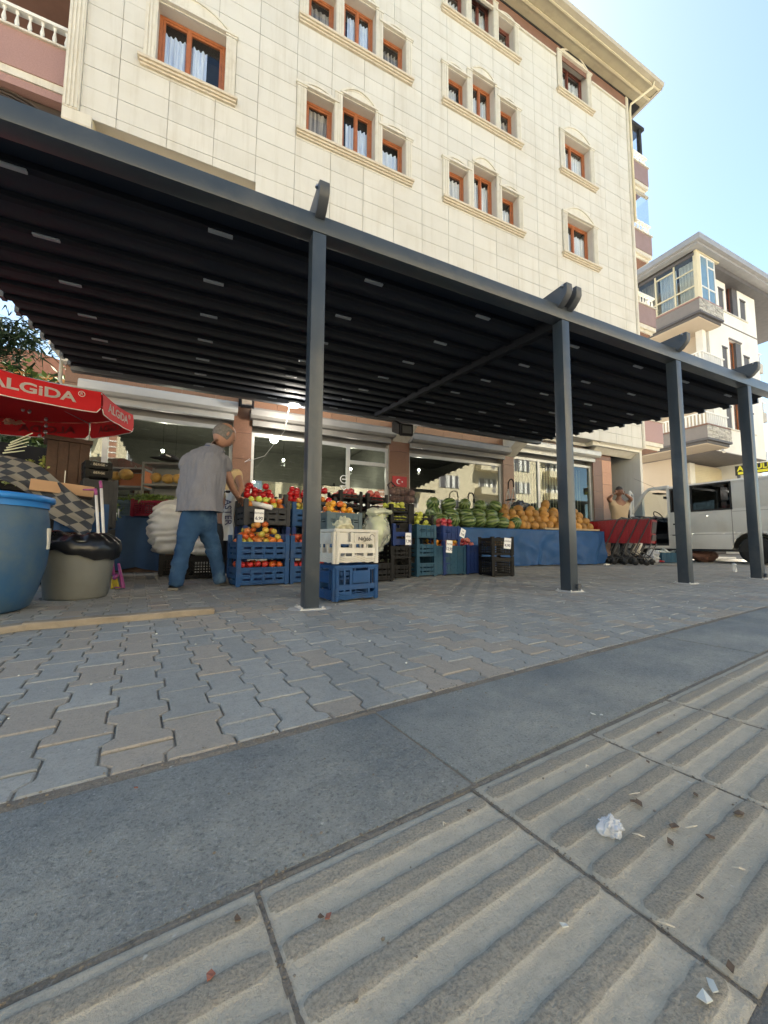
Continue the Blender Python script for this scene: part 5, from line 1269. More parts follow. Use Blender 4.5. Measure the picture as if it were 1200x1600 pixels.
b = MB(); b.box(-.02, .02, -.006, .006, -.07, .07); o = b.build('label_tag', m_cwhite, br, loc=(.415*math.cos(a0), .415*math.sin(a0), .46), rot=(0, 0, a0+math.pi/2)); 
bn = empty('rubbish_bin', (-.905, 3.86, 0), label='grey plastic rubbish bin lined with a black bag beside the blue barrel', cat='bin')
m_bin = M('bin_grey', (.175, .18, .165), (.15, .155, .145), sc=3, rough=.5, dirt=(.14, .125, .10), dsc=3, damt=.6, wave=None)
b = MB(); n = 60
prof = [(.195, 0), (.205, .015), (.235, .30), (.245, .44), (.255, .45)]
b.lathe(prof, n)
b.v = [(x*(1+.008*(math.cos(30*math.atan2(y, x)))), y*(1+.008*math.cos(30*math.atan2(y, x))), z) for x, y, z in b.v]
b.build('body', m_bin, bn, smooth=True)
b = MB(); b.tube([(-.215, -.12, .13), (-.235, -.13, .15), (-.235, -.13, .19), (-.22, -.12, .21)], .012, 8); b.build('handle', m_bin, bn, smooth=True)
m_bag = M('black_bin_bag', (.010, .010, .011), (.014, .014, .015), rough=.28, coat=.15, spec=.5)
b = MB(); n = 72
def bagf(i, j):
    a = 2*math.pi*i; f = noise.noise(Vector((math.cos(a)*2.2, math.sin(a)*2.2, j*1.6+4))); r_ = noise.noise(Vector((math.cos(a)*7, math.sin(a)*7, j*3)))
    hang = .075+.075*max(0, math.sin(a-1.2+math.pi))+.03*f
    if j < .5: q = j*2; r = .262+.012*r_+.02*math.sin(math.pi*q); z = .45-hang*(1-q)+.01*r_
    else: q = (j-.5)*2; r = .262*(1-q)+.02*r_*(1-q); z = .452+.055*math.sin(math.pi*min(1, q*1.2))+.05*f*(1-q)+.025*r_
    return (r*math.cos(a), r*math.sin(a), z)
b.grid(bagf, n, 22); b.build('bin_bag', m_bag, loc=(-.905, 3.86, 0), smooth=True, label='shiny black bag folded over the rim of the grey bin', cat='bag')
m_stick = M('white_stick', (.78, .77, .76), rough=.35); m_pink = M('pink_plastic', (.36, .07, .24), rough=.35); m_brist = M('yellow_bristle', (.55, .42, .04), rough=.8)
for k, (p0, p1, lab) in enumerate(((at(158, 838, 3.6), at(149, 764, 3.75), 'white broom stick in the bin with a pink cross grip, left of the two'), (at(166, 838, 3.6), at(157, 752, 3.8), 'white broom stick with a pink end standing in the bin, right of the two'))):
    t = empty('broom', p0, label=lab, cat='broom'); e = p1-p0
    b = MB(); b.tube([Vector((0, 0, -.2)), e*.86], .0125, 10); b.build('stick', m_stick, t, smooth=True)
    b = MB(); b.tube([e*.86, e], .0135, 10)
    if k == 0: b.tube([e*.985, e*.985+(-_r*.12)], [.012, .007], 8)
    b.build('grip', m_pink, t, smooth=True)
hb = gnd(176, 921); t = empty('hand_broom', hb, label='small purple hand broom with yellow bristles leaning behind the grey bin', cat='broom')
b = MB(); b.tube([(0, 0, .13), (-.02, .02, .33)], [.012, .009], 8); b.tube([(0, 0, .12), (.03, 0, .11)], [.03, .03], 8); b.build('handle', m_pink, t, smooth=True)
b = MB()
for k in range(40):
    a = rng.uniform(-1, 1); b.tube([(a*.02, rng.uniform(-.01, .01), .12), (a*.05+.005, rng.uniform(-.02, .02), .005)], [.0035, .0025], 4, False)
b.build('bristles', m_brist, t)
b = MB(); b.tube([(.03, .02, .24), (.075, .02, .03), (.09, 0, .01)], [.012, .02, .01], 6); b.tube([(.02, -.02, .02), (.10, -.01, .015)], .006, 5); b.build('side_bristles', m_pink, t, smooth=True)
# two timber beams on the paving
m_beam = M('weathered_timber', (.31, .26, .195), (.22, .18, .13), sc=8, rough=.85, bump=.6, bsc=30, dirt=(.13, .1, .07), dsc=6, damt=.5)
def beam(a, c, w, h, lab, seed):
    a = Vector(a); c = Vector(c); L_ = (c-a).length; b = MB(); n = 40
    b.grid(lambda i, j: (L_*i, [-w/2, -w/2, -w/2+.004, w/2-.004, w/2, w/2][min(5, round(j*5))], [0, h-.006, h, h, h-.006, 0][min(5, round(j*5))]), n, 5)
    b.add([(0, -w/2, 0), (0, w/2, 0), (0, w/2, h-.006), (0, -w/2, h-.006), (L_, -w/2, 0), (L_, w/2, 0), (L_, w/2, h-.006), (L_, -w/2, h-.006)], [(0, 3, 2, 1), (4, 5, 6, 7)])
    me = b.mesh('timber_beam', m_beam)
    for v in me.vertices: v.co += Vector((0, noise.noise(v.co*5+Vector((seed, 0, 0)))*.005, noise.noise(v.co*6+Vector((0, seed, 0)))*.004))
    d = c-a; return place(me, 'timber_beam', None, a, (0, 0, math.atan2(d.y, d.x)), label=lab, cat='timber')
beam(gnd(36, 984), gnd(333, 958), .075, .036, 'long weathered timber beam lying on the paving before the bin', 2)
beam(gnd(-90, 1002), gnd(35, 984), .085, .032, 'short weathered timber beam butting against the long one at the left edge', 6)
# parasol
m_red = M('parasol_red', (.62, .006, .012), (.56, .005, .01), sc=2, rough=.7, bump=.1, bsc=200); m_lett = M('parasol_white', (.88, .86, .82), rough=.7)
P0 = at(157, 646, 4.3)
um = empty('parasol', P0, label='red market parasol with white lettering on its valance at the left edge', cat='parasol')
S_ = 1.12; az0 = rad(52)
dirs = [az0-k*rad(45) for k in range(8)]
def dv(a): return Vector((math.sin(a), math.cos(a), 0))
vts = [Vector((0, 0, 0))]
vts = [-dv(dirs[0])*S_, Vector((0, 0, 0))]
for k in range(1, 7): vts.append(vts[-1]+dv(dirs[k])*S_)
cen = sum(vts, Vector())/8
tiltx = Vector((.02, .10, 0))
def tz_(v): return v+Vector((0, 0, (v.x)*.045+(v.y)*.085))
vts = [tz_(v) for v in vts]; cen = tz_(cen)
apex = cen+Vector((0, 0, .62)); VH = .245
canopy = MB(); dn = Vector((0, 0, -1))
for k in range(8):
    a, c = vts[k]+Vector((0, 0, VH)), vts[(k+1) % 8]+Vector((0, 0, VH))
    n = 8
    def cn(i, j, a=a, c=c):
        e = a.lerp(c, i); p = e.lerp(apex, j); return p-Vector((0, 0, .05*math.sin(math.pi*j)*1+.03*math.sin(math.pi*i)*(1-j)))
    canopy.grid(cn, n, n)
canopy.build('canopy', m_red, um, smooth=True)
for k in range(8):
    a, c = vts[k], vts[(k+1) % 8]; e = (c-a); L_ = e.length; ed = e/L_; out = ed.cross(Vector((0, 0, 1))); o_ = a
    def vf(i, j, a=a, e=e, out=out):
        edge = min(i, 1-i); rr = max(0, 1-edge/.045); drop = j*(1-.22*rr*rr)
        return a+e*(i*.985+.0075)+Vector((0, 0, VH-.002))-Vector((0, 0, 1))*VH*drop+out*(.012*math.sin(j*2.4)+.006*math.sin(i*14+k)*j)-Vector((0, 0, .03*math.sin(math.pi*i)))*(1-j*.6)
    v = MB(); v.grid(vf, 30, 6); vo = v.build('valance', m_red, um, smooth=True)
    t = MB(); t.tube([vf(i/30, 1) for i in range(31)], .0055, 5); t.build('piping', m_lett, vo, smooth=True)
    rp = MB(); rp.tube([vts[k]+Vector((0, 0, VH-.02)), apex-Vector((0, 0, .06))], .009, 6); rp.build('rib', m_alu, um)
    tm = text_mesh('ALGiDA', .150, m_lett, .0006, .0045)
    w0 = max(v_.co.x for v_ in tm.vertices)
    s_ = .72/(2*w0)
    for v_ in tm.vertices: v_.co.x *= s_; v_.co.y *= 1.0
    up = Vector((0, 0, 1)); sl = ed
    for side in (1, -1):
        m2 = tm.copy()
        for v_ in m2.vertices:
            x = v_.co.x/L_+.47; v_.co = vf(x, .48-v_.co.y/VH)+out*(.0035 if side > 0 else -.0035)
        q = place(m2, 'lettering', vo)
        if side < 0: m2.materials.clear(); m2.materials.append(M('faded_print', (.36, .05, .05), rough=.8))
        if side > 0:
            for body, sz, xo, yo in (('R', .045, (.47+.405/L_), .24),):
                rt = text_mesh(body, sz, m_lett, .0006, .001)
                for v_ in rt.vertices: v_.co = vf(xo+v_.co.x/L_, yo-v_.co.y/VH)+out*.0035
                place(rt, 'lettering', vo)
                rg = MB(); rg.tube([vf(xo+.030*math.cos(q_)/L_, yo-.030*math.sin(q_)/VH)+out*.004 for q_ in [i_*math.pi/8 for i_ in range(17)]], .003, 4); rg.build('ring', m_lett, vo)
b = MB(); pb = cen.copy(); pb.z = -P0.z+.02; b.tube([pb, apex+Vector((0, 0, .05))], .022, 10); b.build('pole', m_alu, um, smooth=True)
b = MB(); b.lathe([(.25, 0), (.26, .05), (.10, .09), (.04, .14)], 20, c=(pb.x, pb.y, -P0.z)); b.build('base', m_cblack, um, smooth=True)
# dark backdrop stall under the parasol
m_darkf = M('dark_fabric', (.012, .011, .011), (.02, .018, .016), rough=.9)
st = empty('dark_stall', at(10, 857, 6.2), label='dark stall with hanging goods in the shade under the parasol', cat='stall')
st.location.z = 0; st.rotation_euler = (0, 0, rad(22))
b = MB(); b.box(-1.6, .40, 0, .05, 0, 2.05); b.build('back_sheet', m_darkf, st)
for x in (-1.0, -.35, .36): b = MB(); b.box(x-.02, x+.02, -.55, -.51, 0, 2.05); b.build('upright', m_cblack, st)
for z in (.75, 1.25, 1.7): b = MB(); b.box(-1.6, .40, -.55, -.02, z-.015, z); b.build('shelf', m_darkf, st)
m_leafy = M('herb_leaf', (.10, .17, .03), (.16, .22, .05), sc=20, rough=.5, rnd=.3, isl=True); m_leafl = M('leek_leaf', (.34, .40, .08), (.46, .50, .16), sc=20, rough=.5, rnd=.2, isl=True)
def bunch(c, rx, ry, rz_, n, mt, lab, cat='herbs', leaf=.05, name='herb_bunch'):
    b = MB()
    for k in range(n):
        p = Vector((rng.gauss(0, rx*.45), rng.gauss(0, ry*.45), rng.uniform(-rz_, rz_)*.8)); d = Vector((rng.gauss(0, 1), rng.gauss(0, 1), rng.gauss(0, .8)+.3)).normalized()*leaf*rng.uniform(.6, 1.4); e = d.cross(Vector((rng.gauss(0, 1), rng.gauss(0, 1), rng.gauss(0, 1)))).normalized()*leaf*.22
        b.add([p-d*.6, p+e, p+d*.6+Vector((0, 0, -.01)), p-e], [(0, 1, 2, 3)])
    return b.build(name, mt, loc=c, label=lab, cat=cat)
bunch(at(28, 738, 3.95), .16, .12, .14, 420, m_leafl, 'yellowish green leafy greens above the checkered cloth at the left edge')
for k in range(3): bunch(at(68-22*k, 722+6*k, 4.9), .05, .05, .10, 60, m_leafl, ['small', 'medium', 'dim'][k]+' pale green bunch hanging in the dark stall under the parasol', leaf=.045)
for k in range(5):
    b = MB(); b.tube([Vector((0, 0, 0)), Vector((.16, .03, .05+.02*k))], [.008, .005], 6); b.build('spring_onion', M('onion_white', (.7, .72, .55), rough=.4), loc=at(4+k*3, 708-4*k, 3.9), label='pale spring onion stalk sticking out above the checkered cloth', cat='onion', group='spring onions above the cloth')
for k, (px, py) in enumerate(((36, 640), (46, 643), (72, 655), (72, 665), (71, 675), (70, 684), (62, 681))):
    b = MB(); b.blob((0, 0, 0), .022, .015, .03, 8, 6); b.build('hanging_packet', m_bolt, loc=at(px, py, 5.3), smooth=True, label='tiny pale packet hanging in the dark stall', cat='packet', group='packets hanging in the stall')
crumple('glove_pair', at(22, 660, 5.2), .11, .04, .035, M('orange_glove', (.45, .16, .08), (.5, .35, .25), rough=.7), .03, 20, 2, 'crumpled orange glove lying on the dark stall shelf', 'glove')
# wooden cabinet
cp = at(103, 755, 5.0); cbn = empty('wooden_cabinet', (cp.x, cp.y, 0), rad(18), 'dark brown wooden cabinet with plank sides behind the cardboard', 'cabinet')
m_cabw = M('old_brown_wood', (.085, .038, .018), (.06, .026, .012), sc=14, rough=.55, bump=.3, bsc=30); zc0, zc1 = .02, 1.80
b = MB(); b.box(-.19, .21, 0, .35, zc0, zc1-.06); b.build('carcass', m_cabw, cbn)
for k in range(4): b = MB(); b.box(-.215+.11*k+.002, -.215+.11*(k+1)-.002, -.02-.004*(k % 2), -.0005, zc0, zc1-.06); b.build('plank', m_cabw, cbn, bevel=.002)
b = MB(); b.box(-.24, .25, -.05, .38, zc1-.058, zc1); b.build('top', m_cabw, cbn, bevel=.008)
b = MB(); b.box(-.02, -.012, -.034, -.026, 1.18, 1.36); b.build('handle', m_bolt, cbn)
# black printed crates on the shelf, cardboard, cloth, blue crate
for k, (px, py) in enumerate(((146, 746), (146, 733))):
    p = at(px, py, 4.6); c = crate('crate', p+Vector((0, .15, 0)), rad(20), .27, .30, .10, m_cblack, 'box', ['lower', 'upper'][k]+' flat black crate with pale print stacked right of the wooden cabinet')
    me = lay(text_mesh('BERGE', .04, m_sill, .0006), (0, -.155, .06), (1, 0, 0), (0, 0, 1)); place(me, 'lettering', c)
p = at(146, 812, 4.62); crate('crate', Vector((p.x, p.y+.15, .001)), rad(20), .34, .34, .60, m_cgrey, 'tall', 'tall grey crate under the printed black crates'); crate('crate', Vector((p.x, p.y+.15, .605)), rad(20), .34, .34, at(146, 746, 4.6).z-.61, m_cgrey, 'tall', 'second tall grey crate right below the printed black crates')
m_card2 = M('cardboard', (.42, .26, .15), (.38, .235, .135), sc=4, rough=.85)
cbd = at(98, 766, 3.85); b = MB(); b.box(-.24, .24, -.16, .16, -.05, -.045); b.box(-.24, .24, -.165, -.160, -.05, .055); b.box(.235, .24, -.16, .16, -.05, .05)
b.build('cardboard_box', m_card2, loc=cbd, rot=(rad(0), rad(4), rad(16)), label='flattened brown cardboard box lying on the crates behind the barrel', cat='cardboard')
bl1 = at(118, 833, 3.75); crate('crate', Vector((bl1.x, bl1.y+.18, bl1.z)), rad(14), .42, .34, .30, m_cblue, 'fruit', 'blue crate under the checkered cloth behind the grey bin')
under(Vector((bl1.x, bl1.y+.18, 0)), rad(14), .42, .34, bl1.z-.002, m_cblack, 'black support crate behind the grey bin,')
p = at(40, 800, 3.8); under(Vector((p.x, p.y+.25, 0)), rad(14), .6, .5, .80, m_cblack, 'black crate under the checkered cloth behind the barrel,')
def check_mat():
    m, t, b, N, L = nt('checkered_cloth'); tc = N('ShaderNodeTexCoord'); mp = N('ShaderNodeMapping'); mp.inputs['Rotation'].default_value = (0, 0, 0); L(tc.outputs['UV'], mp.inputs[0])
    c = N('ShaderNodeTexChecker'); c.inputs['Scale'].default_value = 9; c.inputs[1].default_value = (.025, .028, .035, 1); c.inputs[2].default_value = (.17, .155, .13, 1); L(mp.outputs[0], c.inputs[0])
    L(c.outputs[0], b.inputs['Base Color']); b.inputs['Roughness'].default_value = .85; return m
b = MB(); nu, nv = 40, 30
p00, p10 = at(-40, 690, 3.75), at(150, 792, 3.7); dn_ = Vector((0, 0, -1))
def cl(i, j):
    base = p00.lerp(p10, i)+Vector((0, 0, .07*math.sin(i*3.1)-.03*math.sin(i*9)))
    if i > .55: base.z -= .0
    w_ = noise.noise(Vector((i*5, j*4, 2)))
    return base+dn_*(.30+.14*i)*j*(1-.3*abs(math.sin(i*5)))+Vector((-math.sin(.3), -math.cos(.3), 0))*(.10*j+.035*w_+.03*math.sin(i*16+j*3)*j)
b.grid(cl, nu, nv); me = b.mesh('checkered_cloth', check_mat(), True); uvl = me.uv_layers.new(name='UVMap')
for lp_ in me.loops:
    k = lp_.vertex_index; i = (k % (nu+1))/nu; j = (k//(nu+1))/nv; uvl.data[lp_.index].uv = (i*1.25+.3*j, j*.5-.15*i)
place(me, 'checkered_cloth', label='grey and black checkered cloth draped over the crates behind the barrel', cat='cloth')
# shelving by the shop window
m_shelf = M('shelf_metal', (.20, .20, .19), (.16, .16, .15), rough=.5); m_orp = M('orange_board', (.42, .12, .02), (.38, .10, .02), rough=.6)
def shelf(px, pxr, d, ztops, back, lab):
    a = at(px, 800, d); c = at(pxr, 800, d); cx = (a+c)/2; w = (c-a).length; t = empty('shelf_unit', (cx.x, cx.y, 0), rad(-25)+rad(8), lab, 'shelf'); zt = max(ztops)
    for x in (-w/2, w/2):
        for y in (0, .36): b = MB(); b.box(x-.012, x+.012, y-.012, y+.012, 0, zt); b.build('upright', m_shelf, t)
    for z in ztops: b = MB(); b.box(-w/2+.013, w/2-.013, -.01, .37, z-.03, z-.002); b.build('shelf_board', m_shelf, t)
    b = MB(); b.box(-w/2+.013, w/2-.013, .373, .385, ztops[1] if back is m_orp else .3, zt-.04); b.build('back_board', back, t)
    if back is m_orp: b = MB(); b.box(w/2-.02, w/2-.013, 0, .37, ztops[1], zt-.04); b.build('side_board', back, t)
    return t
s1 = shelf(164, 219, 6.2, (1.66, 1.36, .72), m_orp, 'metal shelf unit with an orange board behind two melons')
s2 = shelf(222, 281, 6.0, (1.70, 1.36, .72), m_shelf, 'grey metal shelf unit with three melons and a black cap on top')
m_melg = M('dim_melon', (.42, .26, .06), (.30, .17, .04), sc=20, rough=.6, bump=.5, bsc=90)
for k, (px, py, d, sc) in enumerate(((173, 741, 6.05, .9), (189, 739, 6.05, 1.15), (237, 744, 5.85, .95), (256, 746, 5.85, .95), (272, 746, 5.85, .95))):
    b = MB(); b.blob((0, 0, 0), .10*sc, .085*sc, .08*sc, 14, 9); b.build('melon', m_melg, loc=at(px, py, d)+Vector((.05, .12, 0)), rot=(0, 0, k), smooth=True, label=['small melon at the left on the orange backed shelf', 'large brown melon on the orange backed shelf', 'left melon on the grey shelf behind the man', 'middle melon on the grey shelf behind the man', 'right melon on the grey shelf beside the man'][k], cat='melon')
cpo = at(263, 716, 5.8); b = MB(); b.blob((0, 0, 0), .15, .13, .085, 20, 12, lambda d: 1 if d.z > 0 else .9); b.v = [(x, y, max(z, -.01)) for x, y, z in b.v]; b.blob((-.12, -.10, 0), .13, .09, .012, 14, 6)
cap = b.build('peaked_cap', M('black_cloth', (.012, .012, .014), rough=.8), loc=cpo+Vector((0, .1, -.01)), smooth=True, label='black peaked cap lying on top of the grey shelf unit', cat='cap')
b = MB(); b.obox((.0, -.118, .045), (.035, -.006, -.014), (0, .002, 0), (.003, 0, .008)); b.build('logo', m_card, cap)
p = at(240, 784, 5.75); c = crate('crate', Vector((p.x, p.y+.1, at(240, 808, 5.75).z)), rad(-15), .50, .36, .26, m_cred, 'mesh', 'dark red lattice crate heaped with green herbs left of the man')
bunch(Vector((p.x, p.y+.08, at(240, 779, 5.75).z)), .25, .16, .075, 700, m_leafy, 'heap of dark green herbs on the red lattice crate', leaf=.06)
p = at(198, 808, 5.9); c = crate('crate', Vector((p.x, p.y+.12, p.z)), rad(-15), .44, .36, .28, m_cbgrey, 'mesh', 'grey wire lattice crate of greens on the blue draped table')
bunch(Vector((p.x, p.y+.1, p.z+.27)), .2, .14, .04, 250, m_leafy, 'thin layer of greens on the grey lattice crate', leaf=.05); bunch(at(172, 778, 5.5), .05, .05, .05, 60, m_leafl, 'small bright leafy bunch left of the grey lattice crate')
bunch(at(174, 800, 5.3), .09, .07, .14, 200, m_leafy, 'dark bunch of greens with white stems hanging beside the brown sack', leaf=.07)
for k in range(7): b = MB(); q = at(166+3.2*k, 795+3*(k % 3), 5.25); b.tube([q, q+Vector((rng.uniform(-.01, .01), 0, -.12))], [.010, .007], 6); b.build('leek', m_stick, label='white leek stem hanging beside the brown sack', cat='leek', group='leek stems beside the sack', smooth=True)
tp = at(215, 806, 5.7); b = MB(); b.box(-.36, .40, 0, .5, 0, tp.z-.01); b.build('draped_table', m_cabw, loc=(tp.x, tp.y+.06, 0), rot=(0, 0, rad(-15)), label='low table behind the blue cloth that carries the herb crates', cat='table')
b = MB(); b.grid(lambda i, j: (-.37+.80*i, -.035+.025*math.sin(i*17)*(j+.2)+.02*noise.noise(Vector((i*6, j*3, 1)))-.05*j, tp.z*(1-j)-.0+.10*j*(1-abs(2*i-1))*.8*1), 50, 12); b.build('blue_cloth', M('dark_blue_cloth', (.03, .075, .17), (.025, .06, .14), rough=.75), loc=(tp.x, tp.y+.06, 0), rot=(0, 0, rad(-15)), smooth=True, label='dark blue cloth hanging from the herb table on the left', cat='cloth')
crumple('brown_sack', gnd(180, 886)+Vector((0, .1, .24)), .17, .16, .30, M('brown_sackcloth', (.12, .09, .06), (.09, .07, .045), sc=10, rough=.9), .04, 6, 4, 'limp brown sack standing between the brooms and the blue cloth', 'sack', zcut=-.24)
# black crates and big white sacks behind the man
cw = gnd(300, 907); 
c = crate('crate', Vector((at(318, 857, 4.9).x, at(318, 857, 4.9).y, .001)), rad(6), .46, .38, .29, m_cblack, 'mesh', 'black lattice crate on the ground behind the man, under the right white sack')
c = crate('crate', Vector((at(277, 857, 5.25).x, at(277, 857, 5.25).y, .001)), rad(6), .42, .38, .29, m_cblack, 'mesh', 'black lattice crate on the ground left of the man, under the left white sack')
m_sackw = M('white_woven_sack', (.58, .59, .61), (.48, .49, .51), sc=4, rough=.6, bump=.15, bsc=160, dirt=(.45, .43, .38), dsc=4, damt=.35)
def sack(c, rx, ry, h, seed, lab, lean=0):
    b = MB(); nz, na = 46, 44
    def f(i, j):
        a = 2*math.pi*i; z = h*j; bul = (math.sin(math.pi*min(1, j*1.02+.02))**.25); neck = 1 if j < .86 else 1-1.5*(j-.86)
        w_ = .11*abs(math.sin(j*20+1.8*math.sin(a*2+seed)+seed+3*noise.noise(Vector((math.cos(a)*2, j*3, seed)))))+.12*noise.noise(Vector((math.cos(a)*2.2, math.sin(a)*2.2, j*9+seed)))
        r = max(.02, bul*neck)+w_*1.3
        return (math.cos(a)*rx*r+lean*z, math.sin(a)*ry*r, z)
    b.grid(f, na, nz); return b.build('white_sack', m_sackw, loc=c, smooth=True, label=lab, cat='sack')
q = at(276, 857, 5.2); sack((q.x-.03, q.y, .292), .30, .25, .74, 2, 'large wrinkled white sack seen left of the man', .03)
q = at(322, 857, 4.9); sack((q.x, q.y, .292), .25, .22, .66, 5, 'large wrinkled white sack seen between and right of the man\'s legs', -.02)
sack(gnd(243, 892), .08, .09, .27, 7, 'small white bag slumped on the ground beside the left black crate')
b = MB(); b.blob((0, 0, 0), .05, .05, .06, 10, 8); b.build('pink_bag', M('pink_film', (.42, .22, .27), rough=.4), loc=gnd(246, 890)+Vector((.05, -.04, .06)), smooth=True, label='small pink bag leaning on the small white bag', cat='bag')
# lamps and fittings on the shop front
dp = at(459, 633, 7.5); t = empty('ceiling_lamp', dp, label='round white lit lamp hanging under the rear of the pergola', cat='lamp')
b = MB(); b.lathe([(.13, -.012), (.145, 0), (.14, .03), (.05, .05)], 28); b.build('housing', m_white, t, smooth=True)
b = MB(); b.lathe([(.118, -.0135), (.118, -.0125)], 28); b.build('diffuser', emit('lit_lamp', (1, .97, .9), 9), t)
lq = bpy.data.lights.new('lamp_light', 'POINT'); lq.energy = 14; lq.color = (1, .93, .82); lq.shadow_soft_size = .1; lo = bpy.data.objects.new('lamp_light', lq); col.objects.link(lo); lo.parent = t; lo.location = (0, 0, -.12)
b = MB(); b.tube([dp+Vector((-.08, .0, .02)), dp+Vector((-.14, .1, -.5)), dp+Vector((-.45, .5, -.95)), dp+Vector((-.8, .8, -1.05)), Vector((.80, 8.38, 2.2))], .004, 6); b.build('lamp_cable', m_card, smooth=True, label='thin white cable drooping from the round lamp to the pier', cat='cable')
for k, (px, py, lab) in enumerate(((386, 628, 'dark square floodlight on the left shop pier'), (636, 672, 'dark square floodlight on the middle shop pier'))):
    p = at(px, py, 7.6); t = empty('floodlight', p, rad(-10), lab, 'floodlight')
    b = MB(); b.box(-.13, .13, 0, .09, -.10, .12); b.prism([(0, -.1), (0, .12), (.35, .30), (.5, .30), (.5, .1)], (-.16, .03, 0), (0, 1, 0), (0, 0, 1), (.08, 0, 0)); b.build('housing', m_cblack, t, bevel=.01)
    b = MB(); b.box(-.095, .095, -.004, .0-.0005, -.065, .085); b.build('lens', M('dim_lens', (.25, .25, .24), rough=.12, metal=.6), t)
p = at(347, 610, 8.2); t = empty('alarm_box', p, 0, 'white alarm siren box with a red base on the stone fascia', 'alarm box')
b = MB(); b.box(-.085, .085, -.03, .12, -.06, .16); b.build('housing', m_white, t, bevel=.012); b = MB(); b.box(-.07, .07, -.02, .10, -.085, -.0605); b.build('beacon', M('red_lens', (.5, .03, .02), rough=.3), t)
m_flag = M('sign_red', (.42, .02, .025), rough=.5)
p = at(625, 737, 9.3); p.y = 8.37; t = empty('red_plaque', (4.34, 8.375, 1.98), 0, 'small red plaque with white crescent and star on the brown pier', 'sign')
b = MB(); b.box(-.20, .20, 0, .012, -.13, .13); b.build('plate', m_flag, t)
b = MB()
for q, rr, xx in ((0, .065, -.03),):
    pts = [(xx+rr*math.cos(a), rr*math.sin(a)) for a in [rad(40)+i*rad(280)/20 for i in range(21)]]+[(xx+.018+.052*math.cos(a), .052*math.sin(a)) for a in [rad(320)-i*rad(280)/20 for i in range(21)]]
    for k in range(20): b.add([(pts[k][0], -.002, pts[k][1]), (pts[k+1][0], -.002, pts[k+1][1]), (pts[40-k][0], -.002, pts[40-k][1]), (pts[41-k][0], -.002, pts[41-k][1])], [(0, 1, 2, 3)])
sp_ = [((.065+(.03 if i % 2 == 0 else .012)*math.cos(rad(180+36*i))), (.03 if i % 2 == 0 else .012)*math.sin(rad(180+36*i))) for i in range(10)]
b.prism(sp_, (0, -.003, 0), (1, 0, 0), (0, 0, 1), (0, .002, 0)); b.build('crescent_and_star', m_card, t)
t = empty('door_intercom', (4.22, 8.375, 1.55), 0, 'white intercom box below the red plaque on the pier', 'intercom'); b = MB(); b.box(-.15, .15, -.03, .012, -.15, .13); b.build('housing', m_white, t, bevel=.01); b = MB(); b.box(-.06, .06, -.035, -.0305, -.0, .05); b.build('screen', m_cblack, t)
# things inside the shop
m_bulb = emit('bulb', (1, .95, .85), 14)
for k, (x, y, z) in enumerate(((-.9, 9.6, 2.45), (-.7, 10.4, 1.95), (1.75, 9.8, 2.55), (1.25, 11.6, 2.2), (3.6, 9.9, 2.5), (3.95, 11.4, 2.1), (5.6, 9.6, 2.6))):
    b = MB(); b.blob((0, 0, 0), .03, .03, .03, 10, 8); o = b.build('light_bulb', m_bulb, loc=(x, y, z), label='lit bulb hanging inside the dark shop, '+('high left', 'low left', 'high beside the post', 'low beside the post', 'high right of post', 'low right of post', 'alone in the third window')[k], cat='bulb', group='lit bulbs inside the shop')
    b = MB(); b.tube([(0, 0, .05), (0, 0, 3.3-z)], .004, 5); b.build('cord', m_cblack, o); lq = bpy.data.lights.new('bulb_light', 'POINT'); lq.energy = 3; lq.color = (1, .9, .75); lq.shadow_soft_size = .06; lo = bpy.data.objects.new('bulb_light', lq); col.objects.link(lo); lo.location = (0, 0, -.1); lo.parent = o
m_carton = M('pale_carton', (.46, .44, .32), (.40, .38, .28), sc=3, rough=.8, rnd=.12)
for i in range(5):
    for j in range(7 if i % 2 else 8):
        b = MB(); b.box(-.14, .14, 0, .3, 0, .235); b.box(-.05, .05, -.004, -.0005, .10, .14)
        b.build('carton', m_carton, loc=(1.05+.29*i, 9.9, .02+.24*j), label='pale carton, '+('first', 'second', 'third', 'fourth', 'fifth')[i]+' column from left, '+('low' if j < 3 else 'middle' if j < 6 else 'high')+', stacked inside the shop window', cat='carton', group='cartons stacked in the shop')
for j in range(9):
    crate('crate', (2.75, 9.6, .02+.22*j), 0, .5, .36, .21, m_cnavy if j % 2 else m_cblack, 'fruit', 'dark crate in the tall stack inside the shop behind the post', 'crates stacked inside the shop')
R_ = random.Random(4)
b = MB(); b.box(-1.7, .4, 9.2, 9.5, 1.40, 1.44); b.box(-1.7, -1.65, 9.2, 9.5, 0, 1.4); b.box(.35, .4, 9.2, 9.5, 0, 1.4); b.build('display_shelf', m_shelf, label='shelf inside the left shop window carrying stacked white cups', cat='shelf')
for k in range(26):
    b = MB(); h = R_.uniform(.06, .34); b.lathe([(.03, 0), (.04, h)], 10); b.build('cup_stack', m_white, loc=(-1.3+.065*k, 9.3+R_.uniform(-.05, .05), 1.442), smooth=True, label=('short' if h < .15 else 'medium' if h < .25 else 'tall')+' stack of white cups, '+('left end', 'left of middle', 'middle', 'right of middle', 'right end')[k*5//26]+' of the shelf inside left shop window', cat='cups', group='stacks of cups in the shop window')
b = MB(); b.box(-.2, .2, 0, .3, 0, .10); b.build('dark_box', m_cblack, loc=(-1.2, 9.25, 1.442), label='dark box among the white cups inside the shop', cat='box')
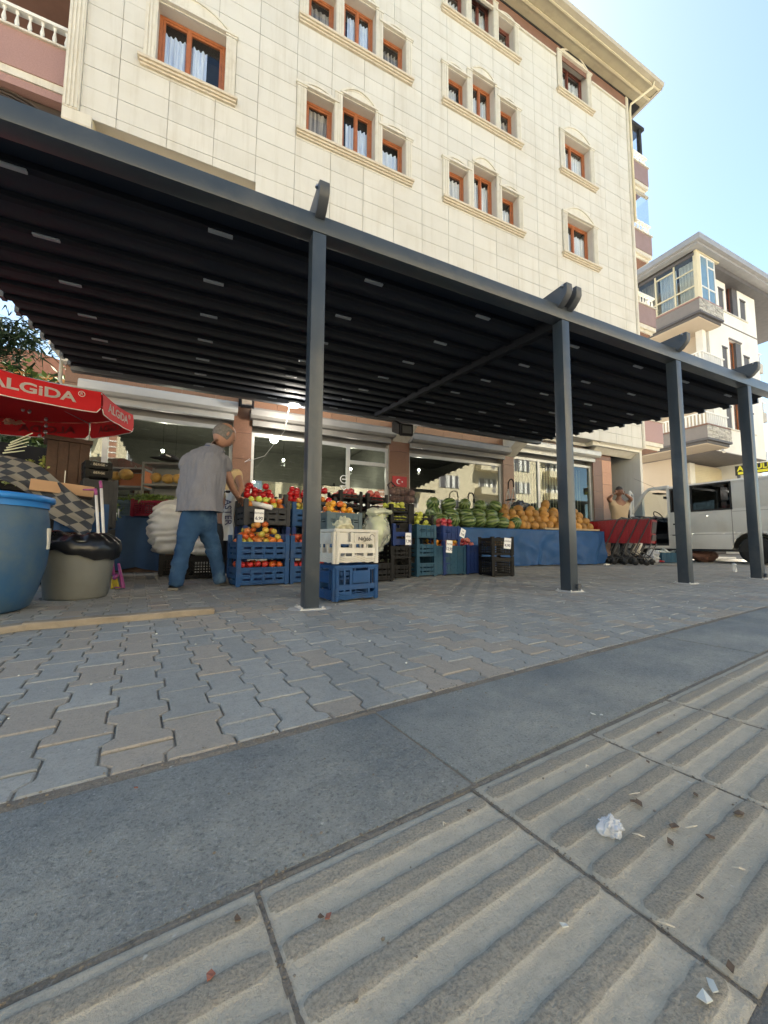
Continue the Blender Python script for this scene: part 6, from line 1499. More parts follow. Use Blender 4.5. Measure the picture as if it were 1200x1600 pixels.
t = empty('door_sticker', (2.93, 8.50, 1.95), 0, 'round white badge sticker with an arrow on the shop door glass', 'sticker'); b = MB(); b.tube([(.09*math.cos(a), 0, .09*math.sin(a)) for a in [i*math.pi/10 for i in range(21)]], .01, 5); b.bar((-.1, 0, -.16), (0, 0, -.26), .02); b.bar((.1, 0, -.16), (0, 0, -.26), .02); b.bar((-.1, 0, -.16), (.1, 0, -.16), .02); b.bar((-.05, 0, 0), (.05, 0, 0), .02); b.build('print', m_card, t)
# ---------------------------------------------------------------- van
m_van = M('van_white', (.64, .635, .60), (.60, .595, .56), sc=1.5, rough=.3, coat=.5, dirt=(.42, .38, .31), dsc=2.2, damt=.35); m_rub = M('rubber', (.025, .025, .026), rough=.85); m_vin = M('van_interior', (.022, .022, .024), rough=.7); m_hub = M('wheel_steel', (.34, .34, .34), rough=.45, metal=.6)
m_vg = glass_mat('van_glass', (.10, .11, .12), .07); m_vgc = glass_mat('van_clear_glass', (.75, .8, .78), .05)
VX0 = 11.94
van = empty('van', (VX0+.98, 4.9, 0), label='dirty white delivery van parked nose to the building with its driver door open', cat='van')
VT = Matrix.Translation((-(VX0+.98), -4.9, 0))
def vl(b): return b.xform(VT)
# body side: profile in (y, z); nose towards +Y
Yr, Yf = 2.75, 7.95
side_holes_win = [(6.03, 6.36, 1.40, 2.02), (5.0, 5.86, 1.38, 2.05)]
b = MB()
def yz(poly, x0, x1): b.prism(poly, (x0, 0, 0), (0, 1, 0), (0, 0, 1), (x1-x0, 0, 0))
for x0, x1 in ((VX0, VX0+.05), (VX0+1.91, VX0+1.96)):
    b = MB(); L_ = x0 == VX0
    rects = minus((Yr, 6.42, .36, 2.08), (side_holes_win if L_ else []) + [(4.17, 5.03, .30, .80)])
    for (a, c, e, f) in rects: b.box(x0, x1, a, c, e, f)
    # wheel arch corners
    for k in range(10):
        a0_, a1_ = math.pi*k/10, math.pi*(k+1)/10; cy_, cz_, r_ = 4.6, .36, .43
        p = [(cy_+r_*math.cos(a0_), cz_+r_*math.sin(a0_)), (cy_+r_*math.cos(a1_), cz_+r_*math.sin(a1_)), (cy_+r_*math.cos(a1_), .80), (cy_+r_*math.cos(a0_), .80)]
        if abs(p[0][1]-.8) > .005 or abs(p[1][1]-.8) > .005: yz(p, x0+.001, x1-.001)
    # front wing and nose below the windscreen
    yz([(7.42, .36), (7.44, 1.25), (7.55, 1.30), (7.92, 1.08), (7.97, .80), (7.97, .36)], x0, x1)
    # A pillar and roof edge over the door
    yz([(6.42, 2.08), (6.42, 2.16), (6.95, 2.15), (7.10, 2.05), (7.62, 1.30), (7.52, 1.28), (7.02, 2.02), (6.90, 2.08)], x0+.002, x1-.002)
    yz([(6.42, .36), (6.42, 2.08), (6.47, 2.08), (6.47, .36)], x0-.0, x1)
    yz([(6.47, .36), (6.47, .44), (7.42, .44), (7.42, .36)], x0, x1)
    vl(b).build('side_body', m_van, van, bevel=.006, angle=.7)
b = MB()
ns = 14
def roofp(i, j):
    y = Yr+(6.98-Yr)*j; u = 2*i-1; return (VX0+.98+.975*u, y, 2.075+.10*(1-abs(u)**5)*(1 if j < .92 else 1-.5*(j-.92)/.08))
b.grid(roofp, ns, 12); vl(b).build('roof', m_van, van, smooth=True)
b = MB(); b.box(VX0-.004, VX0+.02, Yr, 6.9, 2.055, 2.075); vl(b).build('drip_rail', m_van, van)
b = MB(); b.box(VX0+.05, VX0+1.91, Yr, Yr+.05, .36, 2.08); b.box(VX0+.05, VX0+1.91, 7.93, 7.97, .36, .95); vl(b).build('end_panel', m_van, van)
b = MB(); b.add([(VX0+.05, 7.60, 1.30), (VX0+1.91, 7.60, 1.30), (VX0+1.91, 7.93, 1.06), (VX0+.05, 7.93, 1.06)], [(0, 1, 2, 3)]); vl(b).build('bonnet', m_van, van)
b = MB(); b.add([(VX0+.06, 7.60, 1.30), (VX0+1.9, 7.60, 1.30), (VX0+1.9, 7.05, 2.06), (VX0+.06, 7.05, 2.06)], [(0, 1, 2, 3)]); vl(b).build('windscreen', m_vgc, van)
for a, c, e, f in side_holes_win:
    b = MB(); b.box(VX0+.012, VX0+.018, a-.02, c+.02, e-.02, f+.02); p = vl(b).build('side_window', m_vg, van)
    b = MB()
    for q in minus((a-.025, c+.025, e-.025, f+.025), [(a+.02, c-.02, e+.02, f-.02)]): b.box(VX0-.005, VX0-.0005, q[0], q[1], q[2], q[3])
    vl(b).build('window_seal', m_rub, p)
b = MB()   # panel grooves, thin dark seams set proud of nothing: narrow recess strips
for y in (4.99,): b.box(VX0-.0025, VX0-.0008, y, y+.012, .45, 2.04)
for y in (5.95,): b.box(VX0-.0025, VX0-.0008, y, y+.012, .42, 2.04)
b.box(VX0-.0025, VX0-.0008, Yr, 6.42, .735, .745); b.box(VX0-.0025, VX0-.0008, Yr, 4.98, 1.30, 1.308); vl(b).build('panel_seam', m_greyb, van)
b = MB(); b.box(VX0-.02, VX0-.0008, 6.15, 6.33, 1.02, 1.06); b.box(VX0-.02, VX0-.0008, 6.28, 6.36, .72, .75); vl(b).build('door_handle', m_rub, van, bevel=.004)
b = MB(); b.box(VX0-.0, VX0+1.96, Yr+.02, 7.9, .30, .355); vl(b).build('sill', m_vin, van)
def wheel(x, y, lab=None):
    w = MB(); w.lathe([(.20, -.10), (.30, -.105), (.335, -.08), (.345, 0), (.335, .08), (.30, .105), (.20, .10)], 32); T = Matrix.Translation((x, y, .345)) @ Matrix.Rotation(math.pi/2, 4, 'Y'); w.xform(T); wo = vl(w).build('wheel', m_rub, van, smooth=True)
    h = MB(); h.lathe([(.205, -.07), (.20, -.095), (.13, -.085), (.11, -.10), (.05, -.10), (.0, -.11)], 24, caps=False)
    h.lathe([(.205, .07), (.20, .095), (.13, .085), (.05, .10), (.0, .10)], 24, caps=False)
    for k in range(8):
        a = k*math.pi/4; h.lathe([(.012, -.112), (.012, -.09)], 6, c=(.08*math.cos(a), .08*math.sin(a), 0))
    h.xform(T); vl(h).build('rim', m_hub, wo, smooth=True)
for x in (VX0+.14, VX0+1.82):
    for y in (4.60, 7.30): wheel(x, y)
# cab interior seen through the open door
b = MB(); b.box(VX0+.06, VX0+1.9, 7.15, 7.55, .50, 1.28); b.add([(VX0+.06, 6.98, 1.16), (VX0+1.9, 6.98, 1.16), (VX0+1.9, 7.5, 1.36), (VX0+.06, 7.5, 1.36), (VX0+.06, 7.1, .95), (VX0+1.9, 7.1, .95)], [(0, 1, 2, 3), (0, 4, 5, 1)]); vl(b).build('dashboard', m_vin, van)
b = MB(); b.box(VX0+.02, VX0+1.9, 6.47, 7.5, .44, .50); b.box(VX0+.06, VX0+1.9, 6.38, 6.44, .45, 2.02); b.box(VX0+1.905, VX0+1.909, 6.5, 7.4, .45, 1.35); vl(b).build('cab_trim', m_vin, van)
b = MB(); b.tube([(VX0+.50+.19*math.cos(a), 6.98+.10*math.sin(a), 1.30+.17*math.sin(a)) for a in [k*math.pi/12 for k in range(25)]], .015, 8); b.bar((VX0+.5, 6.98, 1.3), (VX0+.5, 7.25, 1.05), .05); b.bar((VX0+.32, 6.98, 1.3), (VX0+.68, 6.98, 1.3), .04, .02); vl(b).build('steering_wheel', m_rub, van, smooth=True)
b = MB(); b.box(VX0+.25, VX0+.75, 6.5, 6.95, .62, .78); b.obox((VX0+.5, 6.56, 1.15), (.24, 0, 0), (0, .06, .0), (0, -.04, .40)); vl(b).build('seat', m_vin, van, bevel=.03)
b = MB(); b.box(VX0+.86, VX0+1.10, 7.0, 7.03, 1.88, 1.95); vl(b).build('mirror', m_vin, van)
b = MB(); b.box(VX0+.3, VX0+.7, 6.85, 7.02, 1.99, 2.02); vl(b).build('sun_visor', m_vin, van)
# open driver's door, hinged at the front
hy = 7.42; da = rad(62)
dr = empty('driver_door', (VX0-(VX0+.98), hy-4.9, 0), parent=van); dr.rotation_euler = (0, 0, -math.pi/2-da)
b = MB()
for q in minus((0, .95, .42, 2.02), [(.09, .86, 1.33, 1.95)]): b.box(q[0], q[1], -.03, .02, q[2], q[3])
b.build('door_skin', m_van, dr, bevel=.006, angle=.7)
b = MB(); b.box(.04, .90, .021, .05, .47, 1.27); b.box(.2, .7, .051, .09, .95, 1.02); b.build('door_lining', m_vin, dr, bevel=.01)
b = MB(); b.box(.09, .86, -.006, -.002, 1.33, 1.95); b.build('door_window', m_vgc, dr)
b = MB(); b.box(.02, .24, -.16, -.06, 1.28, 1.52); b.box(.04, .10, -.06, -.03, 1.33, 1.38); b.build('wing_mirror', m_rub, dr, bevel=.02)
b = MB(); b.tube([(VX0+.3, 6.9, 2.16), (VX0+.3, 7.55, 2.55)], [.006, .003], 5); vl(b).build('aerial', m_rub, van)
# ---------------------------------------------------------------- nested shopping trolleys
m_tred = M('trolley_red', (.30, .007, .010), (.24, .006, .009), rough=.35); m_tgrey = M('trolley_grey', (.06, .06, .065), rough=.45); m_tmet = M('trolley_steel', (.10, .10, .105), rough=.4, metal=.5)
def trolley(loc, rz, lab):
    t = empty('shopping_trolley', loc, rz, lab, 'trolley', 'nested red shopping trolleys')
    # basket: nose towards +X, handle end at -X (open lattice sides)
    for s in (-1, 1):
        b = MB(); y0_, y1_ = .26*s, .21*s; n = 11
        def pt(u, v): return Vector((-.38+.82*u, (y0_*(1-u)+y1_*u)*(1-.08*(1-v)), .46+.10*u+(.50-.14*u)*v))
        for k in range(n+1): b.bar(pt(k/n, 0), pt(k/n, 1), .018, .01, up=(0, 1, 0))
        for k in range(7): b.bar(pt(0, k/6), pt(1, k/6), .018, .012, up=(0, 1, 0))
        b.build('basket_side', m_tred, t)
        b = MB(); ps = [pt(0, .02), pt(1, .02), pt(1, .96), pt(0, .96)]; b.add([q-Vector((0, .004*s, 0)) for q in ps]+[q-Vector((0, .007*s, 0)) for q in ps], [(0, 1, 2, 3), (7, 6, 5, 4)]); b.build('side_lining', m_tred, t)
    b = MB(); b.obox((.43, 0, .73), (.006, 0, .0), (0, .205, 0), (.03, 0, .17)); b.box(-.36, .42, -.21, .21, .50, .51); b.build('basket_nose', m_tred, t)
    b = MB(); q = Vector((-.39, 0, .70)); b.obox(q, (.007, 0, 0), (0, .25, 0), (-.03, 0, .24)); b.build('rear_flap', m_tred, t)
    b = MB(); b.obox(q+Vector((-.022, 0, .08)), (.006, 0, 0), (0, .19, 0), (-.017, 0, .12)); b.obox(q+Vector((-.012, 0, -.13)), (.006, 0, 0), (0, .19, 0), (-.01, 0, .06)); b.build('child_seat_panel', m_tgrey, t, bevel=.01)
    b = MB(); b.tube([(-.48, -.27, 1.0), (-.48, .27, 1.0)], .019, 10); b.build('handle', m_tgrey, t, smooth=True)
    b = MB()
    for s in (-1, 1):
        b.tube([(-.48, .27*s, 1.0), (-.40, .265*s, .95), (-.10, .25*s, .30), (-.30, .25*s, .14)], .013, 8)
        b.tube([(-.40, .25*s, .45), (-.25, .25*s, .16), (.40, .18*s, .14)], .013, 8)
        b.tube([(-.38, .262*s, .97), (.45, .215*s, .93)], .010, 8)
    b.tube([(.45, -.215, .93), (.45, .215, .93)], .01, 8); b.tube([(-.3, -.25, .14), (-.3, .25, .14)], .011, 8)
    b.build('chassis', m_tmet, t, smooth=True)
    for x, y in ((-.30, -.25), (-.30, .25), (.40, -.18), (.40, .18)):
        b = MB(); b.lathe([(.058, -.014), (.062, 0), (.058, .014)], 16); b.xform(Matrix.Translation((x, y, .062)) @ Matrix.Rotation(math.pi/2, 4, 'X')); w = b.build('castor', m_rub, t, smooth=True)
        b = MB(); b.box(x-.02, x+.02, y-.022, y+.022, .07, .14); b.build('fork', m_tmet, w)
    return t
t0 = gnd(985, 880)
tdir = Vector((-.33, .944, 0)).normalized(); ang = math.atan2(tdir.y, tdir.x)
base_ = Vector((8.93, 5.62, 0))
labs = ['red shopping trolley nearest to the van, handle end with grey seat panel showing', 'second red shopping trolley of the nested row', 'third red shopping trolley of the nested row', 'fourth red shopping trolley, next to the melon table']
tr0 = trolley(base_, ang, labs[0]); tr0.scale = (1.07, 1.07, 1.07)
for k in range(1, 4):
    c = copy_tree(tr0); c.location = base_+tdir*.21*k; c['label'] = labs[k]
# stuff beside the van
c = crate('crate', (10.75, 5.95, .001), rad(-14), .55, .38, .27, m_cteal, 'tall', 'teal crate of empty bottles on the ground below the van door')
for k in range(9):
    b = MB(); b.lathe([(.03, 0), (.035, .02), (.035, .13), (.014, .17), (.014, .2)], 10); b.build('bottle', film_mat('bottle_film', (.7, .75, .72), .5), loc=(10.75+rng.uniform(-.2, .2), 5.95+rng.uniform(-.12, .12), .26), rot=(rng.uniform(.9, 1.5), 0, rng.uniform(0, 6)), smooth=True, label='empty clear bottle lying in the teal crate by the van', cat='bottle', group='empty bottles in the teal crate')
crumple('white_bag', (9.95, 6.15, .40), .13, .12, .22, M('off_white_film', (.62, .60, .52), rough=.35), .04, 7, 6, 'off white bag hanging behind the trolleys next to the van', 'bag')
crumple('clear_bag', (10.05, 5.85, .16), .17, .15, .16, m_film, .06, 8, 8, 'crumpled clear bag of rubbish on the ground by the trolleys', 'bag', zcut=-.15)
b = MB(); b.bar(gnd(1010, 882)+Vector((0, 0, .03)), gnd(1072, 886)+Vector((0, 0, .03)), .05, .04); b.build('pole', m_trim, label='pale pole lying on the ground below the van door', cat='pole', bevel=.005)
b = MB(); b.blob((0, 0, 0), .16, .07, .03, 12, 6); b.build('red_bag', m_tred, loc=gnd(1032, 880)+Vector((0, 0, .05)), smooth=True, label='flat red object lying on the pale pole near the van', cat='red object')
b = MB(); b.bar(gnd(1096, 876)+Vector((0, 0, .03)), gnd(1158, 877)+Vector((0, 0, .03)), .07, .05); b.bar(gnd(1096, 872)+Vector((0, 0, .03)), gnd(1150, 873)+Vector((0, 0, .03)), .07, .05); b.build('white_profiles', m_pvc, label='long white plastic profiles lying under the van', cat='profile')
crumple('brown_box', (12.5, 5.9, .18), .5, .25, .18, M('brown_carton', (.16, .08, .06), rough=.8), .05, 3, 8, 'brown crumpled cartons lying in the shade below the van', 'carton', zcut=-.17)
b = MB(); b.lathe([(.035, 0), (.030, .10), (.038, .105)], 16, caps=False); b.lathe([(.037, .106), (.03, .13), (.012, .15)], 16); b.build('plastic_cup', m_film, loc=gnd(1148, 893), smooth=True, label='clear plastic drinking cup standing on the paving near the van', cat='cup')
b = MB(); b.box(-.10, .10, -.025, .025, 0, .03); b.build('white_block', m_pvc, loc=gnd(948, 883), rot=(0, 0, .2), label='short white block lying at the corner of the tarpaulin', cat='block', bevel=.004)
# ---------------------------------------------------------------- litter in the foreground
crumple('crumpled_wrapper', gnd(955, 1303)+Vector((0, 0, .012)), .018, .014, .014, film_mat('wrapper_film', (.72, .75, .80), .45, .12), .006, 90, 2, 'crumpled clear plastic wrapper on the ribbed tiles', 'litter', nu=64, nv=44, zcut=-.012, tip=.5)
m_chip = M('pale_chip', (.66, .66, .60), rough=.4); m_leafd = M('dry_leaf', (.13, .085, .055), (.09, .06, .04), sc=30, rough=.8); m_leafr = M('red_chip', (.30, .11, .07), rough=.7)
def flake(px, py, r, mt, lab, seed, z=.004, name='paper_scrap', cat='litter', sx=1):
    R_ = random.Random(seed); n = R_.choice((4, 5)); b = MB(); p = gnd(px, py); pts = [(r*sx*(1+R_.uniform(-.3, .3))*math.cos(6.283*k/n+R_.random()*.5), r*(1+R_.uniform(-.3, .3))*math.sin(6.283*k/n)) for k in range(n)]
    vs = [(x, y, z+.002+R_.uniform(0, .003)) for x, y in pts]; vs += [(x, y, c-.0012) for x, y, c in vs]
    b.add(vs, [tuple(range(n)), tuple(range(2*n-1, n-1, -1))]+[(k, n+k, n+(k+1) % n, (k+1) % n) for k in range(n)])
    return b.build(name, mt, loc=(p.x, p.y, 0), rot=(0, 0, R_.uniform(0, 6)), label=lab, cat=cat)
flake(882, 1456, .0045, m_chip, 'white paper scrap on the ribbed tile in the middle foreground', 1)
flake(927, 1120, .006, m_chip, 'pale paper scrap on the dark slab, left of a smaller one', 2); flake(940, 1121, .004, m_chip, 'smaller pale scrap on the dark slab', 3)
flake(1102, 1570, .006, m_chip, 'silvery scrap at the lower right corner of the ribbed tiles', 4, sx=1.4); flake(1112, 1550, .004, m_chip, 'thin silvery scrap just above the lower right one', 5, sx=1.8)
flake(512, 1441, .0045, m_leafr, 'reddish dry leaf bit on the ribbed tile left of the joint', 6); flake(328, 1535, .004, m_leafr, 'reddish chip on the ribbed tile near the bottom left', 7); flake(212, 1237, .0035, m_leafr, 'small red chip on the dark slab near the pavers', 8)
for k, (px, py, r) in enumerate(((733, 1273, .005), (1000, 1262, .010), (1052, 1298, .010), (1048, 1322, .009), (1110, 1315, .006), (1155, 1278, .010), (1088, 1248, .007), (1030, 1150, .008), (1012, 1195, .007), (500, 1442, .004), (372, 1446, .006), (1142, 1520, .007), (990, 1258, .006), (1095, 1410, .005))):
    flake(px, py, r*.6, m_leafd, 'brown dry leaf fragment on the ribbed tiles', 20+k, name='dry_leaf', cat='leaf', sx=1.5).__setitem__('group', 'dry leaf fragments on the ribbed tiles')
for k, (px, py, L_) in enumerate(((1000, 1247, .020), (1055, 1462, .016), (916, 1207, .012), (693, 1300, .008), (1165, 1370, .014), (1090, 1300, .02), (1008, 1318, .016))):
    a = rng.uniform(0, 3); p = gnd(px, py); b = MB(); b.tube([(0, 0, .007), (L_*.5, .003, .009), (L_, 0, .006)], [.0007, .0011, .0005], 5)
    b.build('straw', m_sill, loc=(p.x, p.y, .002), rot=(0, 0, a), label='thin pale straw lying on the ribbed tiles', cat='straw', group='pale straws on the tiles')
b = MB(); R_ = random.Random(11)
def pebble(x, y, z, r):
    b.blob((x, y, z), r, r*R_.uniform(.6, 1), r*.6, 5, 4)
for k in range(1500):
    u = R_.uniform(-.6, 3.2); v = R_.choice((.913+R_.gauss(0, .012), .913+R_.gauss(0, .012), .538+R_.gauss(0, .006), .13+R_.gauss(0, .014), R_.uniform(.15, .93)))
    p = uv(u, v); pebble(p.x, p.y, .001, R_.uniform(.0008, .0028))
for k in range(500):
    i = R_.randrange(-2, 8); p = uv(.147+.385*i+R_.gauss(0, .003), R_.uniform(.15, .53)); pebble(p.x, p.y, -.001, R_.uniform(.0006, .002))
b.build('grit', m_mortar, kind='stuff')
b = MB()
for k in range(260):
    u = R_.uniform(-.2, 1.4); p = uv(u, .128+R_.gauss(0, .012)); a = R_.uniform(0, 6.3); L_ = R_.uniform(.003, .010); d = Vector((math.cos(a)*L_, math.sin(a)*L_, R_.uniform(-.001, .003)))
    b.bar(Vector((p.x, p.y, .003)), Vector((p.x, p.y, .003))+d, .002, .0012)
b.build('leaf_debris', m_leafd, kind='stuff')
b = MB()
for k in range(170):
    x = R_.uniform(-1.2, 6); y = R_.uniform(1.2, 4.5); pebble(x, y, .002, R_.uniform(.002, .006))
b.build('crumbs', m_chip, kind='stuff')
# ---------------------------------------------------------------- people
m_skin = M('skin', (.36, .195, .135), (.30, .16, .11), sc=14, rough=.5, sss=.0, spec=.4); m_skind = M('skin_tanned', (.30, .15, .095), (.26, .125, .08), sc=14, rough=.5)
m_hair = M('grey_hair', (.17, .155, .145), (.10, .09, .085), sc=60, rough=.8); m_hairb = M('dark_hair', (.035, .025, .02), rough=.7)
def cloth_mat(name, c, c2, sc=9, fold=.8, **k): return M(name, c, c2, sc=sc, rough=.85, bump=fold, bsc=7, spec=.2, **k)
m_shirt = M('grey_polo', (.20, .20, .225), (.165, .165, .19), sc=160, rough=.9, det=2, bump=.2, bsc=220, spec=.15); m_jean = M('blue_denim', (.036, .082, .165), (.026, .062, .13), sc=12, rough=.9, dirt=(.12, .19, .27), dsc=3.2, damt=.8, dthr=.52, bump=.15, bsc=200, spec=.15)
m_shoe = M('grey_shoe', (.22, .20, .18), (.15, .135, .12), sc=20, rough=.7); m_sole = M('pale_sole', (.25, .24, .22), rough=.7)
m_yel = M('cream_tee', (.58, .43, .24), (.52, .38, .21), sc=4, rough=.85); m_beigep = M('beige_trousers', (.22, .18, .13), rough=.85)
def J(px, py, d, r, r2=None): p = at(px, py, d); return (p.x, p.y, p.z, r, r2 or r)
def wrinkle(o, amp, sc, seed, stretch=(1, 1, 1), zmin=None):
    for v in o.data.vertices:
        p = Vector((v.co.x*stretch[0], v.co.y*stretch[1], v.co.z*stretch[2]))*sc
        n = noise.noise(p+Vector((seed, seed*2, 0))); n2 = abs(noise.noise(p*1.9+Vector((0, seed, 5))))
        v.co += v.normal*(n*amp+(n2-.25)*amp*1.1)
def hand(root, fdir, palm_n, length, mt, parent, curl=.5, side=1):
    "palm block with five chained fingers"
    f = Vector(fdir).normalized(); n = Vector(palm_n).normalized(); s = f.cross(n).normalized()*side; R0 = Vector(root)
    k = length/.185
    pts = [tuple(R0)+(.026*k, .018*k), tuple(R0+f*.05*k)+(.036*k, .017*k), tuple(R0+f*.085*k)+(.036*k, .015*k)]; ed = [(0, 1), (1, 2)]
    o = skin('hand', pts, ed, mt, parent, sub=1)
    for i, (off, L_) in enumerate(((-.030, .070), (-.010, .080), (.011, .076), (.030, .060))):
        base = R0+(f*.08+s*off)*k; c1 = base+f*L_*.4*k; d2 = (f*math.cos(curl)+n*math.sin(curl)); c2 = c1+d2*L_*.34*k; d3 = (f*math.cos(curl*2)+n*math.sin(curl*2)); c3 = c2+d3*L_*.28*k
        skin('finger', [tuple(base)+(.0085*k,), tuple(c1)+(.0082*k,), tuple(c2)+(.0074*k,), tuple(c3)+(.006*k,)], [(0, 1), (1, 2), (2, 3)], mt, o, sub=1)
    b0 = R0+(f*.02-s*.025)*k; b1 = b0+(f*.6-s*.8).normalized()*.04*k; b2 = b1+(f*.9-s*.3+n*.3).normalized()*.035*k
    skin('thumb', [tuple(b0)+(.011*k,), tuple(b1)+(.010*k,), tuple(b2)+(.008*k,)], [(0, 1), (1, 2)], mt, o, sub=1)
    return o
def head(c, face, up, r, mt, hairm, parent, bald=False):
    "head with brow, nose, mouth, chin, ears and hair; face is the looking direction"
    f = Vector(face).normalized(); u = Vector(up); u = (u-f*u.dot(f)).normalized(); s = f.cross(u); c = Vector(c)
    b = MB(); nu, nv = 32, 24
    def shape(d):
        # d in head frame: x side, y forward, z up
        x, y, z = d.x, d.y, d.z; k = 1
        w = .80-.10*max(0, -z)**1.2; l = 1.0-.06*max(0, -z); h = 1.18
        px_, py_, pz_ = x*w, y*l, z*h
        if z < -.2 and y < .2: py_ *= 1-.35*min(1, (-z-.2)*1.2)      # back of the neck goes in
        if y > .6:
            if abs(x) < .16 and -.25 < z < .22: py_ += .16*(1-abs(x)/.16)*(1-abs(z+.08)/.33 if abs(z+.08) < .33 else 0)   # nose
            if .12 < z < .30: py_ += .03                                 # brow
            if -.02 < z < .14 and .18 < abs(x) < .5: py_ -= .05         # eye sockets
            if -.5 < z < -.38 and abs(x) < .25: py_ += .035             # lips
        if z < -.75 and y > .1: py_ += .05                               # chin
        return Vector((px_, py_, pz_))
    vs = []
    for j in range(nv+1):
        t = math.pi*j/nv
        for i in range(nu):
            a = 2*math.pi*i/nu; q = shape(Vector((math.sin(t)*math.cos(a), math.sin(t)*math.sin(a), math.cos(t)))); vs.append(c+(s*q.x+f*q.y+u*q.z)*r)
    b.add(vs, [(j*nu+i, j*nu+(i+1) % nu, (j+1)*nu+(i+1) % nu, (j+1)*nu+i) for j in range(nv) for i in range(nu)])
    ho = b.build('head', mt, parent, smooth=True)
    b = MB()
    for sd in (-1, 1):
        e = c+s*sd*r*.80+f*r*-.02+u*r*-.02
        b.blob((0, 0, 0), r*.07, r*.13, r*.22, 10, 8); m_ = Matrix((( s.x, f.x, u.x, e.x), (s.y, f.y, u.y, e.y), (s.z, f.z, u.z, e.z), (0, 0, 0, 1))); b.xform(m_, len(b.v)-10*9)
    b.build('ear', mt, ho, smooth=True)
    for sd in (-1, 1):
        b = MB(); e = c+s*sd*r*.32+f*r*.86+u*r*.06; b.blob(e, r*.09, r*.09, r*.06, 8, 6); b.build('eye', m_hairb, ho, smooth=True)
    b = MB(); e = c+f*r*.94-u*r*.44; b.obox(e, s*r*.2, f*r*.02, u*r*.025); b.build('mouth', m_brownband, ho)
    # hair
    b = MB(); vs = []
    for j in range(nv+1):
        t = math.pi*j/nv
        for i in range(nu):
            a = 2*math.pi*i/nu; d = Vector((math.sin(t)*math.cos(a), math.sin(t)*math.sin(a), math.cos(t))); q = shape(d)
            on = (d.y < .35 and d.z > -.45+.2*max(0, d.y)) or (not bald and d.z > .35)
            if bald and d.z > .52: on = False
            jag = .012*math.sin(i*5.1+j*3.3)
            vs.append(c+(s*q.x+f*q.y+u*q.z)*r*(1.045+jag if on else .96))
    b.add(vs, [(j*nu+i, j*nu+(i+1) % nu, (j+1)*nu+(i+1) % nu, (j+1)*nu+i) for j in range(nv) for i in range(nu)])
    b.build('hair', hairm, ho, smooth=True); return ho
# --- man in the grey polo shirt, back to the camera, bending over the tomatoes
man = empty('person', (0, 4.05, 0), label='balding man in grey polo shirt and blue jeans seen from behind, reaching over tomato crates', cat='person')
MT = Matrix.Translation((0, -4.05, 0))
def shift(o):
    for v in o.data.vertices: v.co.y -= 4.05
    return o
pel = (304, 796, 3.72); chest = (318, 735, 3.78); nk = (331, 703, 3.84)
pts = [J(*pel, .10, .09), J(312, 765, 3.74, .115, .10), J(*chest, .145, .115), J(324, 718, 3.80, .11, .09), J(334, 703, 3.85, .062), J(343, 690, 3.90, .062),
       J(297, 716, 3.73, .050), J(287, 742, 3.78, .048), J(292, 772, 3.98, .042), J(300, 790, 4.10, .03),
       J(347, 718, 3.90, .050), J(357, 747, 3.96, .047), J(364, 764, 4.05, .038), J(371, 775, 4.14, .028),
       J(293, 822, 3.67, .060), J(286, 858, 3.62, .046), J(276, 905, 3.53, .035), J(323, 822, 3.81, .060), J(334, 855, 3.88, .046), J(343, 902, 3.93, .035)]
ed = [(0, 1), (1, 2), (2, 3), (3, 4), (4, 5), (3, 6), (6, 7), (7, 8), (8, 9), (3, 10), (10, 11), (11, 12), (12, 13), (0, 14), (14, 15), (15, 16), (0, 17), (17, 18), (18, 19)]
body = shift(skin('body', pts, ed, m_skin, man))
hd = at(350, 680, 3.93); hv = at(371, 690, 4.02)-at(350, 680, 3.93)
o = head(hd, (hv.x, hv.y+.02, -.085), (.25, .1, 1), .112, m_skin, m_hair, man, bald=True)
for q in [o]+list(o.children): shift(q)
for root, fd in ((at(371, 775, 4.14), at(380, 786, 4.30)-at(371, 775, 4.14)), (at(300, 790, 4.10), at(318, 798, 4.25)-at(300, 790, 4.10))):
    h = hand(root, fd, (0, .2, -1), .185, m_skin, man, curl=.55)
    for q in [h]+list(h.children): shift(q)
# polo shirt: a hanging body with sleeves
def loft(name, secs, mt, parent, n=40, amp=.012, sc=6, seed=1, stretch=(1, 1, 1)):
    b = MB(); vs = []
    for c, hw_, hd_, yaw_ in secs:
        for k in range(n):
            a = 2*math.pi*k/n; r_ = Vector((math.cos(yaw_), -math.sin(yaw_), 0)); f_ = Vector((math.sin(yaw_), math.cos(yaw_), 0))
            ca, sa = math.cos(a), math.sin(a); ca = math.copysign(abs(ca)**.85, ca); sa = math.copysign(abs(sa)**.85, sa)
            vs.append(c+r_*hw_*ca+f_*hd_*sa)
    m = len(secs)
    b.add(vs, [(j*n+k, j*n+(k+1) % n, (j+1)*n+(k+1) % n, (j+1)*n+k) for j in range(m-1) for k in range(n)])
    me = b.mesh(name, mt, True); o = place(me, name, parent); mo = o.modifiers.new('s', 'SUBSURF'); mo.levels = 2; mo.render_levels = 2; baked(o)
    for p in o.data.polygons: p.use_smooth = True
    wrinkle(o, amp, sc, seed, stretch); return o
Yw = rad(38)
secs = [(at(313, 800, 3.70), .232, .165, Yw), (at(313, 790, 3.70), .226, .163, Yw), (at(314, 770, 3.71), .215, .155, Yw), (at(317, 745, 3.74), .213, .155, Yw), (at(320, 722, 3.77), .220, .15, Yw), (at(322, 711, 3.79), .205, .135, Yw), (at(327, 703, 3.82), .14, .10, Yw), (at(333, 700, 3.84), .078, .07, Yw)]
for k in range(2): secs[k][0].z -= .0
sh = shift(loft('polo_shirt', secs, m_shirt, man, amp=.026, sc=6, seed=4, stretch=(1.5, 1.5, .8)))
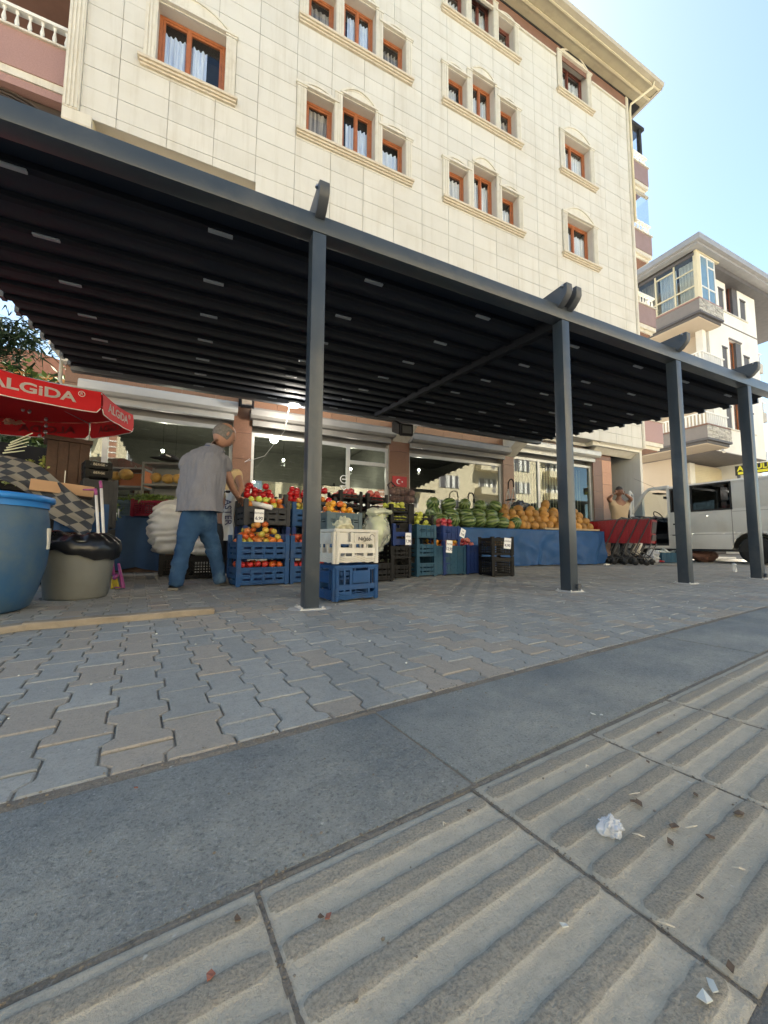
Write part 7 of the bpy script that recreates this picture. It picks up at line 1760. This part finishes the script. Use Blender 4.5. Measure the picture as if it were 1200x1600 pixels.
for pts_ in ([J(303, 712, 3.76, .075), J(292, 722, 3.74, .078), J(287, 739, 3.745, .075)], [J(342, 712, 3.88, .088), J(350, 724, 3.93, .086), J(354, 741, 3.95, .080)]):
    sv = shift(skin('sleeve', pts_, [(0, 1), (1, 2)], m_shirt, sh, sub=2)); wrinkle(sv, .006, 9, 3)
b = MB(); pc = at(334, 699, 3.86); b.lathe([(.086, -.03), (.080, .010), (.074, .016)], 24, caps=False); b.xform(Matrix.Translation(pc) @ Matrix.Rotation(.25, 4, 'Y')); shift(b.build('collar', m_shirt, sh, smooth=True)); b = MB(); b.lathe([(.0865, -.012), (.0865, -.018)], 24, caps=False); b.xform(Matrix.Translation(pc) @ Matrix.Rotation(.25, 4, 'Y')); shift(b.build('collar_trim', m_cnavy, sh, smooth=True))
# jeans
jp = [J(309, 780, 3.72, .165, .14), J(306, 803, 3.71, .165, .14), J(293, 826, 3.66, .104), J(286, 862, 3.62, .080), J(277, 900, 3.54, .071), J(274, 919, 3.50, .078),
      J(324, 826, 3.82, .100), J(335, 860, 3.88, .076), J(343, 898, 3.93, .067), J(344, 914, 3.93, .072)]
je = [(0, 1), (1, 2), (2, 3), (3, 4), (4, 5), (1, 6), (6, 7), (7, 8), (8, 9)]
jn = shift(skin('jeans', jp, je, m_jean, man, sub=3)); wrinkle(jn, .013, 7, 8, (.9, .9, 1.7)); wrinkle(jn, .005, 22, 3, (.5, .5, 1.8))
for s in (-1, 1):
    pass
for k, (px, py, d, a) in enumerate(((273, 921, 3.47, .15), (346, 914, 3.88, .75))):
    g0 = gnd(px, py); fd = Vector((math.sin(a), math.cos(a), 0)); sd = Vector((fd.y, -fd.x, 0)); b = MB()
    def sf(i, j, g0=g0, fd=fd, sd=sd):
        L_ = -.07+.27*j; w = .042+.008*math.sin(math.pi*min(1, j*1.15)); h = (.085 if j < .35 else .085-.05*(j-.35)/.65)*(1 if 0 < j < 1 else .6); a_ = math.pi*i
        return g0+fd*L_+sd*w*math.cos(a_)*(1 if j < .9 else .8)+Vector((0, 0, .012+h*math.sin(a_)))
    b.grid(sf, 14, 12); so = shift(b.build('shoe', m_shoe, man, smooth=True))
    b = MB(); b.obox(g0+fd*.065+Vector((0, 0, .012)), fd*.14, sd*.047, (0, 0, .011)); shift(b.build('sole', m_sole, so, bevel=.008))
# --- second man, stooping behind, mostly hidden
m2 = empty('person', (.33, 4.72, 0), label='stooping person in a cream T-shirt half hidden behind the man in grey', cat='person')
def shift2(o, dx=.33, dy=4.72):
    for v in o.data.vertices: v.co.x -= dx; v.co.y -= dy
    return o
pts = [J(352, 800, 4.62, .12), J(358, 765, 4.6, .125), J(352, 738, 4.62, .13), J(344, 722, 4.66, .055), J(371, 742, 4.58, .052), J(377, 764, 4.42, .038), J(369, 778, 4.3, .027),
       J(345, 850, 4.62, .07), J(343, 895, 4.62, .045), J(362, 850, 4.66, .07), J(360, 895, 4.68, .045), J(338, 742, 4.7, .05), J(340, 768, 4.75, .04)]
shift2(skin('body', pts, [(0, 1), (1, 2), (2, 3), (2, 4), (4, 5), (5, 6), (0, 7), (7, 8), (0, 9), (9, 10), (2, 11), (11, 12)], m_skin, m2))
o = head(at(338, 708, 4.70), (-.3, -.2, -.8), (0, -.6, .8), .108, m_skin, m_hairb, m2)
for q in [o]+list(o.children): shift2(q)
h = hand(at(369, 778, 4.3), (.6, -.2, -.4), (0, -.2, -1), .18, m_skin, m2)
for q in [h]+list(h.children): shift2(q)
ty = shift2(skin('tee_shirt', [J(357, 783, 4.6, .155), J(359, 765, 4.6, .155), J(354, 741, 4.61, .155), J(369, 741, 4.58, .08), J(373, 752, 4.54, .075), J(340, 741, 4.68, .07)], [(0, 1), (1, 2), (2, 3), (3, 4), (2, 5)], m_yel, m2)); wrinkle(ty, .008, 9, 2)
shift2(skin('trousers', [J(354, 800, 4.62, .13), J(345, 850, 4.62, .095), J(343, 900, 4.62, .07), J(362, 850, 4.66, .09), J(360, 900, 4.68, .07)], [(0, 1), (1, 2), (0, 3), (3, 4)], m_cgrey, m2))
for px in (341, 361): b = MB(); g0 = at(px, 905, 4.66); g0.z = 0; b.blob(g0+Vector((0, -.05, .035)), .05, .13, .04, 12, 8); shift2(b.build('shoe', m_shoe, m2, smooth=True))
# printed bag at his waist
bg_ = at(357, 806, 4.38); t = empty('printed_bag', bg_, rad(-20), 'long white plastic bag with black vertical lettering between the man and the crates', 'bag')
b = MB(); b.grid(lambda i, j: (-.055+.11*i+.012*math.sin(j*9), .02*math.sin(i*5+j*7)-.0, .30-.58*j), 14, 30); b.grid(lambda i, j: (-.055+.11*i+.012*math.sin(j*9), .05-.02*math.sin(i*4), .30-.58*j), 14, 30); b.build('sheet', m_sackw, t, smooth=True)
me = text_mesh('ASTER', .105, m_ink, .0006, .001); lay(me, (0.0, -.03, .04), (.05, 0, -1), (1, 0, .05)); place(me, 'lettering', t)
b = MB(); b.tube([at(349, 768, 4.42), at(372, 769, 4.42)], .016, 8); b.build('black_belt', m_cblack, label='black strap above the printed white bag', cat='strap', smooth=True)
# --- man by the van with both hands at his face
m3p = at(969, 857, 9.6); m3 = empty('person', (m3p.x, m3p.y, 0), label='man in a beige T-shirt with both hands raised to his face beside the van', cat='person')
def shift3(o):
    for v in o.data.vertices: v.co.x -= m3p.x; v.co.y -= m3p.y
    return o
D3 = 9.6
pts = [J(968, 822, D3, .12), J(968, 805, D3, .12), J(968, 789, D3, .12), J(967, 779, D3, .06), J(967, 773, D3-.03, .055),
       J(955, 785, D3, .055), J(950, 779, D3-.16, .045), J(958, 773, D3-.24, .032), J(981, 785, D3, .055), J(987, 780, D3-.16, .045), J(977, 772, D3-.24, .032),
       J(961, 845, D3, .08), J(960, 872, D3, .055), J(975, 845, D3, .08), J(976, 872, D3, .055)]
shift3(skin('body', pts, [(0, 1), (1, 2), (2, 3), (3, 4), (2, 5), (5, 6), (6, 7), (2, 8), (8, 9), (9, 10), (0, 11), (11, 12), (0, 13), (13, 14)], m_skind, m3))
o = head(at(967, 768, D3-.06), -_w, (0, 0, 1), .105, m_skind, m_hairb, m3)
for q in [o]+list(o.children): shift3(q)
for px, s in ((960, 1), (975, -1)):
    h = hand(at(px, 773, D3-.24), (_r*s*.55+Vector((0, 0, .8))), _w, .17, m_skind, m3, curl=.7, side=-s)
    for q in [h]+list(h.children): shift3(q)
ty = shift3(skin('tee_shirt', [J(968, 826, D3, .20, .16), J(968, 803, D3, .20, .16), J(968, 790, D3, .18, .15), J(956, 786, D3, .085), J(952.5, 783, D3-.07, .062), J(980, 786, D3, .085), J(984.5, 783, D3-.07, .062)], [(0, 1), (1, 2), (2, 3), (3, 4), (2, 5), (5, 6)], M('beige_tee', (.46, .36, .25), (.40, .31, .21), rough=.85), m3)); wrinkle(ty, .008, 9, 5)
shift3(skin('trousers', [J(968, 826, D3, .15), J(961, 848, D3, .10), J(960, 876, D3, .08), J(975, 848, D3, .10), J(976, 876, D3, .08)], [(0, 1), (1, 2), (0, 3), (3, 4)], m_cgrey, m3))
for px in (960, 976):
    b = MB(); g0 = at(px, 880, D3); g0.z = 0; b.blob(g0+Vector((-.03, -.05, .035)), .05, .13, .04, 12, 8); shift3(b.build('shoe', m_rub, m3, smooth=True))
